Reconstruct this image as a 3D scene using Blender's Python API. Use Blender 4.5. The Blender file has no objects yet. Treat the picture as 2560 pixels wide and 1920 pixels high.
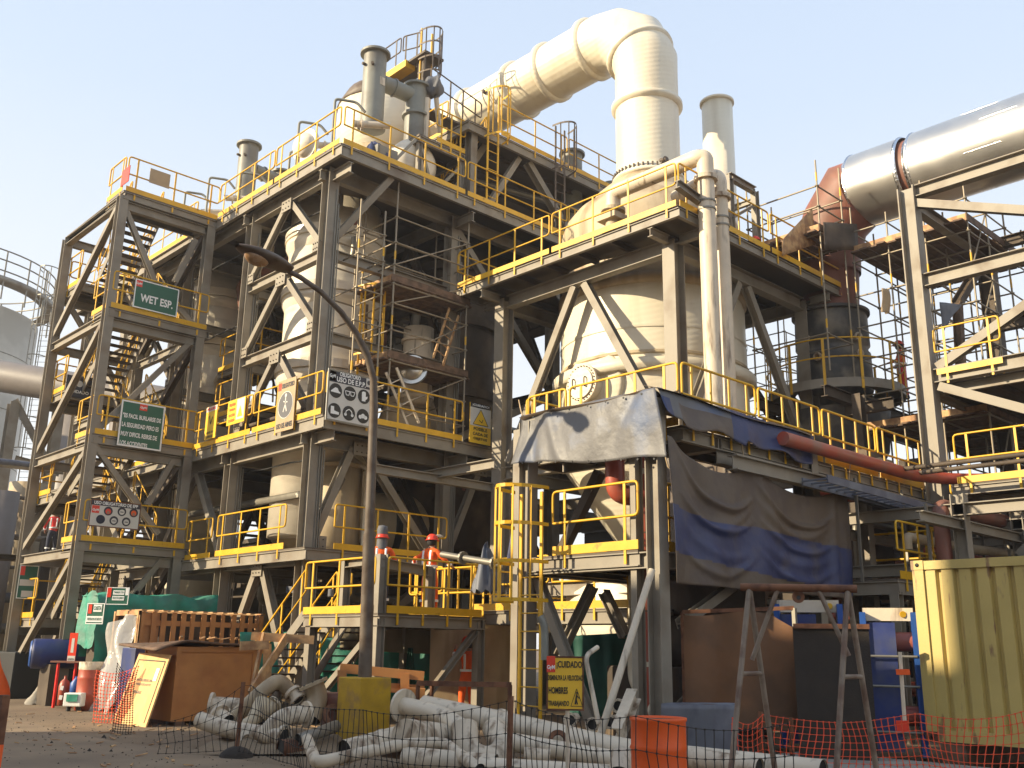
import bpy, math, random
import numpy as np
from mathutils import Vector, Matrix
random.seed(7)
sc = bpy.context.scene
COL = sc.collection
# ---------------------------------------------------------------- camera
YAW, PITCH, ROLL, FOC = math.radians(46.61), math.radians(15.051), math.radians(0.9057), 2451.2
cy, sy, cp, sp = math.cos(YAW), math.sin(YAW), math.cos(PITCH), math.sin(PITCH)
_f = Vector((cy*cp, sy*cp, sp)); _r = Vector((sy, -cy, 0)); _u = _r.cross(_f)
_R = _r*math.cos(ROLL) + _u*math.sin(ROLL); _U = _u*math.cos(ROLL) - _r*math.sin(ROLL)
EYE = Vector((0, 0, 1.58))
cam = bpy.data.cameras.new('camera'); camo = bpy.data.objects.new('camera', cam); COL.objects.link(camo)
m3 = Matrix((_R, _U, -_f)).transposed()
camo.matrix_world = Matrix.Translation(EYE) @ m3.to_4x4()
cam.sensor_width = 36; cam.sensor_fit = 'HORIZONTAL'; cam.lens = FOC/2560*36
cam.clip_start = 0.1; cam.clip_end = 3000
sc.camera = camo
# ---------------------------------------------------------------- sky, sun, exposure
SEL, SAZ = math.radians(22.5), math.radians(-26)          # sun height; heading the light travels
sdir = Vector((math.cos(SEL)*math.cos(SAZ), math.cos(SEL)*math.sin(SAZ), -math.sin(SEL)))
w = bpy.data.worlds.new("World"); sc.world = w; w.use_nodes = True
nt = w.node_tree; nt.nodes.clear()
sky = nt.nodes.new('ShaderNodeTexSky'); sky.sky_type = 'NISHITA'; sky.sun_disc = False
sky.sun_elevation = SEL
tosun = -sdir
sky.sun_rotation = math.atan2(tosun.x, tosun.y)
sky.altitude = 50; sky.air_density = 1.0; sky.dust_density = 1.6; sky.ozone_density = 1.5
tcw = nt.nodes.new('ShaderNodeTexCoord'); sepw = nt.nodes.new('ShaderNodeSeparateXYZ'); nt.links.new(tcw.outputs['Generated'], sepw.inputs[0])
rmp = nt.nodes.new('ShaderNodeValToRGB'); nt.links.new(sepw.outputs[2], rmp.inputs[0])     # bright coastal haze: pale at the horizon, pale blue higher up
for i, (q, c) in enumerate(((0.0, (.70, .70, .70)), (.22, (.655, .672, .68)), (.5, (.47, .55, .66)), (1.0, (.3, .4, .58)))):
    e = rmp.color_ramp.elements[i] if i < 2 else rmp.color_ramp.elements.new(q)
    e.position = q; e.color = (*c, 1)
scl = nt.nodes.new('ShaderNodeVectorMath'); scl.operation = 'SCALE'; scl.inputs['Scale'].default_value = 10.6; nt.links.new(rmp.outputs[0], scl.inputs[0])
addn = nt.nodes.new('ShaderNodeVectorMath'); addn.operation = 'MULTIPLY_ADD'; addn.inputs[1].default_value = (.2, .2, .21)
nt.links.new(sky.outputs[0], addn.inputs[0]); nt.links.new(scl.outputs[0], addn.inputs[2])
bgn = nt.nodes.new('ShaderNodeBackground'); bgn.inputs['Strength'].default_value = 0.08
on = nt.nodes.new('ShaderNodeOutputWorld')
nt.links.new(addn.outputs[0], bgn.inputs[0]); nt.links.new(bgn.outputs[0], on.inputs[0])
sl = bpy.data.lights.new('sun', 'SUN'); sl.energy = 5.0; sl.angle = math.radians(0.6); sl.color = (1.0, 0.84, 0.58)
so = bpy.data.objects.new('sun', sl); COL.objects.link(so)
so.rotation_euler = sdir.to_track_quat('-Z', 'Y').to_euler(); so.location = (0, 0, 60)
sc.view_settings.view_transform = 'Standard'; sc.view_settings.look = 'None'
sc.view_settings.gamma = 1; sc.view_settings.exposure = 0.78; sc.view_settings.use_curve_mapping = False
# ---------------------------------------------------------------- rays of the photograph onto real planes (pixels of the 2560x1920 picture)
def ray(x, y): return _f + _R*((x-1280)/FOC) - _U*((y-960)/FOC)
def XP(x, y, X): d = ray(x, y); return EYE + d*((X-EYE.x)/d.x)
def YP(x, y, Y): d = ray(x, y); return EYE + d*((Y-EYE.y)/d.y)
def ZP(x, y, Z): d = ray(x, y); return EYE + d*((Z-EYE.z)/d.z)
V = Vector
# ---------------------------------------------------------------- materials
MATS = {}
def mat(name, col, rough=0.6, metal=0.0, var=0.15, scale=3.0, bump=0.0, bscale=40, col2=None, mixs=2.0, lo=.45, hi=.6, spec=0.5, streak=None, alpha=None, trans=0, wave=None):
    m = bpy.data.materials.new(name); m.use_nodes = True; n = m.node_tree.nodes; L = m.node_tree.links
    b = n['Principled BSDF']; tc = n.new('ShaderNodeTexCoord')
    def noise(s, det=6, st=None):
        t = n.new('ShaderNodeTexNoise'); t.inputs['Scale'].default_value = s; t.inputs['Detail'].default_value = det
        if st:
            mp = n.new('ShaderNodeMapping'); mp.inputs['Scale'].default_value = st; L.new(tc.outputs['Object'], mp.inputs[0]); L.new(mp.outputs[0], t.inputs['Vector'])
        else: L.new(tc.outputs['Object'], t.inputs['Vector'])
        return t
    nz = noise(scale)
    rp = n.new('ShaderNodeMapRange'); rp.inputs[1].default_value = .3; rp.inputs[2].default_value = .7
    rp.inputs[3].default_value = 1-var; rp.inputs[4].default_value = 1+var*.6; L.new(nz.outputs[0], rp.inputs[0])
    base = n.new('ShaderNodeRGB'); base.outputs[0].default_value = (*col, 1); cur = base.outputs[0]
    if col2:
        n2 = noise(mixs, 8, streak); r2 = n.new('ShaderNodeMapRange'); r2.inputs[1].default_value = lo; r2.inputs[2].default_value = hi
        L.new(n2.outputs[0], r2.inputs[0]); mx = n.new('ShaderNodeMix'); mx.data_type = 'RGBA'
        L.new(r2.outputs[0], mx.inputs[0]); L.new(cur, mx.inputs[6]); mx.inputs[7].default_value = (*col2, 1); cur = mx.outputs[2]
    vm = n.new('ShaderNodeMix'); vm.data_type = 'RGBA'; vm.blend_type = 'MULTIPLY'; vm.inputs[0].default_value = 1
    cc = n.new('ShaderNodeCombineColor')
    for i in range(3): L.new(rp.outputs[0], cc.inputs[i])
    L.new(cur, vm.inputs[6]); L.new(cc.outputs[0], vm.inputs[7]); L.new(vm.outputs[2], b.inputs['Base Color'])
    b.inputs['Roughness'].default_value = rough; b.inputs['Metallic'].default_value = metal
    b.inputs['Specular IOR Level'].default_value = spec
    rr = n.new('ShaderNodeMapRange'); rr.inputs[3].default_value = max(0, rough-.1); rr.inputs[4].default_value = min(1, rough+.12)
    L.new(nz.outputs[0], rr.inputs[0]); L.new(rr.outputs[0], b.inputs['Roughness'])
    if bump:
        bn = noise(bscale, 4); bp = n.new('ShaderNodeBump'); bp.inputs['Strength'].default_value = bump; bp.inputs['Distance'].default_value = .03
        L.new(bn.outputs[0], bp.inputs['Height']); L.new(bp.outputs[0], b.inputs['Normal'])
    if wave:      # fine wound-laminate ridges
        mp = n.new('ShaderNodeMapping'); mp.inputs['Rotation'].default_value = (0, wave[1], 0); L.new(tc.outputs['Object'], mp.inputs[0])
        wt = n.new('ShaderNodeTexWave'); wt.bands_direction = 'Z'; wt.inputs['Scale'].default_value = wave[2]*.2; wt.inputs['Distortion'].default_value = .6; wt.inputs['Detail'].default_value = 2; L.new(mp.outputs[0], wt.inputs['Vector'])
        bw_ = n.new('ShaderNodeBump'); bw_.inputs['Strength'].default_value = .12; bw_.inputs['Distance'].default_value = .02; L.new(wt.outputs['Fac'], bw_.inputs['Height'])
        if bump: L.new(bp.outputs[0], bw_.inputs['Normal'])
        L.new(bw_.outputs[0], b.inputs['Normal'])
    if alpha is not None: b.inputs['Alpha'].default_value = alpha
    if trans: b.inputs['Transmission Weight'].default_value = trans
    MATS[name] = m; return m
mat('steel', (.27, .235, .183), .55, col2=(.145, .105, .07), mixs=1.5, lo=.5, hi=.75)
mat('steel_dark', (.1, .072, .048), .7, col2=(.06, .042, .027), mixs=1.5)  # darker steel copy, also holding the shade of inner and rear members
mat('yellow', (.72, .4, .012), .45, var=.12, col2=(.38, .2, .02), mixs=6, lo=.62, hi=.75)
mat('grating', (.11, .085, .06), .7)
mat('cream', (.76, .685, .53), .42, var=.05, scale=1.2, bump=.05, bscale=9, col2=(.6, .51, .37), mixs=1.3, lo=.5, hi=.8, streak=(1.5, 1.5, .22), wave=(0, .25, 11))
mat('cream_dirty', (.5, .4, .26), .6, var=.12, col2=(.25, .16, .08), mixs=1.1, lo=.5, hi=.72, streak=(1.5, 1.5, .25))  # dirt streaks over a base lowered for the shaded interior
mat('vessel', (.82, .74, .6), .3, metal=.0, var=.08, scale=1.5, bump=.12, bscale=6, col2=(.55, .48, .38), mixs=1.6, lo=.5, hi=.8, streak=(.6, .6, 2.5))
mat('greypipe', (.24, .24, .205), .5, var=.1, col2=(.17, .155, .13), mixs=1)
mat('whitepipe', (.66, .56, .42), .5, var=.1, col2=(.26, .2, .14), mixs=3.0, lo=.56, hi=.7, streak=(2, 2, .35))
mat('oldpipe', (.6, .5, .37), .65, var=.2, col2=(.2, .13, .075), mixs=7, lo=.5, hi=.68, bump=.12, bscale=25, streak=(1, 1, .5))
mat('silver', (.62, .6, .56), .33, metal=.9, var=.06, scale=1.2, bump=.04, bscale=3)
mat('foil', (.8, .8, .8), .2, metal=1, bump=1.0, bscale=14)
mat('red_oxide', (.2, .085, .055), .55, var=.15, col2=(.25, .09, .06), mixs=1.2)
mat('red_pipe', (.42, .08, .045), .4, var=.1, col2=(.26, .12, .085), mixs=1.5, lo=.45, hi=.7)
mat('dark_vessel', (.075, .07, .065), .6, var=.25, col2=(.2, .17, .13), mixs=1.4)
mat('galv', (.24, .22, .18), .45, metal=.5, var=.12)
mat('scaf', (.3, .25, .18), .5, metal=.4, var=.2)
mat('plank', (.17, .1, .06), .75, var=.25, scale=8, col2=(.1, .06, .035), mixs=5, bump=.1)
mat('lumber', (.55, .33, .15), .7, var=.2, scale=6, col2=(.35, .18, .08), mixs=4, bump=.1)
mat('plywood', (.5, .22, .065), .6, var=.14, scale=2.2, col2=(.34, .13, .04), mixs=2, lo=.45, hi=.8, bump=.06)
mat('plywood_pale', (.74, .47, .19), .6, var=.1, scale=3, col2=(.58, .33, .12), mixs=2.4, lo=.5, hi=.75, bump=.05)
mat('tarp_grey', (.125, .12, .12), .5, var=.12, scale=2, col2=(.09, .12, .2), mixs=1.1, lo=.53, hi=.7, bump=.6, bscale=4.5)
mat('tarp_brown', (.125, .09, .062), .55, var=.2, scale=2, bump=.5, bscale=5, col2=(.09, .065, .05), mixs=2)
mat('tarp_blue', (.035, .045, .12), .5, var=.2, scale=2, bump=.5, bscale=5, col2=(.075, .065, .075), mixs=2, lo=.5, hi=.75)
mat('teal', (.025, .28, .19), .6, var=.2, scale=3, bump=.9, bscale=5, col2=(.06, .22, .16), mixs=2)
mat('teal_dark', (.02, .1, .075), .6, var=.2, bump=.2, bscale=6)
mat('beige_tarp', (.2, .165, .1), .7, var=.15, bump=.2, bscale=6)
mat('brown_sheet', (.2, .09, .035), .55, var=.2, scale=1.5, bump=.15, bscale=5, col2=(.13, .065, .03), mixs=1)
mat('blue', (.015, .075, .3), .45, var=.1)
mat('blue_tank', (.02, .035, .15), .5, var=.2, col2=(.05, .06, .13), mixs=2)
mat('concrete', (.33, .3, .25), .85, var=.2, bump=.15)
mat('concrete_dark', (.04, .03, .022), .9, var=.25, bump=.2)  # near black, lowered to deepen the shade behind the frame
mat('block_yellow', (.5, .3, .015), .75, var=.2, scale=4, col2=(.34, .2, .05), mixs=5, lo=.5, hi=.72, bump=.15)
mat('orange', (.82, .11, .01), .5, var=.08, col2=(.6, .08, .02), mixs=3, lo=.6, hi=.8)
mat('orange_cloth', (.85, .12, .012), .8, var=.1, scale=8, bump=.3, bscale=12)
mat('red', (.7, .02, .015), .4, var=.1)
mat('white', (.8, .8, .76), .5, var=.05)
mat('reflect', (.9, .9, .88), .35, var=.03)
mat('black', (.015, .015, .015), .6)
mat('navy', (.02, .025, .05), .8, var=.2)
mat('skin', (.36, .19, .12), .6)
mat('hood', (.12, .12, .13), .7)
mat('sign_green', (.02, .12, .075), .45, var=.06)
mat('sign_red', (.75, .05, .02), .4, var=.05)
mat('sign_yellow', (.85, .52, .03), .4, var=.08)
mat('sign_white', (.62, .6, .55), .45, var=.05)
mat('sign_dark', (.03, .03, .045), .45)
mat('letter_white', (.85, .85, .82), .5, var=.02)
mat('letter_black', (.02, .018, .015), .5, var=.02)
mat('sign_brown', (.42, .3, .17), .6)
mat('container', (.52, .39, .125), .5, var=.1, scale=1.5, col2=(.26, .15, .07), mixs=3, lo=.62, hi=.7, bump=.08, streak=(2.5, 2.5, .6))
mat('rust', (.2, .085, .04), .85, var=.25, col2=(.1, .04, .02), mixs=6)
mat('plastic', (.75, .73, .7), .12, var=.05, bump=.9, bscale=5, alpha=.5)
mat('net_black', (.03, .025, .02), .7)
mat('net_orange', (.85, .11, .04), .6)
mat('clutter', (.07, .05, .035), .75, var=.35, scale=1.5, col2=(.14, .1, .065), mixs=.8)  # interior shade is worked into this dark brown
mat('bluegrey', (.15, .16, .19), .6, var=.12, col2=(.1, .105, .14), mixs=2)
mat('lamp_brown', (.14, .105, .075), .6, var=.15, col2=(.08, .05, .03), mixs=3)
mat('trestle', (.24, .185, .135), .55, var=.2, col2=(.15, .09, .06), mixs=4)
mat('lens', (.3, .17, .08), .25)
mat('tank_far', (.62, .56, .46), .6, var=.06, scale=.4, col2=(.45, .4, .32), mixs=.3)
mat('duct_far', (.2, .175, .16), .5, var=.1)
# ---------------------------------------------------------------- mesh builder
class MB:
    def __init__(s): s.v = []; s.f = []; s.sm = []; s.mi = []; s.cm = 0
    def add(s, vs, fs, smooth=False):
        o = len(s.v); s.v += [tuple(v) for v in vs]; s.f += [tuple(i+o for i in f) for f in fs]; s.sm += [smooth]*len(fs); s.mi += [s.cm]*len(fs); return s
    def box(s, x0, y0, z0, x1, y1, z1):
        vs = [(x, y, z) for x in (x0, x1) for y in (y0, y1) for z in (z0, z1)]
        return s.add(vs, [(0, 1, 3, 2), (4, 6, 7, 5), (0, 4, 5, 1), (2, 3, 7, 6), (0, 2, 6, 4), (1, 5, 7, 3)])
    def bar(s, p0, p1, wd, ht, up=(0, 0, 1)):
        p0, p1 = V(p0), V(p1); d = (p1-p0).normalized(); up = V(up)
        sd = d.cross(up)
        if sd.length < 1e-3: sd = d.cross(V((1, 0, 0)))
        sd.normalize(); u = sd.cross(d).normalized(); a = sd*wd/2; b = u*ht/2
        vs = [p+i*a+j*b for p in (p0, p1) for i in (-1, 1) for j in (-1, 1)]
        return s.add(vs, [(0, 1, 3, 2), (4, 6, 7, 5), (0, 4, 5, 1), (2, 3, 7, 6), (0, 2, 6, 4), (1, 5, 7, 3)])
    def hbeam(s, p0, p1, h=.3, w=.25, up=(0, 0, 1), t=.02):
        p0, p1 = V(p0), V(p1); d = (p1-p0).normalized(); up = V(up)
        sd = d.cross(up)
        if sd.length < 1e-3: sd = d.cross(V((1, 0, 0)))
        sd.normalize(); u = sd.cross(d).normalized()
        s.bar(p0, p1, t, h-2*t, u); e = u*(h/2-t/2)
        s.bar(p0+e, p1+e, w, t, u); s.bar(p0-e, p1-e, w, t, u); return s
    def tube(s, pts, r, n=10, caps=True, closed=False):
        pts = [V(p) for p in pts]; k = len(pts); rs = r if isinstance(r, (list, tuple)) else [r]*k
        rings = []; pu = None
        for i, p in enumerate(pts):
            if closed: d = pts[(i+1) % k]-pts[i-1]
            else: d = pts[min(i+1, k-1)]-pts[max(i-1, 0)]
            d.normalize()
            if pu is None:
                pu = d.cross(V((0, 0, 1)))
                if pu.length < .05: pu = d.cross(V((1, 0, 0)))
            pu = (pu-d*pu.dot(d)).normalized(); q = d.cross(pu)
            rr = rs[i]
            if 0 < i < k-1 or closed:
                a = (pts[i]-pts[i-1]).normalized(); c = max(.6, abs(a.dot(d))); rr = rr/c if c < .999 else rr
            rings.append([p+(pu*math.cos(2*math.pi*j/n)+q*math.sin(2*math.pi*j/n))*rr for j in range(n)])
        vs = [v for rg in rings for v in rg]; fs = []
        m = k if closed else k-1
        for i in range(m):
            a = i*n; b = ((i+1) % k)*n
            for j in range(n): fs.append((a+j, a+(j+1) % n, b+(j+1) % n, b+j))
        s.add(vs, fs, True)
        if caps and not closed:
            s.add(rings[0], [tuple(range(n))[::-1]]); s.add(rings[-1], [tuple(range(n))])
        return s
    def lathe(s, c, prof, n=32, ax=(0, 0, 1), a0=0, a1=2*math.pi, smooth=True):
        c = V(c); ax = V(ax).normalized(); e1 = ax.cross(V((0, 0, 1)))
        if e1.length < .05: e1 = V((1, 0, 0))
        e1.normalize(); e2 = ax.cross(e1); full = abs(a1-a0-2*math.pi) < 1e-4
        m = n if full else n+1; vs = []
        for r, z in prof:
            for j in range(m):
                a = a0+(a1-a0)*j/n; vs.append(c+ax*z+(e1*math.cos(a)+e2*math.sin(a))*r)
        fs = []
        for i in range(len(prof)-1):
            for j in range(n):
                k2 = (j+1) % m; fs.append((i*m+j, i*m+k2, (i+1)*m+k2, (i+1)*m+j))
        return s.add(vs, fs, smooth)
    def disc(s, c, nrm, r, n=20, t=.004, sx=1):
        c = V(c); nrm = V(nrm).normalized(); e1 = nrm.cross(V((0, 0, 1)))
        if e1.length < .05: e1 = V((1, 0, 0))
        e1.normalize(); e2 = nrm.cross(e1)
        a = [c+nrm*t/2+(e1*math.cos(2*math.pi*j/n)*sx+e2*math.sin(2*math.pi*j/n))*r for j in range(n)]
        b = [p-nrm*t for p in a]
        return s.add(a+b, [tuple(range(n)), tuple(range(n, 2*n))[::-1]]+[(j, n+j, n+(j+1) % n, (j+1) % n) for j in range(n)])
    def grid(s, fn, nu, nv, smooth=True):
        vs = [fn(i/nu, j/nv) for j in range(nv+1) for i in range(nu+1)]
        return s.add(vs, [(j*(nu+1)+i, j*(nu+1)+i+1, (j+1)*(nu+1)+i+1, (j+1)*(nu+1)+i) for j in range(nv) for i in range(nu)], smooth)
def origin(o):
    p = V((0, 0, 0))
    while o is not None: p = p+o.location; o = o.parent
    return p
def obj(name, mb, m, parent=None, label=None, loc=None, bevel=0, solid=0):
    me = bpy.data.meshes.new(name); base = origin(parent) if parent else V((0, 0, 0))
    if loc is not None: base = V(loc)
    me.from_pydata([tuple(V(v)-base) for v in mb.v], [], mb.f)
    for i, p in enumerate(me.polygons): p.use_smooth = mb.sm[i]; p.material_index = mb.mi[i]
    for mm in (m if isinstance(m, (list, tuple)) else [m]): me.materials.append(MATS[mm])
    me.update()
    o = bpy.data.objects.new(name, me); COL.objects.link(o)
    if parent: o.parent = parent; o.location = base-origin(parent)
    elif loc is not None: o.location = base
    if label: o['label'] = label
    if solid: md = o.modifiers.new('solid', 'SOLIDIFY'); md.thickness = solid
    if bevel: md = o.modifiers.new('bevel', 'BEVEL'); md.width = bevel; md.segments = 2; md.limit_method = 'ANGLE'
    return o
def thing(name, label, cat, loc=(0, 0, 0), group=None):
    o = bpy.data.objects.new(name, None); COL.objects.link(o); o.location = loc; o.empty_display_size = .3
    o['label'] = label; o['category'] = cat
    if group: o['group'] = group
    return o
def solo(name, mb, m, label, cat, loc, group=None, kind=None, **kw):
    o = obj(name, mb, m, None, loc=loc, **kw); o['label'] = label; o['category'] = cat
    if group: o['group'] = group
    if kind: o['kind'] = kind
    return o
def struct(name, mb, m, loc=(0, 0, 0)):
    o = obj(name, mb, m, None, loc=loc); o['kind'] = 'structure'; return o
def arc(c, a, b, n=6, r=1.0, t0=0, t1=math.pi/2):
    c, a, b = V(c), V(a), V(b); return [c+a*r*math.cos(t0+(t1-t0)*i/n)+b*r*math.sin(t0+(t1-t0)*i/n) for i in range(n+1)]
def bend(pts, r, n=5):
    """round the corners of a polyline"""
    pts = [V(p) for p in pts]; out = [pts[0]]
    for i in range(1, len(pts)-1):
        a, b, c = pts[i-1], pts[i], pts[i+1]; d0 = (a-b); d1 = (c-b); rr = min(r, d0.length*.49, d1.length*.49)
        p0 = b+d0.normalized()*rr; p1 = b+d1.normalized()*rr
        for k in range(n+1):
            t = k/n; out.append(p0*(1-t)**2+b*2*t*(1-t)+p1*t*t)
    out.append(pts[-1]); return out
def H(name, p0, p1, parent, h=.3, w=.25, up=(0, 0, 1), m='steel', t=.02, label=None):
    return obj(name, MB().hbeam(p0, p1, h, w, up, t), m, parent, label)
def rail_panel(parent, a, b, h=1.1, mid=.55, n=None, toe=True, drop=.22, r=.023, m='yellow', out=None, gap=.05):
    a, b = V(a), V(b); d = (b-a); Ld = d.length; d.normalize(); a = a+d*gap; b = b-d*gap
    up = V((0, 0, 1)); loop = [a+up*mid, a+up*h, b+up*h, b+up*mid]
    rl = MB().tube(bend(loop+[loop[0]], .09, 3)[:-1]+[loop[0]+d*.001], r, 6, caps=False)
    hr = obj('handrail', rl, m, parent)
    n = n or max(2, int(round(Ld/1.25))+1); e = min(.28, Ld*.15)
    for i in range(n):
        p = a+d*e+(b-a-d*2*e)*(i/(n-1)); 
        pm = MB().bar(p-up*drop, p+up*h, .05, .02, d.cross(up))
        obj('post', pm, m, hr)
    if toe:
        o = d.cross(up)*.012
        obj('toe_board', MB().bar(a+up*.08+o, b+up*.08+o, .012, .15, up), m, parent)
    return hr
def railing(parent, pts, **kw):
    for a, b in zip(pts[:-1], pts[1:]):
        L = (V(b)-V(a)).length; k = max(1, int(math.ceil(L/5.2)))
        for i in range(k): rail_panel(parent, V(a).lerp(V(b), i/k), V(a).lerp(V(b), (i+1)/k), **kw)
def deck(parent, x0, y0, x1, y1, z, edge=.25, joist=1.3, m='grating', hole=None):
    """grating slab with channel edge beams and joists underneath"""
    mb = MB()
    if hole:
        hx, hy, hr = hole; n = 32
        ring = [(hx+hr*math.cos(2*math.pi*j/n), hy+hr*math.sin(2*math.pi*j/n)) for j in range(n)]
        outr = []
        for j in range(n):
            a = 2*math.pi*(j)/n; c, s_ = math.cos(a), math.sin(a); ts = []
            if c > 1e-9: ts.append((x1-hx)/c)
            if c < -1e-9: ts.append((x0-hx)/c)
            if s_ > 1e-9: ts.append((y1-hy)/s_)
            if s_ < -1e-9: ts.append((y0-hy)/s_)
            t = min(ts); outr.append((hx+c*t, hy+s_*t))
        vs = [(x, y, zz) for zz in (z-.04, z) for x, y in ring+outr]
        fs = []
        for j in range(n):
            k = (j+1) % n; fs += [(j, k, n+k, n+j), (2*n+j, 3*n+j, 3*n+k, 2*n+k), (j, 2*n+j, 2*n+k, k)]
        mb.add(vs, fs)
        for (X, Y) in ((x0, y0), (x0, y1), (x1, y0), (x1, y1)):
            a = math.atan2(Y-hy, X-hx) % (2*math.pi); j = int(a/(2*math.pi)*n); k = (j+1) % n
            mb.add([(*outr[j], z), (X, Y, z), (*outr[k], z), (*outr[j], z-.04), (X, Y, z-.04), (*outr[k], z-.04)], [(0, 1, 2), (3, 5, 4)])
    else: mb.box(x0, y0, z-.04, x1, y1, z)
    obj('deck', mb, m, parent)
    zz = z-.04-edge/2
    for a, b in (((x0+.05, y0, zz), (x0+.05, y1, zz)), ((x1-.05, y0, zz), (x1-.05, y1, zz)), ((x0+.1, y0+.05, zz), (x1-.1, y0+.05, zz)), ((x0+.1, y1-.05, zz), (x1-.1, y1-.05, zz))):
        H('edge_beam', a, b, parent, edge, .1)
    if joist:
        n = int((y1-y0)/joist)
        for i in range(1, n+1):
            y = y0+(y1-y0)*i/(n+1)
            segs = [(x0+.1, x1-.1)]
            if hole and abs(y-hole[1]) < hole[2]+.1:
                q = math.sqrt((hole[2]+.1)**2-(y-hole[1])**2); segs = [(x0+.1, hole[0]-q), (hole[0]+q, x1-.1)]
            for s0, s1 in segs:
                if s1-s0 > .3: H('joist', (s0, y, z-.13), (s1, y, z-.13), parent, .17, .1, m='steel_dark')
def stair(parent, p0, p1, width, side, rails=True, m='steel', tread='steel_dark', hr='yellow'):
    """flight from p0 (low) to p1 (high); side = unit vector across"""
    p0, p1, side = V(p0), V(p1), V(side); mb = MB()
    for s in (-1, 1): mb.bar(p0+side*s*width/2, p1+side*s*width/2, .03, .22)
    fl = obj('stair_flight', mb, m, parent)
    n = max(3, int(round((p1.z-p0.z)/.18)))
    hd = V((p1.x-p0.x, p1.y-p0.y, 0)).normalized()
    for i in range(1, n):
        c = p0.lerp(p1, i/n); tb = MB().bar(c-side*(width/2-.02), c+side*(width/2-.02), .24, .035); obj('tread', tb, tread, fl)
    if rails:
        up = V((0, 0, 1))
        for s in (-1, 1):
            o = side*s*width/2; q = MB()
            q.tube(bend([p0+o+up*.5, p0+o+up*1.0, p1+o+up*1.0, p1+o+up*.5], .12, 3), .022, 6); q.tube([p0+o+up*.5, p1+o+up*.5], .018, 6)
            for t in (.06, .36, .66, .94): pp = p0.lerp(p1, t)+o; q.bar(pp-up*.1, pp+up*1.0, .04, .02, side)
            obj('stair_rail', q, hr, fl)
    return fl
def flange(mb, c, ax, r, t=.05, n=24): mb.lathe(c, [(0, -t/2), (r, -t/2), (r, t/2), (0, t/2)], n, ax, smooth=False)
FONTC = {}
def text_mesh(txt):
    if txt in FONTC: return FONTC[txt]
    cu = bpy.data.curves.new('t', 'FONT'); cu.body = txt; cu.offset = .03; cu.resolution_u = 3
    o = bpy.data.objects.new('t', cu); COL.objects.link(o); dg = bpy.context.evaluated_depsgraph_get()
    me = bpy.data.meshes.new_from_object(o.evaluated_get(dg)); bpy.data.objects.remove(o)
    vs = np.array([v.co[:2] for v in me.vertices]); fs = [tuple(p.vertices) for p in me.polygons]
    mn, mx = vs.min(0), vs.max(0); vs = (vs-mn)/(mx-mn); FONTC[txt] = (vs, fs); return FONTC[txt]
class Board:
    """flat printed board: c = centre, ex = reading direction, n = outward normal"""
    def __init__(s, name, label, c, ex, w, h, m='sign_white', cat='sign', t=.02, up=(0, 0, 1), border=None, group=None):
        s.c = V(c); s.ex = V(ex).normalized(); s.up = V(up).normalized(); s.n = s.ex.cross(s.up).normalized(); s.w, s.h, s.t = w, h, t
        s.up = s.n.cross(s.ex).normalized()
        s.root = thing(name, label, cat, s.c-s.up*h/2, group); s.k = 0
        mb = MB(); s._slab(mb, 0, 0, w, h, -t, 0); obj('board', mb, m, s.root)
        if border:
            mb = MB(); b = .03*min(w, h)+.006
            for x, y, a, d in ((0, h/2-b/2, w, b), (0, -h/2+b/2, w, b), (-w/2+b/2, 0, b, h-2*b), (w/2-b/2, 0, b, h-2*b)): s._slab(mb, x, y, a, d, .001, .006)
            obj('border', mb, border, s.root)
    def P(s, x, y, z=0): return s.c+s.ex*x+s.up*y+s.n*z
    def _slab(s, mb, x, y, w, h, z0, z1):
        vs = [s.P(x+i*w/2, y+j*h/2, z) for i in (-1, 1) for j in (-1, 1) for z in (z0, z1)]
        mb.add(vs, [(0, 1, 3, 2), (4, 6, 7, 5), (0, 4, 5, 1), (2, 3, 7, 6), (0, 2, 6, 4), (1, 5, 7, 3)])
    def rect(s, x, y, w, h, m, name='panel', z=.004):
        mb = MB(); s._slab(mb, x, y, w, h, z-.003, z); obj(name, mb, m, s.root)
    def text(s, txt, x, y, w, h, m='letter_white', z=.008):
        vs, fs = text_mesh(txt); mb = MB()
        mb.add([s.P(x-w/2+a*w, y-h/2+b*h, z) for a, b in vs], fs); obj('lettering', mb, m, s.root)
    def disc(s, x, y, r, m, z=.006, name='pictogram', sy=1):
        mb = MB(); n = 20; mb.add([s.P(x+r*math.cos(2*math.pi*j/n), y+r*sy*math.sin(2*math.pi*j/n), z) for j in range(n)], [tuple(range(n))]); obj(name, mb, m, s.root)
    def poly(s, pts, m, z=.009, name='pictogram'):
        mb = MB(); mb.add([s.P(x, y, z) for x, y in pts], [tuple(range(len(pts)))]); obj(name, mb, m, s.root)
    def line(s, pts, wd, m, z=.009, name='pictogram', closed=False):
        mb = MB(); q = pts+[pts[0]] if closed else pts
        for a, b in zip(q[:-1], q[1:]): mb.bar(s.P(*a, z), s.P(*b, z), wd, .002, s.n)
        obj(name, mb, m, s.root)
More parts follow.
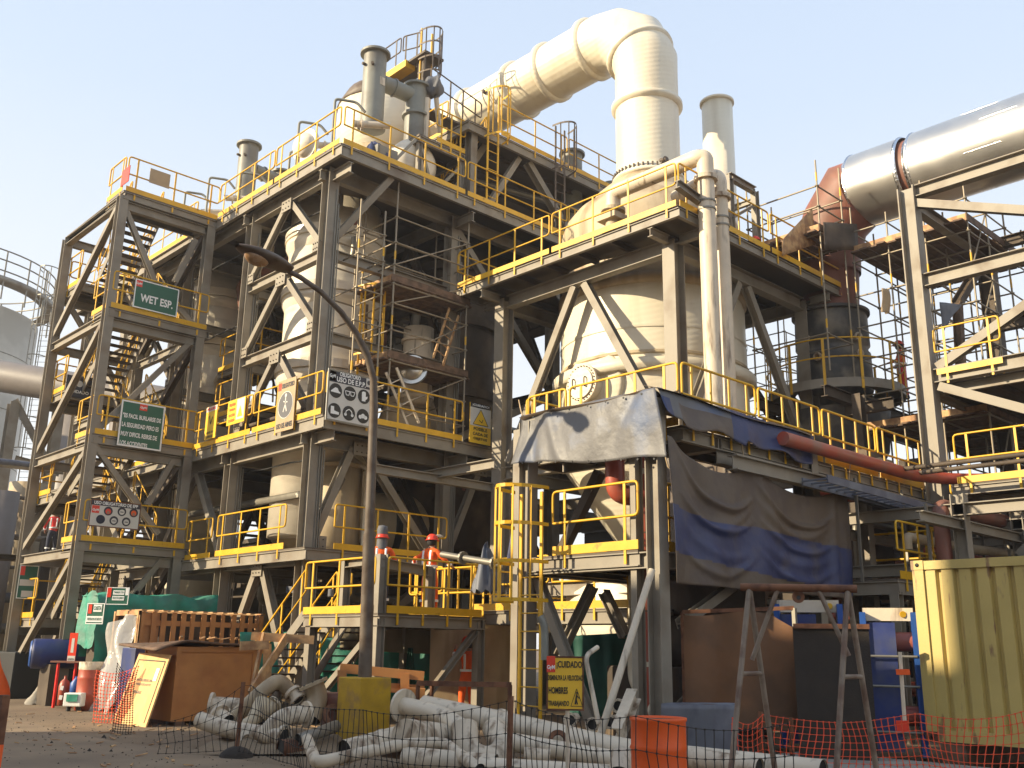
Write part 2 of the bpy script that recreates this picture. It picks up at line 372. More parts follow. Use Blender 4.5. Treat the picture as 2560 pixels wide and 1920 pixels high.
def cage(parent, c, out, z0, z1, r=.36, hoops=None, m='yellow', n=5):
    """ladder with safety cage; c = ladder centre (x,y), out = direction the cage bulges"""
    out = V(out).normalized(); sd = V((-out.y, out.x, 0)); up = V((0, 0, 1)); c = V((c[0], c[1], 0))
    zc = z0+2.2
    hoops = hoops or max(2, int((z1-zc)/1.1)+1)
    zs = [zc+(z1-zc)*i/(hoops-1) for i in range(hoops)]
    def hp(z, k=12): return [c+sd*r*math.cos(a)*1.0+out*(r*.95*math.sin(a)*1.9)+up*z for a in [math.pi*i/k for i in range(k+1)]]
    for z in zs:
        mb = MB(); q = hp(z)
        for a, b in zip(q[:-1], q[1:]): mb.bar(a, b, .012, .06)
        obj('cage_hoop', mb, m, parent)
    for i in range(1, n+1):
        a = math.pi*i/(n+1); p = c+sd*r*math.cos(a)+out*(r*1.8*math.sin(a))
        obj('cage_strap', MB().bar(p+up*zc, p+up*z1, .045, .01, out), m, parent)
def ladder(parent, c, out, z0, z1, w=.42, m='yellow', rung='yellow', top=1.1):
    out = V(out).normalized(); sd = V((-out.y, out.x, 0)); up = V((0, 0, 1)); c = V((c[0], c[1], 0))
    for s in (-1, 1):
        obj('ladder_rail', MB().bar(c+sd*s*w/2+up*z0, c+sd*s*w/2+up*(z1+top), .06, .03, out), m, parent)
    n = int((z1-z0)/.3)
    for i in range(1, n+1):
        z = z0+i*.3; obj('rung', MB().tube([c-sd*w/2+up*z, c+sd*w/2+up*z], .013, 6), rung, parent)
# ================================================================ GROUND
gm = bpy.data.materials.new('ground'); gm.use_nodes = True; n = gm.node_tree.nodes; L = gm.node_tree.links; b = n['Principled BSDF']
tc = n.new('ShaderNodeTexCoord'); a1 = n.new('ShaderNodeTexNoise'); a1.inputs['Scale'].default_value = .35; a1.inputs['Detail'].default_value = 10; a1.inputs['Roughness'].default_value = .65
a2 = n.new('ShaderNodeTexNoise'); a2.inputs['Scale'].default_value = 60; a2.inputs['Detail'].default_value = 5
for q in (a1, a2): L.new(tc.outputs['Object'], q.inputs['Vector'])
cr = n.new('ShaderNodeValToRGB'); cr.color_ramp.elements[0].position = .35; cr.color_ramp.elements[0].color = (.15, .1, .06, 1)
cr.color_ramp.elements[1].position = .65; cr.color_ramp.elements[1].color = (.25, .18, .108, 1); L.new(a1.outputs[0], cr.inputs[0])
mx = n.new('ShaderNodeMix'); mx.data_type = 'RGBA'; mx.blend_type = 'OVERLAY'; mx.inputs[0].default_value = .7
L.new(cr.outputs[0], mx.inputs[6]); L.new(a2.outputs[0], mx.inputs[7]); L.new(mx.outputs[2], b.inputs['Base Color']); b.inputs['Roughness'].default_value = .95
bp = n.new('ShaderNodeBump'); bp.inputs['Strength'].default_value = .5; bp.inputs['Distance'].default_value = .02; L.new(a2.outputs[0], bp.inputs['Height']); L.new(bp.outputs[0], b.inputs['Normal'])
MATS['ground'] = gm
struct('ground', MB().add([(-900, -900, 0), (900, -900, 0), (900, 900, 0), (-900, 900, 0)], [(0, 1, 2, 3)]), 'ground')
# road: packed dusty asphalt on the left, running along +Y, its edge a ragged line
mat('road', (.27, .195, .12), .93, var=.2, scale=.8, col2=(.2, .14, .088), mixs=.5, lo=.4, hi=.7, bump=.12, bscale=55)
rd = MB(); xs = []
for i in range(60):
    y = -30+i*2.6; e = 7.1+.25*math.sin(i*1.3)+.2*math.sin(i*.47)+max(0, (y-24))*.12; xs.append((e, y))
rd.add([(x, y, .004) for x, y in xs]+[(-14, y, .004) for x, y in xs], [(i+60, i, i+1, i+61) for i in range(59)]); struct('road', rd, 'road')
# ================================================================ STAIR TOWER
TX0, TX1, TY0, TY1 = 9.75, 12.5, 27.0, 31.3
st = thing('stair_tower', 'grey steel stair tower with switchback stairs and yellow railings at the left end', 'stair tower', (11.1, 29, 0))
for x, y, zt in ((TX0, TY0, 14.15), (TX1, TY0, 14.1), (TX0, TY1, 14.1), (TX1, TY1, 14.1)):
    H('column', (x, y, 0), (x, y, zt), st, .27, .26, up=(0, 1, 0))
LV = [14.3, 10.7, 7.05, 4.15]; LL = [12.35, 8.9, 5.75, 2.2]
for z in LV:
    deck(st, TX0-.05, TY0-.75+.6, TX1+.3, TY0+1.15, z, edge=.22, joist=.5)
    railing(st, [(TX0-.05, TY0-.13, z), (TX1+.2, TY0-.13, z)], n=3)
    rail_panel(st, (TX0-.05, TY0+1.15, z), (TX0-.05, TY0-.1, z), n=2)
    H('beam', (TX0, TY0+.15, z-.3), (TX0, TY1-.15, z-.3), st, .26, .18)
    H('beam', (TX1, TY0+.15, z-.3), (TX1, TY1-.15, z-.3), st, .26, .18)
    H('beam', (TX0+.15, TY1, z-.3), (TX1-.15, TY1, z-.3), st, .26, .18)
    H('beam', (TX0+.15, TY0, z-.42), (TX1-.15, TY0, z-.42), st, .26, .18)
for z in LL:
    deck(st, TX0+.15, TY1-1.25, TX1-.15, TY1+.1, z, edge=.22, joist=.5)
    rail_panel(st, (TX0+.15, TY1+.08, z), (TX0+.15, TY1-1.2, z), n=2)
    rail_panel(st, (TX1-.2, TY1+.08, z), (TX0+.2, TY1+.08, z), n=3, toe=False)
    H('beam', (TX0+.15, TY1, z-.35), (TX1-.15, TY1, z-.35), st, .24, .16)
# sloping roof beam over the outer column and its mate
H('beam', (TX0, TY0+.1, 14.05), (TX0, TY1, 14.0), st, .28, .2)
xi, xo = TX0+.78, TX1-.72
zz = [14.3, 12.35, 10.7, 8.9, 7.05, 5.75, 4.15, 2.2, 0]
for i in range(8):
    hi, lo = zz[i], zz[i+1]
    if i % 2 == 0: stair(st, (xi+.35, TY1-1.2, lo), (xi+.35, TY0+1.1, hi), 1.0, (1, 0, 0))
    else: stair(st, (xo+.05, TY0+1.1, lo), (xo+.05, TY1-1.2, hi), .95, (1, 0, 0))
for z0, z1 in ((10.6, 13.9), (6.9, 10.3), (4.0, 6.6), (.2, 3.7)):
    H('brace', (TX0, TY0+.2, z1), (TX0, TY1-.1, z0+.2), st, .17, .16, up=(1, 0, 0))
    H('brace', (TX1, TY0+.2, z1), (TX1, TY1-.1, z0+.2), st, .18, .18, up=(1, 0, 0), m='steel_dark')
# K and X braces on the face towards the camera (traced on that face's plane)
for a, b_ in (((310, 515), (402, 745)), ((488, 600), (437, 705)), ((420, 740), (497, 830)), ((470, 860), (238, 1080)), ((232, 1108), (395, 1335)), ((432, 1150), (368, 1262)), ((402, 1400), (330, 1490)), ((345, 1480), (240, 1600))):
    H('brace', YP(*a, TY0), YP(*b_, TY0), st, .15, .15, up=(0, 1, 0))
H('brace', (TX0+.1, TY1, 12.2), (TX1-.1, TY1, 9), st, .15, .15, up=(0, 1, 0)); H('brace', (TX1-.1, TY1, 8), (TX0+.1, TY1, 5), st, .15, .15, up=(0, 1, 0))
# signs hanging on the tower
GY = [('GyM', )]
def logo(bd, x, y, w, h, m='sign_red'):
    bd.rect(x, y, w, h, m, 'logo_panel'); bd.text('GyM', x, y-h*.12, w*.86, h*.42)
fy = TY0-.22
bd = Board('sign', 'dark green sign reading WET ESP. hanging high on the stair tower railing', YP(391, 745, fy), (1, 0, 0), 1.32, .86, 'sign_green', up=(0, 0, 1), border='letter_white')
bd.text('WET ESP.', .02, -.1, .98, .24); logo(bd, -.55, .32, .2, .22)
bd = Board('sign', 'large dark green sign with a four line slogan on the middle landing of the tower', YP(354, 1064, fy), (1, 0, 0), 1.26, 1.3, 'sign_green', border='letter_white')
for i, (t, ww) in enumerate((('"ES FACIL BURLARSE DE', 1.1), ('LA SEGURIDAD PERO ES', 1.06), ('MUY DIFICIL REIRSE DE', 1.04), ('LOS ACCIDENTES', .78))): bd.text(t, -.56+ww/2, .22-i*.26, ww, .13)
logo(bd, .0, .53, .22, .2)
bd = Board('sign', 'white sign headed USO OBLIGATORIO DE EPP with six round pictograms low on the stair tower', YP(288, 1287, fy), (1, 0, 0), 1.38, .72, 'sign_white', border='rust')
bd.rect(0, .28, 1.34, .14, 'sign_dark', 'header'); bd.text('USO OBLIGATORIO DE EPP', 0, .28, 1.2, .09, z=.01); logo(bd, -.54, .1, .2, .2)
for i, (x, y) in enumerate(((-.2, .08), (.17, .1), (.5, .1), (-.38, -.16), (-.02, -.16), (.32, -.16))):
    bd.disc(x, y, .12, ['sign_dark', 'sign_dark', 'sign_dark', 'navy', 'sign_dark', 'sign_dark'][i]); bd.disc(x, y-.01, .075, ['sign_red', 'sign_white', 'orange', 'navy', 'sign_white', 'sign_white'][i], z=.009)
    if i in (0, 2): bd.disc(x, y-.04, .04, 'skin', z=.011)
    if i in (1, 4, 5): bd.rect(x, y-.01, .09, .022, 'sign_dark', 'pictogram', z=.013)
Board('sign', 'blank brown plate on the top railing of the stair tower', YP(400, 446, fy), (1, 0, 0), .62, .46, 'sign_brown')
Board('sign', 'small pink plate on the outer side of the top railing of the stair tower', XP(313, 440, TX0-.1), (0, -1, 0), .55, .5, 'sign_red')
bd = Board('sign', 'small black sign with one white line on the rear landing of the stair tower', YP(198, 968, TY1-1.3), (1, 0, 0), .78, .66, 'sign_dark')
bd.text('CUIDADO', 0, -.15, .6, .1); bd.disc(0, .1, .1, 'sign_white')
bd = Board('sign', 'small green sign with two white panels left of the stair tower foot', XP(69, 1455, TX0+.1), (1, -.2, 0), .5, .95, 'sign_green', border='letter_white')
bd.rect(0, -.02, .42, .18, 'sign_white'); bd.rect(.02, -.34, .3, .18, 'sign_white'); bd.rect(-.17, .32, .13, .26, 'sign_red')
# ================================================================ CENTRAL STRUCTURE
CX, CY_ = 13.0, 21.0
cs = thing('plant_structure', 'large grey steel frame with three railed decks carrying the shiny round vessels', 'steel structure', (17, 25, 0))
XS = [13.0, 17.3, 21.6, 25.9]; YS = [21.0, 25.1, 29.4, 33.6, 37.8]
for x in XS:
    for y in YS:
        if (x, y) in ((25.9, 21.0), ): continue
        H('column', (x, y, 0), (x, y, 14.0), cs, .36, .32, up=(0, 1, 0))
DX0, DY0 = 12.6, 20.0
for z, x1, y1 in ((14.3, 27.0, 38.4), (7.0, 22.5, 38.4)):
    deck(cs, DX0, DY0, x1, y1, z, edge=.3, joist=1.35)
deck(cs, DX0, 20.4, 17.0, 27.0, 3.82, edge=.26, joist=1.3)
railing(cs, [(DX0, 26.75, 14.3), (DX0, DY0+.02, 14.3)]); railing(cs, [(DX0+.02, DY0, 14.3), (25.6, DY0, 14.3)])
railing(cs, [(DX0, 38.2, 14.3), (DX0, 28.2, 14.3)])
railing(cs, [(DX0, 26.9, 7.0), (DX0, DY0+.02, 7.0)]); railing(cs, [(DX0+.02, DY0, 7.0), (17.1, DY0, 7.0)])
railing(cs, [(DX0, 24.9, 3.82), (DX0, 21.3, 3.82)], n=4); railing(cs, [(DX0+.1, 26.9, 3.82), (DX0+.1, 25.3, 3.82)], n=2)
railing(cs, [(DX0+.75, 20.4, 3.82), (17.0, 20.4, 3.82)], n=4)
railing(cs, [(DX0, 33.5, 7.0), (DX0, 29, 7.0)])
for x in XS:
    for z in (13.9, 6.6):
        H('beam', (x, YS[0]+.2, z), (x, YS[-1], z), cs, .4, .2)
for y in YS[:4]:
    for z in (13.9, 6.6): H('beam', (XS[0]+.2, y, z), (XS[-1], y, z), cs, .4, .2)
for k in range(4):
    y0, y1 = YS[k]+.18, YS[k+1]-.18; ym = (y0+y1)/2
    for z in ((11.6, 9.35) if k != 1 else ()): H('beam', (CX, y0, z), (CX, y1, z), cs, .28, .2)
    for zt, zb in (((13.7, 11.9), (11.4, 9.6), (9.15, 7.2)) if k != 1 else ()):
        for yy in (y0, y1): H('brace', (CX, ym+(.12 if yy > ym else -.12), zt), (CX, yy, zb), cs, .17, .17, up=(1, 0, 0))
    if k != 1:
        for yy in (y0, y1): H('brace', (CX, ym+(.1 if yy > ym else -.1), 3.5), (CX, yy, .4), cs, .2, .2, up=(1, 0, 0))
    H('beam', (CX, y0, 3.6), (CX, y1, 3.6), cs, .3, .2)
    if k: 
        for yy in (y0, y1): H('brace', (CX, ym+(.1 if yy > ym else -.1), 6.4), (CX, yy, 3.9), cs, .2, .2, up=(1, 0, 0))
for x in XS[1:3]:
    for k in range(3):
        y0, y1 = YS[k]+.18, YS[k+1]-.18; ym = (y0+y1)/2
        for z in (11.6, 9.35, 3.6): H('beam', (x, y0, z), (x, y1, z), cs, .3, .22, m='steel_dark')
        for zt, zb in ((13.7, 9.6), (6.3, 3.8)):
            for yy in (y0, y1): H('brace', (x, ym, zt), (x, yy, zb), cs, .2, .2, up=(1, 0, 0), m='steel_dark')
for y in YS[:3]:
    for k in range(2 if y > 22 else 1):
        x0, x1 = XS[k]+.18, XS[k+1]-.18
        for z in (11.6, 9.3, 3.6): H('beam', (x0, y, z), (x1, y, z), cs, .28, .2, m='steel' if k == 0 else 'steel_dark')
H('brace', (14.15, CY_, 6.5), (13.1, CY_, 3.9), cs, .2, .2, up=(0, 1, 0)); H('brace', (14.6, CY_, 6.5), (16.9, CY_, 3.9), cs, .2, .2, up=(0, 1, 0))
H('brace', (18.6, CY_, 6.6), (17.4, CY_, 3.9), cs, .18, .18, up=(0, 1, 0))
H('brace', (13.1, CY_, 11.9), (14.4, 20.2, 14.0), cs, .18, .18, up=(0, 1, 0)); H('brace', (13.1, 20.9, 4.3), (15.2, 22.6, 6.5), cs, .2, .2, up=(0, 1, 0))
H('brace', (21.4, CY_, 9.6), (17.5, CY_, 13.6), cs, .2, .2, up=(0, 1, 0)); H('brace', (17.5, CY_, 7.2), (21.4, CY_, 9.2), cs, .2, .2, up=(0, 1, 0))
H('brace', (13.1, CY_, .3), (16.9, 21, 3.4), cs, .2, .2, up=(0, 1, 0), m='steel_dark')
# cantilever brackets under the decks
for y in (21.0, 25.1):
    for z in (13.75, 6.55): H('bracket', (DX0+.05, y, z), (CX-.18, y, z), cs, .3, .16)
for x in (13.0, 17.3):
    for z in (13.75, 6.55): H('bracket', (x, DY0+.05, z), (x, CY_-.18, z), cs, .3, .16)
# gusset plates where braces meet, conduits up the columns
def gusset(parent, c, X_=True, w=.5, h=.34):
    c = V(c); mb = MB().box(c.x-.012, c.y-w/2, c.z-h/2, c.x+.012, c.y+w/2, c.z+h/2) if X_ else MB().box(c.x-w/2, c.y-.012, c.z-h/2, c.x+w/2, c.y+.012, c.z+h/2)
    obj('gusset_plate', mb, 'steel', parent)
    mb = MB()
    for i in (-.3, 0, .3):
        for j in (-.25, .25):
            q = c+(V((-.02, i*w, j*h)) if X_ else V((i*w, -.02, j*h))); mb.box(q.x-.014, q.y-.014, q.z-.014, q.x+.014, q.y+.014, q.z+.014)
    obj('bolts', mb, 'steel_dark', parent)['kind'] = 'stuff'
for k in (0, 2, 3):
    ym = (YS[k]+YS[k+1])/2
    for z in (13.6, 11.35, 9.1, 3.42): gusset(cs, (CX-.13, ym, z))
    for z in (11.85, 9.6, 7.3): gusset(cs, (CX-.13, YS[k]+.32, z), w=.3, h=.3); gusset(cs, (CX-.13, YS[k+1]-.32, z), w=.3, h=.3)
for x, z in ((14.4, 6.5), (13.25, 4.0), (16.85, 4.0), (18.55, 6.5)): gusset(cs, (x, CY_-.12, z), False)
for (x, y) in ((13.0, 25.1), (13.0, 29.4), (17.3, 21.0), (13.0, 21.0)):
    for j, dx in enumerate((.0, .07, .13)): obj('conduit', MB().tube([(x+.1+dx, y-.2, .2), (x+.1+dx, y-.2, 6.7-j*.2)], .02, 6).tube([(x+.1+dx, y-.2, 7.1), (x+.1+dx, y-.2, 13.4-j*.4)], .02, 6), 'galv', cs)['kind'] = 'stuff'
for y0_, y1_, z in ((21.3, 37, 13.3), (21.3, 37, 6.25), (25.3, 33, 10.9)): obj('cable_run', MB().tube([(13.35, y0_+(y1_-y0_)*i/24, z-.07*abs(math.sin(i*1.3))) for i in range(25)], .025, 6), 'black', cs)
# far deck of the structure above the duct (upper right)
ud = thing('upper_platform', 'raised steel platform with caged ladders just under the horizontal cream duct', 'platform', (19, 21, 14.3))
UZ = 17.0
for x, y in ((17.6, 20.6), (24.2, 20.6), (17.6, 24.6), (24.2, 24.6)): H('column', (x, y, 14.3), (x, y, UZ-.1), ud, .3, .25, up=(0, 1, 0))
deck(ud, 17.2, 20.3, 24.8, 25.2, UZ, edge=.28, joist=1.2, m='grating'); 
H('brace', (20.0, 20.6, UZ-.3), (22.4, 20.6, 14.4), ud, .24, .22, up=(0, 1, 0)); H('brace', (18.2, 20.6, 14.4), (19.6, 20.6, UZ-.3), ud, .18, .18, up=(0, 1, 0))
railing(ud, [(17.25, 24.9, UZ), (17.25, 21.3, UZ)], n=3, toe=True); 
railing(ud, [(18.5, 20.3, UZ), (24.7, 20.3, UZ)])
obj('tie_rod', MB().tube([(17.8, 23, UZ-.4), (24, 20.7, UZ-.9)], .1, 8), 'galv', ud)
def cage_ladder(px, py, X_, out, z0, z1, label, cat='ladder', group=None, r=.36, base=None, mat_='yellow'):
    c = base or YP(px, py, X_); t = thing('caged_ladder', label, cat, (c[0], c[1], z0), group)
    ladder(t, (c[0], c[1]), out, z0, z1, m=mat_, rung=mat_); cage(t, (c[0], c[1]), out, z0, z1+1.05, r=r, m=mat_); return t
cage_ladder(0, 0, 0, (0, -1, 0), 14.3, 17.0, 'yellow caged ladder on the near side of the upper platform under the cream duct', base=(18.0, 20.05))
cage_ladder(0, 0, 0, (0, -1, 0), 14.3, 17.0, 'dark caged ladder at the right end of the upper platform against the sky', base=(20.95, 20.05), mat_='lamp_brown')
# ================================================================ VESSELS OF THE CENTRAL STRUCTURE
def vessel(name, label, c, r, z0, z1, rings, m='vessel', rr=.14, rh=.26, extra=None, n=40, cat='vessel', group=None):
    t = thing(name, label, cat, (c[0], c[1], z0), group); cc = (c[0], c[1], 0)
    obj('shell', MB().lathe(cc, [(0, z0), (r, z0), (r, z1), (0, z1)] if not extra else extra, n), m, t)
    for z in rings:
        obj('ring', MB().lathe(cc, [(r, z-rh/2), (r+rr, z-rh/2), (r+rr, z+rh/2), (r, z+rh/2)], n, smooth=False), m, t)
    return t
gv = 'tall shiny vessels inside the steel frame'
def esp(c, lab):
    t = vessel('vessel', lab, c, 1.36, 4.4, 14.9, (13.2, 11.45, 9.15, 14.7), group=gv)
    for z in (13.2, 11.45, 9.15): obj('ring', MB().lathe((c[0], c[1], 0), [(1.36, z-.5), (1.46, z-.3), (1.46, z-.16), (1.36, z-.14)], 40), 'vessel', t)
    obj('cone', MB().lathe((c[0], c[1], 0), [(.62, 4.5), (1.36, 5.9)], 36), 'cream_dirty', t)
    obj('dome', MB().lathe((c[0], c[1], 0), [(1.5, 14.9), (1.5, 15.0), (1.2, 15.35), (.7, 15.6), (0, 15.7)], 36), 'vessel', t)
    return t
esp((15.0, 23.7), 'wide shiny metal vessel with raised rings behind the front corner of the frame')
esp((15.0, 31.2), 'shiny metal vessel half hidden behind the stair tower')
vessel('vessel', 'shaded metal vessel deep inside the frame behind the scaffold', (19.4, 23.3), 1.36, 4.4, 14.9, (13.2, 11.4, 9.1), m='clutter', group=gv)  # clutter colour replaces the vessel finish to carry the interior shade
vessel('vessel', 'shaded metal vessel at the far back of the frame', (19.4, 31.2), 1.36, 4.4, 14.9, (13.2, 11.4, 9.1), m='clutter', group=gv)  # same dark colour, with the interior shade put into it
def horiz_manhole(t, c, ax, r, m='vessel'):
    mb = MB(); flange(mb, c, ax, r, .12); mb.lathe(c, [(0, .06), (r*.75, .06), (r*.72, .12), (0, .16)], 24, ax); obj('manhole', mb, m, t)
t = thing('pressure_tank', 'horizontal cream tank lying on the lower deck of the frame', 'tank', (17.5, 24, 3.9))
obj('shell', MB().lathe((14.6, 24.6, 5.0), [(0, -.5), (.7, -.35), (1.0, 0), (1.0, 4.6), (.7, 4.95), (0, 5.1)], 32, (.97, -.24, 0)), 'cream_dirty', t)
obj('strap', MB().lathe((14.6, 24.6, 5.0), [(1.0, 2.9), (1.04, 2.9), (1.04, 3.1), (1.0, 3.1)], 32, (.97, -.24, 0), smooth=False), 'black', t)
for q in (.8, 3.6): obj('saddle', MB().box(14.6+.97*q-.1, 23.2, 3.85, 14.6+.97*q+.1, 24.9, 4.4), 'steel_dark', t)
t = vessel('upright_tank', 'pale cream upright tank under the middle deck behind the street lamp', (14.95, 22.65), .62, 3.85, 6.35, (6.3,), m='cream_dirty', rr=.05, rh=.1)
obj('standpipe', MB().tube([(15.35, 21.9, 3.85), (15.35, 21.9, 6.2), (15.1, 22.3, 6.5)], .09, 12), 'cream', t)
vessel('upright_tank', 'cream cylinder standing on the lower deck left of the frame', (15.0, 31.2), .85, 0.4, 6.2, (5.0,), m='cream', rr=.05)
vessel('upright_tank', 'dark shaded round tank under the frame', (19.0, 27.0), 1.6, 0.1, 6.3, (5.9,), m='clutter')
t = vessel('round_vessel', 'shaded cream ball ended vessel behind the pole scaffold at middle deck', (17.2, 22.6), .8, 7.1, 8.5, (), m='cream_dirty', extra=[(0, 7.1), (.6, 7.2), (.85, 7.6), (.9, 8.0), (.7, 8.6), (.3, 8.85), (0, 8.9)])
horiz_manhole(t, XP(1030, 925, 15.7)+V((0, 0, 0)), (-.7, -.7, .1), .42, 'silver')
t = vessel('column_vessel', 'slim metal column with sight ports among the yellow rails behind the scaffold', (16.9, 21.9), .45, 8.3, 10.6, (8.5, 10.2), m='whitepipe', rr=.06, rh=.08)
# caged ladders inside the frame
cage_ladder(0, 0, 0, (0, -1, 0), 7.0, 10.1, 'yellow caged ladder rising from the middle deck right beside the curved lamp pole', base=(14.75, 21.5))
cage_ladder(0, 0, 0, (-1, 0, 0), 7.0, 9.3, 'yellow caged ladder on the left vessel behind the inner columns', base=(13.75, 29.6))
t = thing('access_platform', 'small yellow railed access platform between the two shiny vessels', 'platform', (14.6, 27.5, 7))
for z in (8.4, 9.9):
    deck(t, 13.9, 26.2, 15.2, 28.4, z, edge=.15, joist=.8); railing(t, [(13.9, 28.4, z), (13.9, 26.2, z)], n=3); railing(t, [(13.9, 26.2, z), (15.2, 26.2, z)], n=2)
# pipe and cable clutter inside the frame: each run is a part of one pipework thing
pw = thing('pipework', 'tangle of dark pipes, valves and cable trays running through the shaded frame', 'pipework', (17, 25, 4))
random.seed(11)
for i in range(46):
    z = random.choice([4.6, 5.2, 5.8, 6.2, 7.9, 8.6, 9.9, 10.8, 12.3, 12.9, 13.4, 1.2, 2.2, 2.9]) + random.uniform(-.2, .2)
    if random.random() < .5:
        y = random.uniform(21.6, 36); x0 = random.uniform(13.8, 17); x1 = x0+random.uniform(2, 7); pts = [(x0, y, z+random.uniform(-1.5, 1.5)), (x0, y, z), (x1, y, z), (x1, y+random.uniform(-1, 1), z), (x1, y, z-random.uniform(.5, 2))]
    else:
        x = random.uniform(13.6, 21); y0 = random.uniform(21.5, 26); y1 = y0+random.uniform(3, 9); pts = [(x, y0, z+random.uniform(-1.5, 1.5)), (x, y0, z), (x, y1, z), (x+.3, y1, z-random.uniform(.5, 2))]
    obj('pipe', MB().tube(bend(pts, .25, 3), random.choice([.04, .05, .07, .1, .14]), 8), random.choice(['galv', 'steel_dark', 'clutter', 'galv', 'red_oxide', 'cream_dirty']), pw)
for i in range(26):
    x, y = random.uniform(13.6, 20.5), random.uniform(21.6, 33); z = random.choice([.6, 4.0, 7.1, 7.1, 8.2]); s_ = random.uniform(.3, .8)
    mb = MB().box(x, y, z, x+s_, y+s_*.7, z+s_*random.uniform(.8, 1.8)); mb.tube([(x+s_*.5, y+s_*.3, z), (x+s_*.5, y+s_*.3, z+s_*2.2)], .05, 8); flange(mb, (x+s_*.5, y+s_*.3, z+s_*2), (0, 0, 1), .16, .06, 12)
    obj('control_box', mb, random.choice(['clutter', 'steel_dark', 'galv', 'cream_dirty', 'bluegrey']), pw)
# near-black walls added to close off the ground floor and deepen its shade
bw = thing('dark_backdrop', 'dark walls added behind the frame to deepen the ground floor shade', 'building', (24, 36, 0))
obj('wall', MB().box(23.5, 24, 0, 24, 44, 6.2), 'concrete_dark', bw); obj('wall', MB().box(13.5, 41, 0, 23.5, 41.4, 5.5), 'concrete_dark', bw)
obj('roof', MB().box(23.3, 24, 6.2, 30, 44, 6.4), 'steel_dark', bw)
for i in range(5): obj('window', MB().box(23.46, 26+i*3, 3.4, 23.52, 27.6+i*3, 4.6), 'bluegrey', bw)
# ================================================================ TOP EQUIPMENT
def greystack(px, py, Xc, r, ztop, zbase, label, arm, arm2):
    c = XP(px, py, Xc); t = thing('vent_stack', label, 'vent pipe', (c.x, c.y, zbase), 'flanged grey vent stacks')
    mb = MB().tube([(c.x, c.y, zbase), (c.x, c.y, ztop)], r, 28); obj('stack_pipe', mb, 'greypipe', t)
    mb = MB(); flange(mb, (c.x, c.y, ztop-.02), (0, 0, 1), r*1.32, .07, 28); obj('flange', mb, 'greypipe', t); mb = MB(); flange(mb, (c.x, c.y, zbase+.06), (0, 0, 1), r*1.2, .06, 28); obj('flange', mb, 'greypipe', t)
    a = V(arm); p1 = V((c.x, c.y, ztop-.85*1.0)); p2 = p1+a
    mb = MB().tube([p1+a.normalized()*r*.8, p2], r*.72, 24); obj('cross_pipe', mb, 'greypipe', t)
    mb = MB(); flange(mb, p1+a*.45, a, r*.84, .05); obj('flange', mb, 'greypipe', t)
    mb = MB().tube([p2+V((0, 0, r*1.0)), p2-V((0, 0, arm2))], r*.95, 28); obj('riser', mb, 'greypipe', t)
    mb = MB(); flange(mb, p2+V((0, 0, r*1.0)), (0, 0, 1), r*1.25, .07, 28); obj('flange', mb, 'greypipe', t); mb = MB(); flange(mb, p2-V((0, 0, r*1.9)), (0, 0, 1), r*1.2, .09, 28); obj('flange', mb, 'greypipe', t)
    obj('nozzle', MB().tube([(c.x-r*1.3, c.y, ztop-.5), (c.x, c.y, ztop-.5)], .045, 8).tube([(c.x-r*.9, c.y-r*.9, ztop-.55), (c.x, c.y, ztop-.55)], .045, 8), 'steel_dark', t)
    obj('plate', MB().box(c.x+r*.2-.09, c.y-r*1.02, ztop-1.15, c.x+r*.2+.09, c.y-r*.98, ztop-.9), 'whitepipe', t)
    return t
greystack(933, 240, 14.6, .34, 18.62, 16.1, 'tall flanged grey vent stack with a cross pipe at the front of the top deck', (1.5, -.1, -.0), 2.6)
greystack(620, 400, 14.6, .33, 18.5, 14.6, 'flanged grey vent stack standing left on the top deck before a pale dome', (1.45, .15, 0), 2.0)
c = YP(1430, 430, 21.5)
t = thing('vent_stack', 'shaded grey vent stack with a side pipe right of the caged ladders', 'vent pipe', (c.x, c.y, 14), 'flanged grey vent stacks')
obj('stack_pipe', MB().tube([(c.x, c.y, 11.6), (c.x, c.y, 18.5)], .36, 24), 'greypipe', t)
mb = MB(); flange(mb, (c.x, c.y, 18.5), (0, 0, 1), .46, .08); obj('flange', mb, 'greypipe', t)
obj('cross_pipe', MB().tube([(c.x, c.y, 17.8), (c.x+2.0, c.y, 17.7)], .26, 20), 'greypipe', t)
obj('riser', MB().tube([(c.x+2.1, c.y, 18.1), (c.x+2.1, c.y, 15.6)], .32, 20), 'greypipe', t)
# domed vessel heads on the top deck
t = thing('dome_vessel', 'shiny domed vessel head with a bright round manhole near the front of the top deck', 'vessel', (15, 23.7, 14.3))
obj('shell', MB().lathe((15.3, 23.4, 0), [(1.45, 14.35), (1.45, 15.3), (1.52, 15.32), (1.52, 15.42), (1.45, 15.44), (1.35, 15.7), (1.0, 15.95), (.4, 16.1), (0, 16.1)], 40), 'vessel', t)
cm = XP(765, 365, 13.45); mb = MB(); flange(mb, cm, (-1, -.15, 0), .52, .1, 32); mb.lathe(cm, [(0, -.25), (.36, -.2), (.4, 0)], 24, (1, .15, 0)); obj('manhole', mb, 'vessel', t)
t2 = thing('inlet_hood', 'large cream bulbous duct inlet with rust streaks behind the tall grey vent stack', 'duct inlet', (17.2, 24, 14.5))
cc = V((17.3, 25.0, 0)); zo = 1.55
obj('shell', MB().lathe((cc.x, cc.y, zo), [(1.2, 15.9), (1.4, 16.2), (1.5, 16.9), (1.48, 17.6), (1.1, 18.2), (.7, 18.5), (0, 18.65)], 40), 'cream', t2)
obj('apron', MB().lathe((cc.x, cc.y, 0), [(1.2, 17.45), (1.1, 16.2), (1.1, 14.35)], 32), 'cream_dirty', t2)
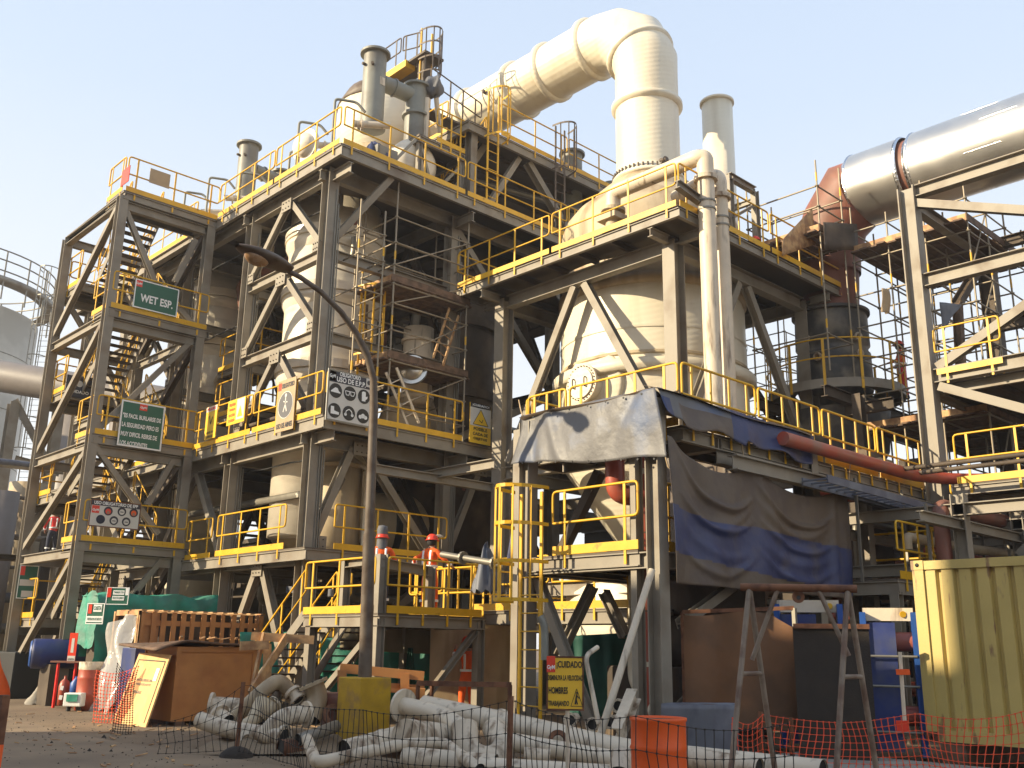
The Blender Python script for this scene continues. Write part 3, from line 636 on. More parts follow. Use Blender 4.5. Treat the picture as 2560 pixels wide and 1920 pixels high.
obj('top_plate', MB().lathe((cc.x, cc.y, zo), [(1.49, 17.6), (1.53, 17.62), (1.2, 18.25), (.3, 18.8), (0, 18.8)], 24), 'lamp_brown', t2)
obj('beam_cap', MB().box(cc.x-.2, cc.y-1.5, 20.25, cc.x+.2, cc.y+.6, 20.5), 'yellow', t2)
t3 = thing('dome_vessel', 'pale domed vessel behind the left grey vent stack', 'vessel', (17, 31, 14.3))
obj('shell', MB().lathe((16.2, 30.4, 0), [(1.5, 14.35), (1.5, 16.1), (1.3, 16.6), (.7, 16.95), (0, 17.0)], 36), 'cream', t3)
obj('shell', MB().lathe((15.6, 26.9, 0), [(.9, 14.35), (.95, 15.5), (.9, 15.7), (.5, 15.9), (0, 15.95)], 32), 'vessel', t3, 'metal dome with a band')
t3 = thing('manhole_vessel', 'round dished metal head behind the top deck rail right of the blue sheet', 'vessel', (15.6, 21, 14.3))
cm = YP(1040, 405, 21.1); obj('shell', MB().lathe(cm, [(0, -.28), (.5, -.22), (.72, 0), (.74, .1), (.74, 1.2)], 36, (.1, 1, 0)), 'vessel', t3)
# small curved pipes on the top deck
g = thing('relief_pipes', 'small curved grey relief pipes and valves along the left edge of the top deck', 'pipes', (13.3, 24, 14.3))
for (x, y) in ((745, 345), (722, 420), (600, 470), (520, 480), (460, 515), (835, 290)):
    p = XP(x, y, 13.3); obj('pipe', MB().tube(bend([(p.x, p.y, 14.35), (p.x, p.y, p.z+.55), (p.x+.5, p.y-.35, p.z+.5), (p.x+.7, p.y-.5, p.z+.2)], .12, 4), .04, 8), 'greypipe', g)
    mb = MB(); q = V((p.x+.55, p.y-.2, p.z-.1)); mb.tube([q, q+V((.9, -.5, .1))], .1, 12); flange(mb, q+V((.2, -.1, 0)), (.87, -.48, .1), .17, .06, 16); obj('pipe', mb, 'whitepipe', g)
# blue sheet heap and a grey cabinet at the corner
t = thing('cabinet', 'grey green electrical cabinet standing at the front corner of the top deck', 'cabinet', (13.6, 20.6, 14.3))
p = YP(965, 372, 20.5); obj('body', MB().box(p.x-.35, 20.4, 14.3, p.x+.35, 20.8, 15.0), 'greypipe', t, bevel=.02); obj('door', MB().box(p.x-.3, 20.385, 14.36, p.x+.3, 20.4, 14.94), 'greypipe', t)
def heap(name, label, c, r, h, m, cat='sheet', seed=3, group=None):
    random.seed(seed); ph = [random.uniform(0, 6.28) for _ in range(6)]
    def fn(u, v):
        a = u*2*math.pi; rad = r*(1-v)**.8*(1+.22*math.sin(3*a+ph[0])+.12*math.sin(7*a+ph[1])); z = h*(1-(1-v)**1.8)*(1+.25*math.sin(2*a+ph[2])+.1*math.sin(9*a+ph[3]+v*5))
        return (c[0]+rad*math.cos(a), c[1]+rad*math.sin(a), c[2]+z+.05*math.sin(13*a+v*9))
    return solo(name, MB().grid(fn, 40, 14), m, label, cat, c, group)
q = YP(935, 345, 20.9); heap('blue_sheet', 'crumpled blue plastic sheet heaped under the tall grey vent stack', (q.x, 20.95, 14.35), .75, .75, 'tarp_blue', seed=5)
q = YP(1085, 218, 21.2); 
t = thing('wrapped_valve', 'valve wrapped in black plastic beside the railings at the top of the frame', 'valve', (q.x, q.y, q.z-.4))
random.seed(4); obj('wrapping', MB().grid(lambda u, v: (q.x+(.27+.06*math.sin(31*u+v*9)+.04*math.sin(17*u))*math.cos(u*6.283)*math.sin(v*3.14)**.7, q.y+(.27+.05*math.sin(25*u+3))*math.sin(u*6.283)*math.sin(v*3.14)**.7, q.z+.33*math.cos(v*3.14)+.04*math.sin(19*u)), 40, 14, smooth=False), 'hood', t)
obj('stem', MB().tube([(q.x+.1, q.y, q.z-.3), (q.x+.45, q.y+.2, q.z-1.3)], .08, 10).tube([(q.x-.25, q.y, q.z-.5), (q.x-.25, q.y, 14.4)], .09, 10), 'whitepipe', t)
# highest railing and its cage
t = thing('roof_walkway', 'topmost railed walkway with an open cage above the bulbous inlet', 'walkway', (18, 23.4, 18.6))
WZ = 20.5
obj('walk_deck', MB().box(17.2, 22.6, WZ-.08, 18.0, 25.6, WZ), 'grating', t)
obj('support', MB().box(17.4, 22.9, 17.0, 17.7, 23.2, WZ-.08), 'steel_dark', t)
rail_panel(t, (17.2, 25.6, WZ), (17.2, 23.9, WZ), n=2, m='lamp_brown', toe=False); rail_panel(t, (17.2, 23.9, WZ), (17.5, 23.2, WZ), n=2, m='lamp_brown', toe=False)
cage(t, (17.6, 23.0), (0, -1, 0), WZ-2.9, WZ+.9, m='lamp_brown', hoops=4)
for s in (-.22, .22): obj('ladder_rail', MB().bar((17.6+s, 23.05, 17.6), (17.6+s, 23.05, WZ+1.1), .06, .04, (0, 1, 0)), 'yellow', t)
t = thing('side_walkway', 'descending brown railing beside the wrapped valve at the top of the frame', 'walkway', (20, 21, 17))
rail_panel(t, (17.3, 22.4, 18.7), (19.6, 22.4, 18.3), n=4, m='lamp_brown', toe=False)
obj('walk_deck', MB().box(17.2, 22.4, 18.25, 19.6, 22.9, 18.32), 'grating', t)
t = thing('stair_landing', 'cluster of bright yellow landings and rails between the grey stacks and the cream duct', 'platform', (16.6, 21, 14.3))
deck(t, 15.6, 20.6, 17.4, 22.2, 16.0, edge=.2, joist=.8); railing(t, [(16.2, 20.6, 16.0), (17.4, 20.6, 16.0)], n=3)
for x, y in ((15.7, 20.7), (17.3, 20.7)): H('column', (x, y, 14.3), (x, y, 15.85), t, .14, .12)
stair(t, (17.4, 21.4, 15.0), (18.6, 21.4, 17.0), .7, (0, 1, 0)); rail_panel(t, (17.4, 21.0, 16.0), (17.4, 22.2, 16.0), n=2)
for a, b_ in (((14.5, 20.7, 14.4), (15.6, 20.7, 15.9)), ((16.2, 20.7, 14.5), (15.8, 20.7, 15.6)), ((16.3, 20.7, 14.4), (17.2, 20.7, 15.5))): obj('brace', MB().bar(a, b_, .08, .08), 'galv', t)
# ================================================================ BIG CREAM DUCT
t = thing('cream_duct', 'huge cream duct rising from the right vessel, bending over and running back left', 'duct', (20.9, 16.4, 15))
DZ, R = 20.3, .94
obj('riser', MB().lathe((20.9, 16.4, 0), [(R, 14.9), (R, 18.4)], 48), 'cream', t)
def gore(p, ax0, ax1, r):   # mitred elbow gores
    return p
el = [(20.9, 16.4, 18.3), (20.9, 16.4, 18.75), (20.9, 16.75, 19.6), (20.9, 17.45, 20.12), (20.9, 18.2, 20.3)]
obj('elbow', MB().tube(el, R, 40, caps=False), 'cream', t)
hp = MB().tube([(20.9, 18.1, 20.28), (20.9, 25.6, 20.3)], R, 40, caps=False); obj('run', hp, 'cream', t)
for y in (18.5, 20.35, 21.9, 24.3): obj('ring', MB().lathe((20.9, y, DZ), [(R, -.12), (R+.1, -.07), (R+.1, .07), (R, .12)], 48, (0, 1, 0)), 'cream', t)
obj('ring', MB().lathe((20.9, 16.4, 0), [(R, 17.15), (R+.12, 17.22), (R+.12, 17.34), (R, 17.4)], 48), 'cream', t)
d45 = V((0, .5, .86)).normalized(); obj('ring', MB().lathe((20.9, 16.62, 19.2), [(R+.02, -.1), (R+.12, -.05), (R+.12, .05), (R+.02, .1)], 48, V((0, .4, .92))), 'cream', t)
obj('flange', MB().lathe((20.9, 16.4, 0), [(R, 15.05), (R+.06, 15.03), (R+.06, 14.93), (R+.12, 14.85), (R+.14, 14.77), (R, 14.73)], 48), 'cream', t)
mb = MB()
for j in range(48): a = j*2*math.pi/48; mb.box(20.9+(R+.1)*math.cos(a)-.02, 16.4+(R+.1)*math.sin(a)-.02, 14.88, 20.9+(R+.1)*math.cos(a)+.02, 16.4+(R+.1)*math.sin(a)+.02, 14.99)
o = obj('bolts', mb, 'steel_dark', t); o['kind'] = 'stuff'
p = YP(1567, 350, 15.48); obj('nozzle', MB().tube([(20.45, 15.4, p.z), (20.4, 15.58, p.z)], .07, 10).disc((20.44, 15.4, p.z), (-.3, -1, 0), .1), 'lamp_brown', t)
p = XP(1284, 190, 19.96); obj('nozzle', MB().tube([(19.85, 22.7, p.z), (20.1, 22.7, p.z)], .07, 10), 'lamp_brown', t)
obj('cone', MB().lathe((20.9, 25.3, DZ), [(R, 0), (1.02, .15), (1.0, 1.0), (.6, 1.9), (.0, 2.3)], 36, (0, 1, -.15)), 'cream_dirty', t)
obj('drop', MB().tube([(20.9, 26.2, 20.2), (19.0, 26.0, 18.6), (17.6, 25.0, 17.8)], [.8, .85, .9], 28), 'cream_dirty', t)
# ================================================================ RIGHT TOWER
rt = thing('tower_structure', 'grey steel frame with yellow railed deck round the large cream vessel on the right', 'steel structure', (20.9, 16.4, 0))
C4 = [(17.9, 13.35), (17.9, 19.3), (23.9, 13.35), (23.9, 19.3)]
for x, y in C4: H('column', (x, y, 0), (x, y, 11.1), rt, .4, .36, up=(1, 0, 0), t=.03)
RZ = 11.5
deck(rt, 17.0, 12.5, 24.9, 20.4, RZ, edge=.22, joist=1.3, hole=(20.9, 16.4, 2.75))
for x in (17.9, 23.9): H('beam', (x, 13.6, 11.0), (x, 19.1, 11.0), rt, .36, .26)
for y in (13.35, 19.3): H('beam', (18.1, y, 11.0), (23.7, y, 11.0), rt, .36, .26)
for (x, y), (dx, dy) in zip(C4, ((-1, -1), (-1, 1), (1, -1), (1, 1))):
    H('bracket', (x+dx*.2, y, 11.1), (x+dx*.88, y, 11.1), rt, .22, .14); H('bracket', (x, y+dy*.2, 11.1), (x, y+dy*.8, 11.1), rt, .22, .14)
rail_panel(rt, (17.0, 20.35, RZ), (17.0, 16.6, RZ), n=4); rail_panel(rt, (17.0, 16.6, RZ), (17.0, 12.5, RZ), n=4)
rail_panel(rt, (17.0, 12.5, RZ), (20.9, 12.5, RZ), n=4); rail_panel(rt, (20.9, 12.5, RZ), (24.85, 12.5, RZ), n=4)
rail_panel(rt, (24.9, 12.5, RZ), (24.9, 14.6, RZ), n=3); rail_panel(rt, (17.0, 20.4, RZ), (19.5, 20.4, RZ), n=3)
for y0, y1 in ((13.6, 19.1),):
    H('brace', (17.9, 16.55, 10.8), (17.9, 19.0, 6.4), rt, .2, .2, up=(1, 0, 0)); H('brace', (17.9, 16.2, 10.8), (17.9, 13.65, 6.4), rt, .2, .2, up=(1, 0, 0))
H('brace', (20.6, 13.35, 10.8), (18.1, 13.35, 6.4), rt, .2, .2, up=(0, 1, 0)); H('brace', (21.0, 13.35, 10.8), (23.7, 13.35, 6.4), rt, .2, .2, up=(0, 1, 0))
H('brace', (23.9, 16.2, 10.8), (23.9, 13.65, 6.4), rt, .2, .2, up=(1, 0, 0), m='steel_dark')
for x in (17.9, 23.9):
    for z in (6.1, 3.0): H('beam', (x, 13.6, z), (x, 19.1, z), rt, .34, .24)
for y in (13.35, 19.3):
    for z in (6.1, 3.0): H('beam', (18.1, y, z), (23.7, y, z), rt, .34, .24)
H('beam', (13.8, 19.5, 5.75), (17.7, 19.5, 5.75), rt, .22, .2); H('beam', (15.9, 17.4, 5.9), (15.9, 20.3, 5.9), rt, .24, .2)
# walkway over the shelter, leading right
lw = thing('shelter_walkway', 'long yellow railed walkway above the tarpaulin shelter leading right to the pipe rack', 'walkway', (13, 9.6, 5.2))
LZ = 5.2; LX0, LY0 = 12.98, 9.62
deck(lw, LX0, LY0, LX0+1.1, 13.35, LZ, edge=.22, joist=1.0); deck(lw, LX0+1.1, LY0, 22.4, LY0+.95, LZ, edge=.22, joist=.5)
rail_panel(lw, (LX0, 13.3, LZ), (LX0, 12.2, LZ), n=3); rail_panel(lw, (LX0, 12.2, LZ), (LX0, LY0, LZ), n=4)
for a_, b_ in ((12.98, 15.3), (15.3, 17.6), (17.6, 19.9), (19.9, 22.3)): rail_panel(lw, (a_, LY0, LZ), (b_, LY0, LZ), n=4)
rail_panel(lw, (LX0, 13.35, LZ), (LX0+1.1, 13.35, LZ), n=2)
H('beam', (14.1, LY0+.1, LZ-.35), (22.4, LY0+.1, LZ-.35), lw, .3, .2); H('beam', (14.1, LY0-.22, LZ-.5), (22.6, LY0-.22, LZ-.5), lw, .26, .2)
for x in (17.4, 19.9, 22.2): H('column', (x, LY0+.4, 0), (x, LY0+.4, LZ-.25), lw, .26, .24, up=(0, 1, 0))
# vessel of the right tower
t = thing('cream_vessel', 'large cream vessel with a domed top and a bolted round manhole inside the right frame', 'vessel', (20.9, 16.4, 2))
VR = 2.58; vc = (20.9, 16.4, 0)
obj('shell', MB().lathe(vc, [(.5, 3.6), (1.0, 4.2), (2.5, 6.3), (VR, 6.5), (VR, 8.45), (VR-.02, 8.7), (VR-.02, 10.6), (VR-.1, 10.9)], 72), 'cream', t)
obj('ring', MB().lathe(vc, [(VR, 8.38), (VR+.2, 8.4), (VR+.22, 8.68), (VR, 8.76)], 72), 'cream', t)
obj('shell', MB().lathe(vc, [(VR-.1, 10.85), (VR-.05, 11.3), (VR-.04, 13.0), (VR-.14, 13.3), (VR-.4, 13.65), (VR-.85, 14.0), (1.65, 14.08), (1.62, 14.2), (1.3, 14.5), (1.08, 14.66), (1.02, 14.75)], 72), 'cream_dirty', t, 'domed upper shell with dusty shoulder')
obj('ring', MB().lathe(vc, [(VR-.1, 10.75), (VR+.05, 10.8), (VR+.05, 11.05), (VR-.1, 11.1)], 72), 'cream_dirty', t)
for z in (7.4, 9.6): obj('weld_seam', MB().lathe(vc, [(VR, z-.05), (VR+.01, z), (VR, z+.05)], 72), 'cream', t)
obj('lower_lip', MB().lathe(vc, [(VR, 8.84), (VR+.03, 8.86), (VR+.03, 8.92), (VR, 8.94)], 72, smooth=False), 'cream_dirty', t)
# manhole facing the camera left
mc = None
for k in range(400):
    pp = EYE+ray(1478, 965)*(20+k*.03)
    if (pp.x-vc[0])**2+(pp.y-vc[1])**2 < VR**2: mc = pp; break
nrm = V((mc.x-vc[0], mc.y-vc[1], 0)).normalized()
obj('saddle_pad', MB().lathe(mc-nrm*.1, [(0, .12), (.92, .07), (.97, 0), (.97, -.35)], 40, nrm), 'cream', t)
obj('manhole_neck', MB().lathe(mc, [(.38, -.2), (.38, .3)], 36, nrm), 'cream', t)
mb = MB(); flange(mb, mc+nrm*.34, nrm, .5, .07, 40); obj('manhole_flange', mb, 'whitepipe', t)
mb = MB(); flange(mb, mc+nrm*.4, nrm, .4, .05, 36); obj('manhole_cover', mb, 'cream', t)
mb = MB(); e1 = nrm.cross(V((0, 0, 1)))
for j in range(28):
    a = j*2*math.pi/28; mb.tube([mc+nrm*.37+(e1*math.cos(a)+V((0, 0, 1))*math.sin(a))*.45, mc+nrm*.41+(e1*math.cos(a)+V((0, 0, 1))*math.sin(a))*.45], .016, 6)
obj('bolts', mb, 'steel_dark', t)['kind'] = 'stuff'
for s in (-.2, .2): obj('handle', MB().tube(bend([mc+nrm*.42+e1*s+V((0, 0, -.12)), mc+nrm*.5+e1*s+V((0, 0, -.12)), mc+nrm*.5+e1*s+V((0, 0, .12)), mc+nrm*.42+e1*s+V((0, 0, .12))], .04, 3), .018, 6), 'steel_dark', t)
t = vessel('chimney', 'slim cream chimney behind the big vessel to the right of the duct', (24.6, 16.4), .5, 8, 19.05, (), m='cream')
obj('ring', MB().lathe((24.6, 16.4, 0), [(.5, 18.95), (.56, 18.97), (.56, 19.05), (.5, 19.07)], 32), 'cream', t)
# curved header with two white down pipes
t = thing('down_pipes', 'pair of mottled white down pipes with flanges curving over from the big vessel', 'pipes', (19.0, 12.3, 5))
A = YP(1525, 500, 13.9); Bq = V((18.6, 12.35, 14.4))
pa = YP(1765, 470, 12.25); xa, xb = pa.x, pa.x+.62
obj('header', MB().tube(bend([(17.75, 15.1, 12.5), (17.75, 15.1, 12.95), (xa-.1, 12.4, 12.92), (xa, 12.25, 12.9), (xa, 12.25, 12.35)], .55, 8), .2, 20), 'whitepipe', t)
obj('header', MB().tube(bend([(xb+.3, 13.8, 12.7), (xb, 12.3, 12.75), (xb, 12.3, 12.1)], .5, 8), .19, 20), 'whitepipe', t)
obj('down_pipe', MB().tube([(xa, 12.25, 12.35), (xa, 12.25, 5.2)], .2, 24), 'whitepipe', t)
obj('down_pipe', MB().tube([(xb, 12.3, 12.1), (xb, 12.3, 5.2)], .19, 24), 'whitepipe', t)
mb = MB(); flange(mb, (xa, 12.25, 12.35), (0, 0, 1), .28, .1); obj('flange', mb, 'oldpipe', t); mb = MB(); flange(mb, (xb, 12.3, 12.1), (0, 0, 1), .27, .1); obj('flange', mb, 'oldpipe', t)
for z in (11.75, 11.55): mb = MB().lathe((xa, 12.25, z), [(.205, -.02), (.22, -.02), (.22, .02), (.205, .02)], 24, smooth=False); obj('clamp', mb, 'galv', t)
for z in (11.55, 11.35): mb = MB().lathe((xb, 12.3, z), [(.195, -.02), (.21, -.02), (.21, .02), (.195, .02)], 24, smooth=False); obj('clamp', mb, 'galv', t)
H('support_arm', (xa-1.0, 12.35, 11.9), (xa+.1, 12.35, 11.75), t, .2, .16)
t = thing('inlet_valve', 'grey flanged valve under the curved pipe on the big vessel', 'valve', (17.7, 15.1, 11.5))
mb = MB().tube([(17.75, 15.1, 11.6), (17.75, 15.1, 12.5)], .2, 16); flange(mb, (17.75, 15.1, 12.45), (0, 0, 1), .32, .1); flange(mb, (17.75, 15.1, 11.9), (0, 0, 1), .3, .1); mb.box(17.45, 14.8, 12.15, 18.0, 15.4, 12.3); obj('body', mb, 'cream_dirty', t)
# open steel bracket frame right of the chimney
t = thing('goal_frame', 'small open grey steel frame standing on the tower deck right of the chimney', 'steel frame', (24, 15, 11.5))
a = [YP(*q, 13.9) for q in ((1822, 440), (1886, 477), (1895, 620))]
H('beam', a[0], a[1], t, .2, .16); H('column', (a[1].x, 13.9, 11.5), (a[1].x, 13.9, a[1].z), t, .2, .16, up=(1, 0, 0)); H('beam', (a[1].x, 13.9, a[1].z-.3), (a[1].x, 16, a[1].z-.3), t, .16, .12)
H('brace', (a[1].x-.1, 13.9, a[1].z-.5), (a[1].x-1.6, 13.9, a[1].z-1.5), t, .08, .08); H('column', (a[0].x, 13.9, 11.5), (a[0].x, 13.9, a[0].z), t, .2, .16, up=(1, 0, 0))
def DP(x, y, d): r_ = ray(x, y); return EYE + r_*(d/math.hypot(r_.x, r_.y))
# ================================================================ SCAFFOLDS
def scaffold(name, label, xs, ys, z0, z1, lifts, planks, diag=True, m='scaf', top=1.0, missing=()):
    t = thing(name, label, 'scaffold', (xs[0], ys[0], z0))
    for i, x in enumerate(xs):
        for j, y in enumerate(ys):
            if (i, j) in missing: continue
            obj('standard', MB().tube([(x, y, z0), (x, y, z1+random.uniform(.2, top))], .026, 6), m, t)
            mb = MB()
            for z in lifts: mb.disc((x, y, z), (0, 0, 1), .06, 8, .03)
            obj('coupler', mb, m, t)['kind'] = 'stuff'
            for z in lifts[::3]: obj('band', MB().tube([(x, y, z+.15), (x, y, z+.4)], .029, 6), 'yellow', t)
    for z in lifts:
        for y in ys: obj('ledger', MB().tube([(xs[0], y, z), (xs[-1], y, z)], .023, 6), m, t)
        for x in xs: obj('ledger', MB().tube([(x, ys[0], z), (x, ys[-1], z)], .023, 6), m, t)
    for z in planks:
        n = max(2, int((ys[-1]-ys[0])/.25)); 
        for k in range(n):
            y = ys[0]+(ys[-1]-ys[0])*(k+.5)/n; obj('plank', MB().box(xs[0]-.2+random.uniform(-.1, .05), y-.115, z+.02, xs[-1]+.2, y+.115, z+.065), 'plank', t)
        obj('toe_board', MB().box(xs[0]-.1, ys[0]-.04, z+.06, xs[-1]+.1, ys[0]-.01, z+.26), 'plank', t); obj('toe_board', MB().box(xs[0]-.07, ys[0], z+.06, xs[0]-.04, ys[-1], z+.26), 'lumber', t)
    if diag:
        for a, b_ in zip(lifts[:-2:2], lifts[2::2]): obj('diagonal', MB().tube([(xs[0], ys[0], a), (xs[1], ys[0], b_)], .022, 6), m, t)
    return t
random.seed(3)
sc1 = scaffold('scaffold', 'tall pole scaffold with plank floors standing on the middle deck of the frame', [14.7, 17.3], [20.25, 20.25+1.5], 7.0, 13.6, [7.5, 8.2, 8.85, 9.7, 10.45, 11.0, 11.55, 12.2, 12.95], [8.85, 11.0])
scaffold('scaffold', 'slimmer pole scaffold left of the tall one between the frame corner and the lamp pole', [13.55, 14.35], [20.3, 21.6], 7.0, 12.4, [8.2, 9.7, 10.6, 11.55, 12.3], [], diag=False)
def simple_ladder(a, b, w, label, m='lumber'):
    a, b = V(a), V(b); t = thing('ladder', label, 'ladder', a); d = (b-a).normalized(); s_ = d.cross(V((0, 1, 0))).normalized()*w/2
    for q in (s_, -s_): obj('ladder_rail', MB().bar(a+q, b+q, .035, .07), m, t)
    n = int((b-a).length/.3)
    for i in range(1, n): c = a.lerp(b, i/n); obj('rung', MB().tube([c-s_, c+s_], .016, 6), m, t)
simple_ladder(YP(1035, 1065, 20.1), YP(978, 925, 20.1), .38, 'pale wooden ladder leaning up to the lowest plank floor of the tall scaffold', 'whitepipe')
simple_ladder(YP(1095, 905, 20.2), YP(1135, 780, 20.4), .38, 'wooden ladder between the two plank floors of the tall scaffold')
# ================================================================ SIGNS ON THE MIDDLE DECK
fx = DX0-.1
bd = Board('sign', 'big white board with six black pictograms headed OBLIGATORIO beside the lamp pole', YP(874, 996, DY0-.12), (1, 0, 0), 1.32, 1.3, 'sign_white', border='galv')
bd.rect(0, .49, 1.3, .32, 'sign_dark', 'header'); logo(bd, -.53, .5, .2, .28); bd.text('OBLIGATORIO', -.02, .56, .62, .11, z=.012); bd.text('USO DE E.P.P.', .02, .42, .86, .13, z=.012)
bd.rect(.55, .5, .17, .22, 'sign_white', z=.01); bd.disc(.55, .5, .06, 'sign_dark', z=.013)
pc = [(-.42, .12), (0, .12), (.42, .12), (-.42, -.38), (0, -.38), (.42, -.38)]
for x, y in pc: bd.disc(x, y, .185, 'letter_black')
W = 'letter_white'
x, y = pc[0]; bd.poly([(x-.14, y-.02), (x-.08, y+.03), (x-.02, y+.08), (x+.05, y+.07), (x+.09, y+.0), (x+.14, y-.03), (x+.14, y-.055), (x-.14, y-.045)], W)
x, y = pc[1]; bd.line([(x-.14, y+.05), (x+.14, y+.05)], .02, W); bd.line([(x-.14, y+.05), (x-.11, y-.05), (x-.03, y-.05), (x-.01, y+.05)], .018, W); bd.line([(x+.14, y+.05), (x+.11, y-.05), (x+.03, y-.05), (x+.01, y+.05)], .018, W)
x, y = pc[2]; bd.poly([(x-.07, y+.1), (x-.04, y+.13), (x+.03, y+.13), (x+.05, y+.1), (x+.05, y), (x+.11, y+.02), (x+.1, y-.04), (x+.05, y-.08), (x+.05, y-.12), (x-.06, y-.12)], W)
x, y = pc[3]; bd.poly([(x-.11, y+.1), (x-.02, y+.1), (x-.01, y), (x+.13, y-.03), (x+.13, y-.09), (x-.11, y-.09)], W)
x, y = pc[4]; bd.line([(x-.1, y-.04), (x-.08, y+.05), (x, y+.1), (x+.08, y+.05), (x+.1, y-.04)], .025, W); bd.disc(x-.1, y-.04, .04, W, z=.01); bd.disc(x+.1, y-.04, .04, W, z=.01)
x, y = pc[5]; bd.disc(x, y, .06, W, z=.01); bd.disc(x-.08, y-.03, .05, W, z=.01); bd.disc(x+.08, y-.03, .05, W, z=.01)
bd = Board('sign', 'white and yellow board CUIDADO POSIBLE CAIDA DE OBJETOS on the middle deck', YP(1201, 1060, DY0-.12), (1, 0, 0), .78, 1.12, 'sign_yellow')
bd.rect(0, .2, .76, .56, 'sign_white'); bd.rect(0, .5, .76, .12, 'sign_dark', 'header'); bd.text('¡CUIDADO!', 0, .5, .62, .08, z=.012)
bd.poly([(-.28, -.04), (.28, -.04), (0, .4)], 'sign_yellow', z=.01); bd.line([(-.28, -.04), (.28, -.04), (0, .4)], .015, 'letter_black', z=.013, closed=True); bd.line([(-.06, .1), (.04, .03), (.08, .12)], .02, 'letter_black', z=.013)
for i, (q, ww) in enumerate((('POSIBLE', .5), ('CAIDA DE', .55), ('OBJETOS', .5))): bd.text(q, 0, -.16-i*.14, ww, .09, 'letter_black')
bd = Board('sign', 'tall tan board with a dark round pictogram and USO DE ARNES on the railing', XP(714, 1012, fx), (0, -1, 0), .86, 1.36, 'sign_brown')
bd.disc(0, 0, .36, 'sign_white', sy=1.0); bd.disc(0, 0, .34, 'hood', z=.008); bd.line([(0, .2), (0, .02), (-.08, -.18)], .04, 'sign_white', z=.012); bd.line([(0, .02), (.08, -.18)], .04, 'sign_white', z=.012); bd.line([(-.1, .1), (.1, .06)], .03, 'sign_white', z=.012); bd.disc(0, .25, .05, 'sign_white', z=.012)
bd.text('OBLIGATORIO', .06, .52, .6, .13, 'sign_dark'); bd.text('USO DE ARNES', 0, -.53, .76, .14, 'sign_dark'); bd.rect(-.34, .52, .16, .2, 'sign_red')
bd = Board('sign', 'orange yellow warning board with a white triangle panel on the middle deck railing', XP(590, 1028, fx), (0, -1, 0), .98, .7, 'sign_yellow')
bd.rect(.24, .04, .42, .58, 'sign_white'); bd.poly([(.1, -.18), (.38, -.18), (.24, .12)], 'sign_yellow', z=.01)
for i, q in enumerate(('PELIGRO', 'TRABAJOS', 'EN ALTURA', 'CUIDADO')): bd.text(q, -.22, .22-i*.15, .34, .08, 'sign_red')
bd = Board('sign', 'narrow yellow warning banner with a pale head on the middle deck railing', XP(527, 1056, fx), (0, -1, 0), .66, .96, 'sign_yellow')
bd.rect(0, .4, .64, .14, 'sign_white'); bd.text('PELIGRO', 0, .4, .5, .09, 'sign_red', z=.012); bd.text('IZAJE DE', 0, -.3, .4, .08, 'letter_black'); bd.text('CARGAS', 0, -.41, .4, .08, 'letter_black'); bd.line([(-.1, .2), (0, -.05), (.1, .15)], .03, 'letter_black')
# ================================================================ STREET LAMP
LX, LY = 9.78, 13.72
t = thing('street_lamp', 'rusty grey street lamp with a long curved arm standing in a yellow concrete base', 'street lamp', (LX, LY, .9))
ad = V((-1, -.05, 0)).normalized()
base = V((LX, LY, 0)); up = V((0, 0, 1))
top = YP(0, 0, 0) if False else None
kz = 5.6; ln = V((-.69, .72, 0))*.095
cpts = [base+ln+up*kz+ad*a+up*b_ for a, b_ in ((0, 0), (.04, .5), (.2, .9), (.47, 1.25), (.82, 1.55), (1.27, 1.8), (1.7, 1.94), (1.95, 1.98))]
obj('pole', MB().tube([base+up*.9, base+up*3.4+ln*.6], [.112, .102], 20).tube([base+up*3.4+ln*.6, base+up*kz+ln]+cpts[1:], [.086, .076]+[.064, .062, .056, .05, .046, .044, .042], 16), 'lamp_brown', t)
e = cpts[-1]; hd = (ad*.98+up*.12).normalized()
sd_ = hd.cross(up).normalized(); hu = sd_.cross(hd)
def lampf(u, v):
    a = u*2*math.pi; s_ = v; rad = .24*math.sin(math.pi*min(1, s_*.82+.14))**.6; z = math.sin(a)*rad*(.5 if math.sin(a) > 0 else .32)
    return e+hd*(s_*1.0-.02)+sd_*math.cos(a)*rad+hu*(z+.02)
obj('lamp_head', MB().grid(lampf, 24, 14), 'lamp_brown', t)
obj('lens', MB().grid(lambda u, v: e+hd*(.6+.22*math.cos(u*6.283)*math.sin(v*1.57))+sd_*.14*math.sin(u*6.283)*math.sin(v*1.57)-hu*(.03+.13*math.cos(v*1.57)), 20, 8), 'lens', t)
solo('lamp_base', MB().box(LX-.3, LY-.32, 0, LX+.3, LY+.32, 1.08), 'block_yellow', 'chipped yellow concrete block at the foot of the street lamp', 'concrete base', (LX, LY, 0), bevel=.02)
# ================================================================ WORKERS' PLATFORM
t = thing('work_platform', 'low railed steel platform with two stairs where two workers stand', 'platform', (13.2, 17.5, 0))
PX0, PX1, PY0, PY1, PZ = 11.7, 14.55, 16.1, 18.85, 2.2
deck(t, PX0, PY0, PX1, PY1, PZ, edge=.22, joist=.8)
for x, y in ((PX0+.1, PY0+.1), (PX1-.1, PY0+.1), (PX0+.1, PY1-.25), (PX1-.1, PY1-.1)): H('column', (x, y, 0), (x, y, PZ-.1), t, .2, .18, up=(1, 0, 0))
H('column', (PX0+.1, PY0+.1, PZ), (PX0+.1, PY0+.1, PZ+1.15), t, .2, .18, up=(1, 0, 0)); H('column', (PX0+.1, PY0+1.35, PZ), (PX0+.1, PY0+1.35, PZ+1.1), t, .18, .16, up=(1, 0, 0)); H('column', (PX0+1.5, PY0+.3, PZ), (PX0+1.5, PY0+.3, PZ+1.0), t, .2, .18, up=(1, 0, 0))
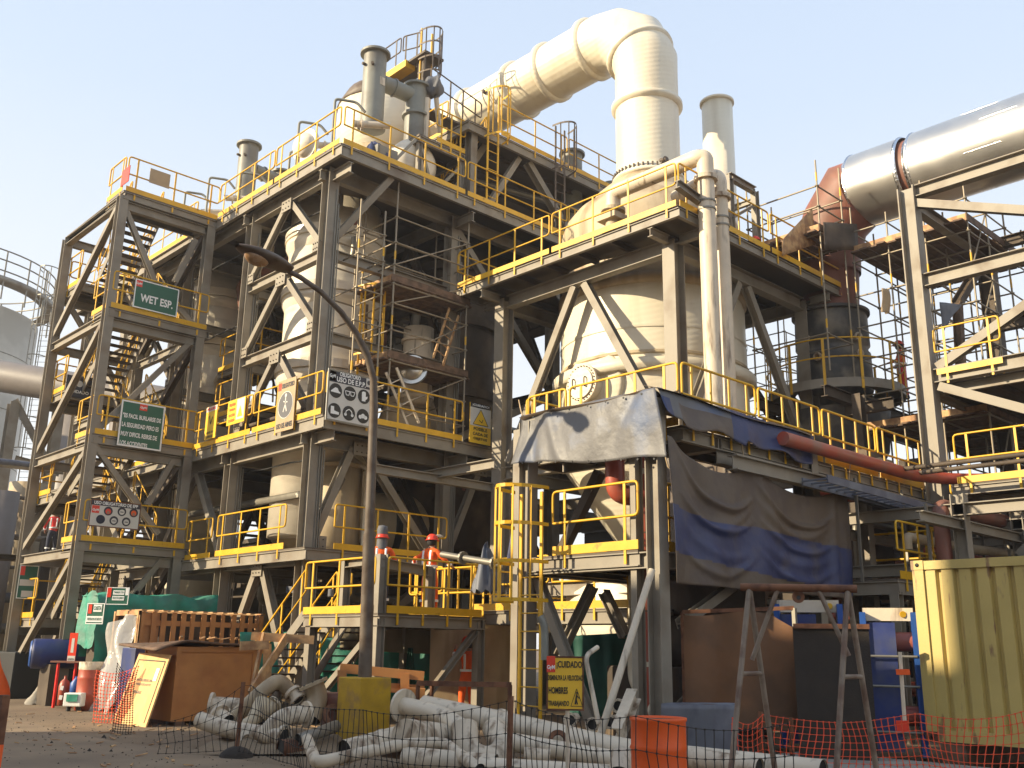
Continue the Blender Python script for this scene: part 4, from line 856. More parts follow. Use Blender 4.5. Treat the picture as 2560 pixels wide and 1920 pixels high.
H('beam', (PX0+.1, PY0+.1, PZ+1.05), (PX0+.1, PY0+1.35, PZ+1.02), t, .18, .16); H('beam', (PX0+.1, PY0+.15, PZ+.98), (PX0+1.5, PY0+.3, PZ+.9), t, .2, .16)
rail_panel(t, (PX0, PY1, PZ), (PX0, PY0+.1, PZ), n=3); rail_panel(t, (PX0+.15, PY0, PZ), (PX1-.1, PY0, PZ), n=4)
rail_panel(t, (PX1, PY0+.1, PZ), (PX1, PY1, PZ), n=3)
stair(t, (PX0+.45, 21.6, 0), (PX0+.45, PY1, PZ), .8, (1, 0, 0)); stair(t, (13.3, 20.6, .3), (13.3, PY1, PZ), .75, (1, 0, 0))
for a, b_ in (((PX0+.1, PY0+.2, 1.9), (PX0+.1, 18.6, .2)), ((PX1-.1, PY0+.1, 2.0), (PX0+.9, PY0+.1, .1))): H('brace', a, b_, t, .12, .12, up=(1, 0, 0))
t = thing('railed_walkway', 'bright yellow railed walkway leading right behind the pale round tank', 'walkway', (16, 17, 2.2))
deck(t, 14.6, 17.6, 20.5, 18.9, 2.25, edge=.25, joist=1.0); rail_panel(t, (14.7, 17.6, 2.25), (17.4, 17.6, 2.25), n=3); rail_panel(t, (17.4, 17.6, 2.25), (20.4, 17.6, 2.25), n=4); rail_panel(t, (14.6, 18.9, 2.25), (14.6, 17.6, 2.25), n=2)
t = thing('railed_walkway', 'second yellow railed walkway seen under the tarp shelter', 'walkway', (16, 14, 2.2))
deck(t, 14.8, 12.0, 15.8, 16.8, 2.35, edge=.25, joist=1.0); rail_panel(t, (14.8, 16.8, 2.35), (14.8, 14.4, 2.35), n=3); rail_panel(t, (14.8, 14.4, 2.35), (14.8, 12.0, 2.35), n=3)
# pale round tank beside the platform, with flat panel
c = ZP(1190, 1530, 2.3)
tk = thing('round_tank', 'pale beige round tank standing right of the low platform', 'tank', (15.6, 17.3, 0))
tc_ = DP(1218, 1600, 23.9)
obj('shell', MB().lathe((tc_.x, tc_.y, 0), [(1.02, 0), (1.02, 2.25), (1.06, 2.27), (1.06, 2.36), (.9, 2.42), (0, 2.45)], 44), 'cream_dirty', tk)
obj('flange', MB().lathe((tc_.x, tc_.y, 0), [(1.02, 2.1), (1.1, 2.12), (1.1, 2.18), (1.02, 2.2)], 44, smooth=False), 'oldpipe', tk)
a, b_ = DP(1075, 1640, 22.9), DP(1190, 1640, 22.9)
mb = MB().bar((a.x, a.y, 1.1), (b_.x, b_.y, 1.1), .04, 2.2); solo('flat_panel', mb, 'cream_dirty', 'pale flat panel leaning beside the round tank under the low platform', 'panel', (a.x, a.y, 0))
# long steel strut pole with clamps resting on the platform rail
a = DP(1105, 1386, 18.9); b2 = DP(1262, 1412, 17.6)
t = thing('strut_pole', 'thick round timber pole laid across the railings beside the workers', 'pole', a)
obj('pole', MB().tube([a, b2], .06, 16), 'galv', t); 
for q in (.35, .85): mb = MB(); flange(mb, a.lerp(b2, q), b2-a, .12, .05, 12); obj('clamp', mb, 'galv', t)
heap('dark_cloth', 'dark blue cloth bundle thrown over the yellow toe board above the round tank', DP(1215, 1480, 20.5), .32, .75, 'bluegrey', cat='cloth', seed=9)
solo('welding_glove', MB().grid(lambda u, v: V((PX0-.06, PY1-1.15, PZ+.42))+V((.06*math.cos(u*6.283), .07*math.sin(u*6.283), .22*(v-.5)))*(1.0 if 0 < v < 1 else .3), 10, 8), 'hood', 'dark glove hooked on the yellow railing post of the low platform', 'glove', (PX0-.06, PY1-1.15, PZ+.3))
# teal sheeting behind the platform
def sheet(name, label, pts4, m, nu=30, nv=16, amp=.05, seed=1, cat='tarpaulin', fn=None, bands=None, group=None, nrm=None):
    """hanging sheet; pts4 = top-left, top-right, bottom-right, bottom-left"""
    tl, tr, br, bl = [V(p) for p in pts4]; nn = (tr-tl).cross(bl-tl).normalized()
    if nrm: nn = V(nrm)
    rr = random.Random(seed); ph = [rr.uniform(0, 6.28) for _ in range(8)]
    def f(u, v):
        p = tl.lerp(tr, u).lerp(bl.lerp(br, u), v)
        w_ = amp*(math.sin(u*17+ph[0]+v*2)+.6*math.sin(u*31+ph[1]-v*3)+.5*math.sin(u*7+v*6+ph[2]))*(.35+.65*v)
        if fn: q = fn(u, v); p = p+V((0, 0, q[0])); w_ += q[1]
        return p+nn*w_
    mb = MB().grid(f, nu, nv)
    if bands:
        mb.mi = []
        for j in range(nv):
            for i in range(nu): mb.mi.append(bands((i+.5)/nu, (j+.5)/nv))
    return solo(name, mb, m, label, cat, bl, group, solid=.006)
sheet('teal_sheet', 'teal green sheeting hung across the ground floor behind the low platform', [DP(800, 1595, 24), DP(1075, 1590, 24), DP(1075, 1790, 24), DP(800, 1790, 24)], 'teal', seed=2, amp=.07)
sheet('beige_sheet', 'beige sheet strip hung above the teal sheeting', [DP(850, 1540, 23.6), DP(1075, 1560, 23.6), DP(1075, 1635, 23.6), DP(850, 1625, 23.6)], 'beige_tarp', seed=8, amp=.04)
sheet('dark_sheet', 'darker strip standing for a folded opening in the teal sheeting', [DP(1020, 1620, 23.5), DP(1032, 1620, 23.5), DP(1045, 1780, 23.5), DP(1000, 1780, 23.5)], 'teal_dark', seed=5, amp=.03)  # solid darker strip in place of an opening
sheet('teal_sheet', 'teal green sheeting seen between the planks left of the stair', [DP(600, 1580, 26), DP(760, 1580, 26), DP(760, 1720, 26), DP(600, 1720, 26)], 'teal', seed=6, amp=.07)
# wooden pallets and planks
def planks(name, label, segs, m='lumber', cat='planks', w=.12, th=.045):
    t = thing(name, label, cat, (V(segs[0][0]).x, V(segs[0][0]).y, 0))
    for s_ in segs: obj('plank', MB().bar(s_[0], s_[1], th if len(s_) < 3 else s_[2], w), m, t)
planks('timber_trestle', 'rough timber trestle of slanting planks at the foot of the low stair', [(DP(660, 1585, 20.0), DP(628, 1735, 19.5)), (DP(718, 1590, 20.0), DP(625, 1735, 19.2)), (DP(628, 1590, 20), DP(785, 1600, 20)), (DP(600, 1615, 19.6), DP(672, 1612, 19.8)), (DP(668, 1610, 20.2), DP(668, 1740, 20.2), .1)], w=.16)
planks('pallet', 'reddish wooden pallet frame standing behind the yellow lamp base', [(DP(850, 1670, 18.5), DP(1060, 1690, 18.5)), (DP(855, 1675, 18.5), DP(855, 1740, 18.5), .12), (DP(1012, 1685, 18.5), DP(1012, 1760, 18.5), .12), (DP(850, 1710, 18.6), DP(1060, 1725, 18.6)), (DP(1020, 1730, 18.4), DP(1062, 1733, 18.4), .5)], 'plywood', w=.16, cat='pallet')
t = thing('steel_table', 'low rusty steel table frame in front of the round tank', 'table', DP(1150, 1710, 17))
a, b_, c_, d_ = DP(1045, 1708, 17.2), DP(1275, 1712, 15.8), DP(1275, 1712, 16.4), DP(1080, 1708, 17.9)
for p, q in ((a, b_), (b_, c_), (c_, d_), (d_, a)): obj('frame_bar', MB().bar(p, q, .05, .08), 'rust', t)
for p in (a, b_, c_, d_): obj('leg', MB().bar((p.x, p.y, 0), p, .05, .05, (1, 0, 0)), 'rust', t)
# ================================================================ TARP SHELTER
t = thing('shelter_structure', 'grey steel frame of the tarpaulin shelter with a railed platform and red piping inside', 'steel structure', (14, 11.5, 0))
SX, SY = 12.4, 9.72
H('column', (SX, SY, 0), (SX, SY, 5.55), t, .26, .24, up=(0, 1, 0)); H('column', (SX+.05, SY+.45, 0), (SX+.05, SY+.45, 5.0), t, .2, .12, up=(1, 0, 0))
H('column', (12.4, 12.65, 0), (12.4, 12.65, 5.6), t, .26, .24, up=(0, 1, 0)); H('column', (12.8, 13.2, 0), (12.8, 13.2, 5.6), t, .3, .24, up=(1, 0, 0))
for x, y in ((17.2, 9.72), (17.2, 12.65)): H('column', (x, y, 0), (x, y, 5.6), t, .26, .24, up=(0, 1, 0))
for z in (5.5, 2.95): 
    H('beam', (SX, SY+.13, z), (SX, 12.52, z), t, .26, .2); H('beam', (SX+.13, SY, z), (17.07, SY, z), t, .26, .2); H('beam', (SX+.13, 12.65, z), (17.07, 12.65, z), t, .26, .2)
SZ = 3.12
deck(t, SX-.12, 10.02, 15.5, 12.5, SZ, edge=.22, joist=.8)
rail_panel(t, (SX-.12, 11.95, SZ), (SX-.12, 9.95, SZ), n=2)
rail_panel(t, (SX+.15, 9.85, SZ), (15.5, 9.85, SZ), n=3)
ladder(t, (12.0, 12.15), (-1, 0, 0), .05, 3.1, w=.5); cage(t, (12.0, 12.15), (-1, 0, 0), .15, 4.25, r=.42, hoops=4)
H('brace', (12.5, 12.5, 2.8), (12.5, 11.2, .4), t, .16, .16, up=(1, 0, 0)); 
for a, b_ in (((1482, 1465, 11.0), (1398, 1640, 12.6)), ((1510, 1480, 10.9), (1562, 1590, 10.3))):
    pa_, pb_ = XP(a[0], a[1], 13.3), XP(b_[0], b_[1], 13.3); H('brace', pa_, pb_, t, .16, .16, up=(0, 0, 1))
H('brace', YP(1700, 1560, 9.9), YP(1830, 1465, 9.9), t, .16, .16, up=(0, 1, 0)); H('brace', YP(1680, 1790, 10.2), YP(1722, 1745, 10.2), t, .14, .14, up=(0, 1, 0))
obj('strut', MB().bar(XP(1400, 1390, 14), XP(1500, 1180, 14), .18, .18), 'steel_dark', t)
t = thing('red_pipework', 'dark red pipe elbow and riser inside the tarpaulin shelter', 'pipes', (13.2, 10.6, 0))
rx = YP(1611, 1300, 10.6).x
obj('riser', MB().tube([(rx, 10.6, .2), (rx, 10.6, 5.2)], .085, 16), 'red_pipe', t)
e0 = YP(1537, 1150, 10.9); e1_ = YP(1545, 1215, 10.85); e2_ = YP(1580, 1238, 10.7)
obj('elbow', MB().tube(bend([e0+V((0, 0, .5)), (e0.x, 10.9, e2_.z), (rx, 10.62, e2_.z)], .42, 8), .17, 20), 'red_pipe', t)
mb = MB(); flange(mb, (e0.x, 10.9, e0.z+.02), (0, 0, 1), .2, .08); obj('flange', mb, 'whitepipe', t); mb = MB(); mb.lathe((rx, 10.6, 4.55), [(.09, -.05), (.1, -.05), (.1, .05), (.09, .05)], 16, smooth=False); obj('band', mb, 'whitepipe', t); mb = MB(); mb.lathe((rx, 10.6, 1.35), [(.09, -.04), (.1, -.04), (.1, .04), (.09, .04)], 16, smooth=False); obj('band', mb, 'whitepipe', t)
for z in (2.2, 3.5): mb = MB(); mb.lathe((rx, 10.6, z), [(.09, -.01), (.092, -.01), (.092, .015), (.09, .015)], 16, smooth=False); obj('clamp', mb, 'steel_dark', t)
solo('drain_pipe', MB().tube(bend([XP(1590, 1440, 13.6), XP(1588, 1640, 13.6), XP(1588, 1700, 13.6), XP(1640, 1780, 13.2)], .5, 8), .13, 18), 'cream', 'thick cream pipe curving down behind the shelter column', 'pipe', (13.6, 10.9, 0))
solo('white_pole', MB().tube([XP(1630, 1425, 12.15), DP(1497, 1850, 14.6)], .055, 14), 'whitepipe', 'long white pole leaning against the shelter platform', 'pole', (12, 10, 0))
solo('bent_pipe', MB().tube(bend([DP(1494, 1618, 15.0), DP(1463, 1640, 14.8), DP(1497, 1810, 14.6)], .12, 5), .035, 12), 'whitepipe', 'thin bent white pipe leaning beside the yellow sign', 'pipe', DP(1495, 1800, 14.6))
solo('bent_pipe', MB().tube(bend([DP(1350, 1540, 16.0), DP(1362, 1565, 16), DP(1362, 1650, 16)], .15, 5), .06, 12), 'greypipe', 'grey bent pipe seen between the rungs of the yellow ladder', 'pipe', DP(1362, 1650, 16))
H('plate_strut', DP(1585, 1735, 14.5), DP(1545, 1835, 14.0), thing('steel_offcut', 'rusty grey steel beam offcut leaning at the foot of the shelter', 'steel beam', DP(1545, 1840, 14)), .2, .16, m='oldpipe')
# tarps
def _unused(cs, depth):
    def g(u, v):
        w_ = 0
        for c0, wd, a in cs: w_ += a*math.exp(-((u-c0-(v-.3)*wd*.3)/wd)**2)*(1-.3*v)
        return (0, w_)
    return g
tlx = 12.2
sheet('front_tarp', 'sunlit grey blue tarpaulin tied along the front edge of the shelter roof', [XP(1306, 1038, tlx+.1), XP(1641, 970, tlx), XP(1664, 1143, tlx-.05), XP(1280, 1162, tlx)], 'tarp_grey', nu=60, nv=24, amp=.012, seed=4,
      fn=lambda u, v: (.03*math.sin(u*9)*v, .07*math.exp(-((u-.1-.05*v)/.035)**2)*v-.05*math.exp(-((u-.2-.16*v)/.04)**2)+.06*math.exp(-((u-.86+.25*v)/.05)**2)*(1-v)+.03*math.sin(u*5+v*4)))
sheet('side_tarp', 'grey, brown and blue tarpaulin strip draped over the right edge of the shelter roof', [YP(1642, 968, 9.6), YP(2035, 1090, 9.6), YP(2032, 1160, 9.45), YP(1668, 1030, 9.4)], ['tarp_grey', 'tarp_brown', 'tarp_blue'], nu=60, nv=12, amp=.02, seed=12,
      bands=lambda u, v: (2 if u > .42 else (1 if (u > .1 and v > .35) else (2 if u < .05 and v > .3 else 0))), fn=lambda u, v: (-.16*v*math.sin(u*9)**2*(1 if .1 < u < .5 else .2), .05*math.sin(u*22)*v))
def big(u, v):
    # swags hang from tie points at u = 0, .42, .93
    s1 = max(0, 1-((u-.22)/.2)**2); s2 = max(0, 1-((u-.66)/.25)**2)
    sag = -(.34*s1+.28*s2)*(1-v)**2
    w_ = 0
    for c0, hw, s_ in ((.25, .2, s1), (.68, .25, s2)):
        for k in range(5):
            d0 = .12+k*.15; cv = d0+(.2+.05*math.sin(k*1.7))*(1-((u-c0-.02*math.cos(k*2.1))/hw)**2); w_ += (.085, .05, .07, .035, .06)[k]*s_*math.exp(-((v-cv-.05*math.sin(k*2.3+u*3))/(.03+.012*(k % 2)))**2)
    w_ += .035*math.sin(u*26+v*3)*min(1, v*1.5)
    w_ += .05*math.exp(-((u-.44-.18*v)/.03)**2)+.05*math.exp(-((u-.9+.02*v)/.025)**2)-.05*math.exp(-((u-.08-.22*v)/.04)**2)
    return (sag, w_)
sheet('hanging_tarp', 'huge sagging brown tarpaulin with a broad blue band hanging right of the shelter', [YP(1668, 1088, 9.45), YP(2118, 1242, 9.45), YP(2134, 1498, 9.4), YP(1690, 1458, 9.4)], ['tarp_brown', 'tarp_blue'], nu=110, nv=70, amp=.008, seed=21, bands=lambda u, v: 1 if (.475+.015*math.sin(u*7)+.05*u) < v < (.79+.18*u) else 0, fn=big, nrm=(0, -1, 0))
sheet('inner_tarp', 'narrow dark blue tarpaulin hanging at the left side of the shelter', [XP(1292, 1160, 12.9), XP(1318, 1160, 12.9), XP(1310, 1420, 12.9), XP(1270, 1410, 12.9)], 'tarp_blue', nu=14, nv=24, amp=.05, seed=14)
for i, (a, b_) in enumerate(((XP(1306, 1040, tlx+.08), XP(1297, 1000, tlx+.3)), (XP(1664, 1143, tlx-.05), XP(1672, 1170, tlx)), (YP(1860, 1150, 9.45), YP(1850, 1075, 9.6)), (YP(2118, 1242, 9.45), YP(2128, 1130, 9.6)))):
    solo('tie_rope', MB().tube([a, V(a).lerp(V(b_), .5)+V((0, 0, -.02)), b_], .012, 6), 'sign_brown', ['short tie rope at the upper left corner of the sunlit tarpaulin', 'short tie rope at the lower right corner of the sunlit tarpaulin', 'tie rope at the middle peak of the hanging tarpaulin', 'tie rope at the right corner of the hanging tarpaulin'][i], 'rope', a)
tf = bpy.data.objects['front_tarp']
for i in range(9):
    q = XP(1290+370*(i+.4)/9, 1158-12*(i+.4)/9, tlx-.06); obj('eyelet', MB().disc(q, (-1, 0, 0), .018, 10, .01), 'black', tf)
for i in range(7):
    q = XP(1320+315*(i+.3)/7, 1046-68*(i+.3)/7, tlx-.03); obj('eyelet', MB().disc(q, (-1, 0, 0), .018, 10, .01), 'black', tf)
# shaded drum and tools on shelter deck
mb = MB().tube([(13.3, 10.3, SZ), (13.3, 10.3, SZ+.22)], .17, 18); solo('bucket', mb, 'bluegrey', 'grey bucket standing on the shelter platform', 'bucket', (13.3, 10.3, SZ))
t = thing('hand_tool', 'small dark machine with a yellow tag standing on the shelter platform', 'tool', (12.9, 10.9, SZ))
obj('body', MB().box(12.8, 10.8, SZ, 13.0, 11.0, SZ+.22), 'black', t, bevel=.02); obj('handle', MB().tube([(12.7, 11.2, SZ+.2), (12.9, 10.9, SZ+.2), (13.0, 10.6, SZ+.3)], .02, 8), 'galv', t)
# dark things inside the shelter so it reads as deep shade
t = thing('shelter_dark_mass', 'dark mass added deep inside the shelter to read as shade', 'dark mass', (15, 11.3, 0))
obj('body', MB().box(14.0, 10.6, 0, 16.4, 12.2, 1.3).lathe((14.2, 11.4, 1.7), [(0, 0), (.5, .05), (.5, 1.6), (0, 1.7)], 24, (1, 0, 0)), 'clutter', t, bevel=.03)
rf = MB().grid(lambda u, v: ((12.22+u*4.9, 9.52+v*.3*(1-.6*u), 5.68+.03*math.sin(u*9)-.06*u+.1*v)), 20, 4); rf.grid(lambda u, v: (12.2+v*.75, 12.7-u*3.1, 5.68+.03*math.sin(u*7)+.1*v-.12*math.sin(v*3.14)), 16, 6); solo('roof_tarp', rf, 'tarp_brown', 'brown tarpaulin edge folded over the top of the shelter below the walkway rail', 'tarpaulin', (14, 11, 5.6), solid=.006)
solo('shade_backing', MB().grid(lambda u, v: (15.7+.06*math.sin(u*20), 9.9+u*3.0, 5.4-v*5.3), 30, 6), 'tarp_brown', 'dark sheet added at the back of the shelter to read as shade', 'curtain', (15.7, 11, 0))  # added sheet whose dark colour deepens the shelter's shade
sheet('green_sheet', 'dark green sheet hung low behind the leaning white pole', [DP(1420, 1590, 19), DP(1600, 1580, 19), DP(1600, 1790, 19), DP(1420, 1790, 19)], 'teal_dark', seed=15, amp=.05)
solo('round_hopper', MB().lathe((20.0, 15.7, 0), [(0, .6), (2.1, 1.0), (2.3, 2.0), (2.3, 2.9), (1.6, 3.8)], 48), 'cream', 'pale lower bowl of the big vessel glimpsed under the shelter', 'vessel', (20, 15.7, 0))
# ================================================================ YELLOW WARNING SIGN ON A POST
sx_ = XP(1413, 1708, 8.6); t0 = Board('sign', 'yellow sign CUIDADO DISMINUYA LA VELOCIDAD HOMBRES TRABAJANDO on a white post', sx_, (.69, -.72, 0), .43, .6, 'sign_yellow', t=.01, border='rust')
b_ = t0; b_.rect(-.165, .21, .1, .18, 'sign_red', 'logo_panel', z=.008); b_.text('GyM', -.165, .17, .09, .06, z=.012); b_.text('¡CUIDADO!', .055, .2, .31, .095, 'letter_black'); b_.text('DISMINUYA LA VELOCIDAD', 0, .06, .41, .06, 'letter_black')
b_.text('HOMBRES', -.08, -.08, .22, .075, 'letter_black'); b_.text('TRABAJANDO', -.075, -.23, .24, .075, 'letter_black'); b_.line([(.065, -.25), (.2, -.25), (.132, -.06)], .006, 'letter_black', closed=True)
b_.line([(.135, -.12), (.125, -.17), (.115, -.23)], .016, 'letter_black'); b_.line([(.125, -.17), (.14, -.23)], .014, 'letter_black'); b_.line([(.13, -.135), (.165, -.165)], .012, 'letter_black'); b_.disc(.137, -.105, .012, 'letter_black', z=.01)
p = t0.P(0, -.3); obj('post', MB().tube([(p.x+.04, p.y, 0), (p.x+.04, p.y, sx_.z+.1)], .024, 12), 'whitepipe', t0.root)
# ================================================================ RIGHT: PIPE RACK, SILVER DUCT, DARK VESSEL
t = thing('pipe_rack', 'tall pale grey steel rack with long diagonals at the right edge carrying the silver duct', 'steel structure', (22, 9.4, 0))
RX = 22.0; ry = 9.3
H('column', (RX, ry, 0), (RX, ry, 12.55), t, .4, .36, up=(0, 1, 0), t=.03); H('column', (RX, ry-7.2, 0), (RX, ry-7.2, 12.55), t, .4, .36, up=(0, 1, 0), t=.03)
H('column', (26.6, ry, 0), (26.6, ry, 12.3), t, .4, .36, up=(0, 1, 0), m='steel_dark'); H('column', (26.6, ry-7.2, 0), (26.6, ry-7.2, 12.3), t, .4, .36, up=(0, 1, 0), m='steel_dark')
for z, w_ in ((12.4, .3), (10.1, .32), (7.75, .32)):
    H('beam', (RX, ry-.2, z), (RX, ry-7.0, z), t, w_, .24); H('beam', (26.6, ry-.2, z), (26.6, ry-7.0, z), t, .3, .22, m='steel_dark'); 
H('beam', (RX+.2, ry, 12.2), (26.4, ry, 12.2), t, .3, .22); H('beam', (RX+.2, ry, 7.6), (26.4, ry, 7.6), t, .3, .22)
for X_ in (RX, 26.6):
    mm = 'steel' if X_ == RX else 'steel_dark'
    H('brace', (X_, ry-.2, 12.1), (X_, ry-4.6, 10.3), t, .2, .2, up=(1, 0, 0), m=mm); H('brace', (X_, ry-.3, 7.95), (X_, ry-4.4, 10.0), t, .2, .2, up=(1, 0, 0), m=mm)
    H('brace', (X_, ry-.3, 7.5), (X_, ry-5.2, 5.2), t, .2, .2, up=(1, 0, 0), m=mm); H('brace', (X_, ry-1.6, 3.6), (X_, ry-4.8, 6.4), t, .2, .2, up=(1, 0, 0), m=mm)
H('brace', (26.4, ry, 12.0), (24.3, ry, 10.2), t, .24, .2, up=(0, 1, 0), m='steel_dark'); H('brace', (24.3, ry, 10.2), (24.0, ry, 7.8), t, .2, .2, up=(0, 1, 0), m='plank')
deck(t, RX+.2, ry-2.8, 26.4, ry+.1, 7.6, edge=.2, joist=.9); rail_panel(t, (RX-.1, ry-.25, 7.75), (RX-.1, ry-1.8, 7.75), n=2)
deck(t, RX-.2, ry-3.2, 24, ry-.4, 5.2, edge=.2, joist=.9); rail_panel(t, (RX-.2, ry-.5, 5.2), (RX-.2, ry-3.2, 5.2), n=3)
stair(t, (RX+.5, ry-2.0, 5.2), (RX+.5, ry-4.9, 7.75), .8, (1, 0, 0)); stair(t, (RX+1.6, ry-5.2, 7.8), (RX+1.6, ry-2.4, 9.6), .8, (1, 0, 0))
t = thing('silver_duct', 'huge polished metal duct at the right with a bare red elbow at its left end', 'duct', (25, 9, 14.4))
SC = (25.0, 14.45); r_ = 1.0; ye = 11.95
tb = MB()
def tubeY(y0, y1, r): return MB().lathe((SC[0], 0, SC[1]), [(r, y0), (r, y1)], 56, (0, 1, 0))
obj('cladding', tubeY(-14, 10.15, r_+.06), 'silver', t); obj('cladding', tubeY(10.5, ye, r_+.06), 'silver', t); obj('bare_joint', tubeY(10.0, 10.7, r_-.05), 'red_oxide', t)
for y in (10.15, 10.5, ye): 
    random.seed(int(y*10)); obj('foil', MB().lathe((SC[0], 0, SC[1]), [(r_+.04, y-.1), (r_+.09, y-.04), (r_+.0, y+.03), (r_-.02, y+.1)], 56, (0, 1, 0)), 'foil', t)
for k in range(8):
    for a in (1.05, .35, -.4):
        y0 = 8.4-k*2.2+random.uniform(-.4, .4); ca, sa = math.cos(math.pi+a*-1), math.sin(a)
        obj('seam_strip', MB().bar((SC[0]-(r_+.063)*math.cos(a), y0, SC[1]+(r_+.063)*math.sin(a)), (SC[0]-(r_+.063)*math.cos(a), y0-.9, SC[1]+(r_+.063)*math.sin(a)), .012, .012), 'foil', t)
yv = 13.15
el = [(SC[0], ye-.4, SC[1]), (SC[0], ye+.15, SC[1]-.02), (SC[0], ye+.85, SC[1]-.75), (SC[0], yv-.05, SC[1]-1.6), (SC[0], yv, 12.2)]
obj('elbow', MB().tube(el, r_-.06, 40, caps=False), 'red_oxide', t)
obj('drop', MB().lathe((SC[0], yv, 0), [(r_-.1, 12.4), (r_-.18, 11.2), (r_-.2, 10.95)], 40), 'red_oxide', t)
mb = MB(); flange(mb, (SC[0], yv, 10.93), (0, 0, 1), r_+.08, .08, 40); obj('flange', mb, 'dark_vessel', t)
t = thing('dark_vessel', 'dark grey vessel with small round nozzles inside a ring walkway on the right', 'vessel', (25, 13.1, 8.4))
cv = (25.0, yv, 0)
obj('shell', MB().lathe(cv, [(.95, 10.9), (1.0, 10.8), (1.02, 9.95), (.96, 9.9), (.96, 9.75), (1.02, 9.7), (1.04, 8.7), (.9, 8.3), (.3, 7.6)], 48), 'dark_vessel', t)
for (x, y) in ((2136, 845), (2140, 887), (2020, 845), (2050, 895)):
    for k in range(500):
        pp = EYE+ray(x, y)*(22+k*.02)
        if (pp.x-cv[0])**2+(pp.y-cv[1])**2 < 1.03**2: break
    n_ = V((pp.x-cv[0], pp.y-cv[1], 0)).normalized(); obj('nozzle', MB().lathe(pp, [(.07, 0), (.07, .16), (.12, .16), (.12, .2), (.06, .2), (.06, .02)], 18, n_), 'oldpipe', t)
t = thing('ring_walkway', 'round railed walkway encircling the dark vessel on the right', 'walkway', (25, 13.1, 8.5))
WR = 1.85; wz = 8.62
obj('deck', MB().lathe(cv, [(1.1, wz), (WR, wz), (WR, wz-.25), (WR-.06, wz-.25), (WR-.06, wz-.05), (1.1, wz-.05)], 48, smooth=False), 'steel', t)
for h_ in (.58, 1.1): obj('handrail', MB().tube([(cv[0]+WR*math.cos(a), cv[1]+WR*math.sin(a), wz+h_) for a in [i*2*math.pi/48 for i in range(48)]], .022, 6, closed=True), 'yellow', t)
for i in range(12):
    a = i*2*math.pi/12+.35; x, y = cv[0]+WR*math.cos(a), cv[1]+WR*math.sin(a); obj('post', MB().bar((x, y, wz-.3), (x, y, wz+1.1), .07, .03, (math.cos(a), math.sin(a), 0)), 'yellow', t)
obj('support_frame', MB().hbeam((22.6, 12.2, 8.1), (27.4, 12.2, 8.1), .3, .2).hbeam((22.6, 14.2, 8.1), (27.4, 14.2, 8.1), .3, .2).hbeam((23.9, 11, 7.8), (23.9, 15, 7.8), .3, .2).hbeam((26.1, 11, 7.8), (26.1, 15, 7.8), .3, .2), 'steel_dark', t)
for x, y in ((23.2, 11.6), (26.8, 11.6), (26.8, 14.6)): obj('leg', MB().hbeam((x, y, 0), (x, y, 8), .26, .24, (1, 0, 0)), 'steel_dark', t)
obj('hopper', MB().lathe(cv, [(1.4, 8.0), (1.3, 6.9), (.5, 5.4), (.4, 3.0)], 32), 'dark_vessel', t)
# scaffold round the elbow and vessel
random.seed(8)
t = scaffold('scaffold', 'tall pole scaffold with plank decks wrapped round the red elbow and dark vessel', [24.2, 25.5, 26.8, 28.1], [8.8, 9.9, 10.9, 11.9], 3.0, 12.9, [5.2, 6.2, 7.2, 8.2, 9.2, 10.1, 11.0, 12.0, 12.9], [12.2, 7.2])
scaffold('scaffold', 'light pole scaffold platform on the near side of the red elbow', [22.6, 23.9], [12.0, 14.2], 8.6, 13.9, [9.6, 12.4, 13.2, 13.8], [12.4], diag=False)
scaffold('scaffold', 'far thin pole scaffold seen through the gap right of the cream vessel', [29, 30.6, 32.2], [17.0, 18.8, 20.6], 0, 12.5, [2, 3.5, 5, 6.5, 8, 9.5, 11, 12.3], [8], diag=True)
scaffold('scaffold', 'far thin pole scaffold beyond the pipe rack at the right edge', [30, 32, 34], [7.0, 9.5, 12.0], 0, 9.0, [3.0, 4.5, 6.0, 7.5, 8.8], [6.0, 7.5], diag=True)
t = thing('walkway_stair', 'dark stair and yellow rail seen between the cream vessel and the dark vessel', 'stair', (26, 17, 5)); stair(t, (27.2, 15.6, 6.4), (25.6, 18.8, 10.0), .9, (.9, .45, 0)); 
for s_ in ((22.9, 13.0, 12.4), (23.4, 13.9, 12.4)): pass
a, b_, c_, d_ = YP(1960, 640, 12.6), YP(2115, 590, 12.6), YP(2115, 540, 12.6), YP(2000, 520, 12.6)
sheet('plank_screen', 'pale brown board screen around the foot of the red elbow', [YP(1955, 600, 12.4), YP(2030, 520, 12.4), YP(2040, 610, 12.4), YP(1955, 640, 12.4)], 'lumber', nu=8, nv=4, amp=.0, seed=3, cat='board')
sheet('dark_screen', 'dark sheeting fixed to the scaffold below the two crouching workers', [YP(2058, 555, 11.85), YP(2142, 560, 11.85), YP(2148, 625, 11.85), YP(2062, 625, 11.85)], 'clutter', nu=8, nv=4, amp=.01, seed=3)
sheet('rag', 'pale torn cloth hanging on the scaffold right of the dark vessel', [YP(2205, 720, 9.5), YP(2222, 725, 9.5), YP(2224, 785, 9.5), YP(2206, 780, 9.5)], 'sign_brown', nu=8, nv=8, amp=.04, seed=31, cat='cloth')
sheet('rag', 'grey net cloth stretched between the rack columns on the right', [YP(2350, 755, 9.1), YP(2405, 762, 9.1), YP(2380, 790, 9.1), YP(2358, 830, 9.1)], 'bluegrey', nu=8, nv=8, amp=.03, seed=32, cat='cloth')
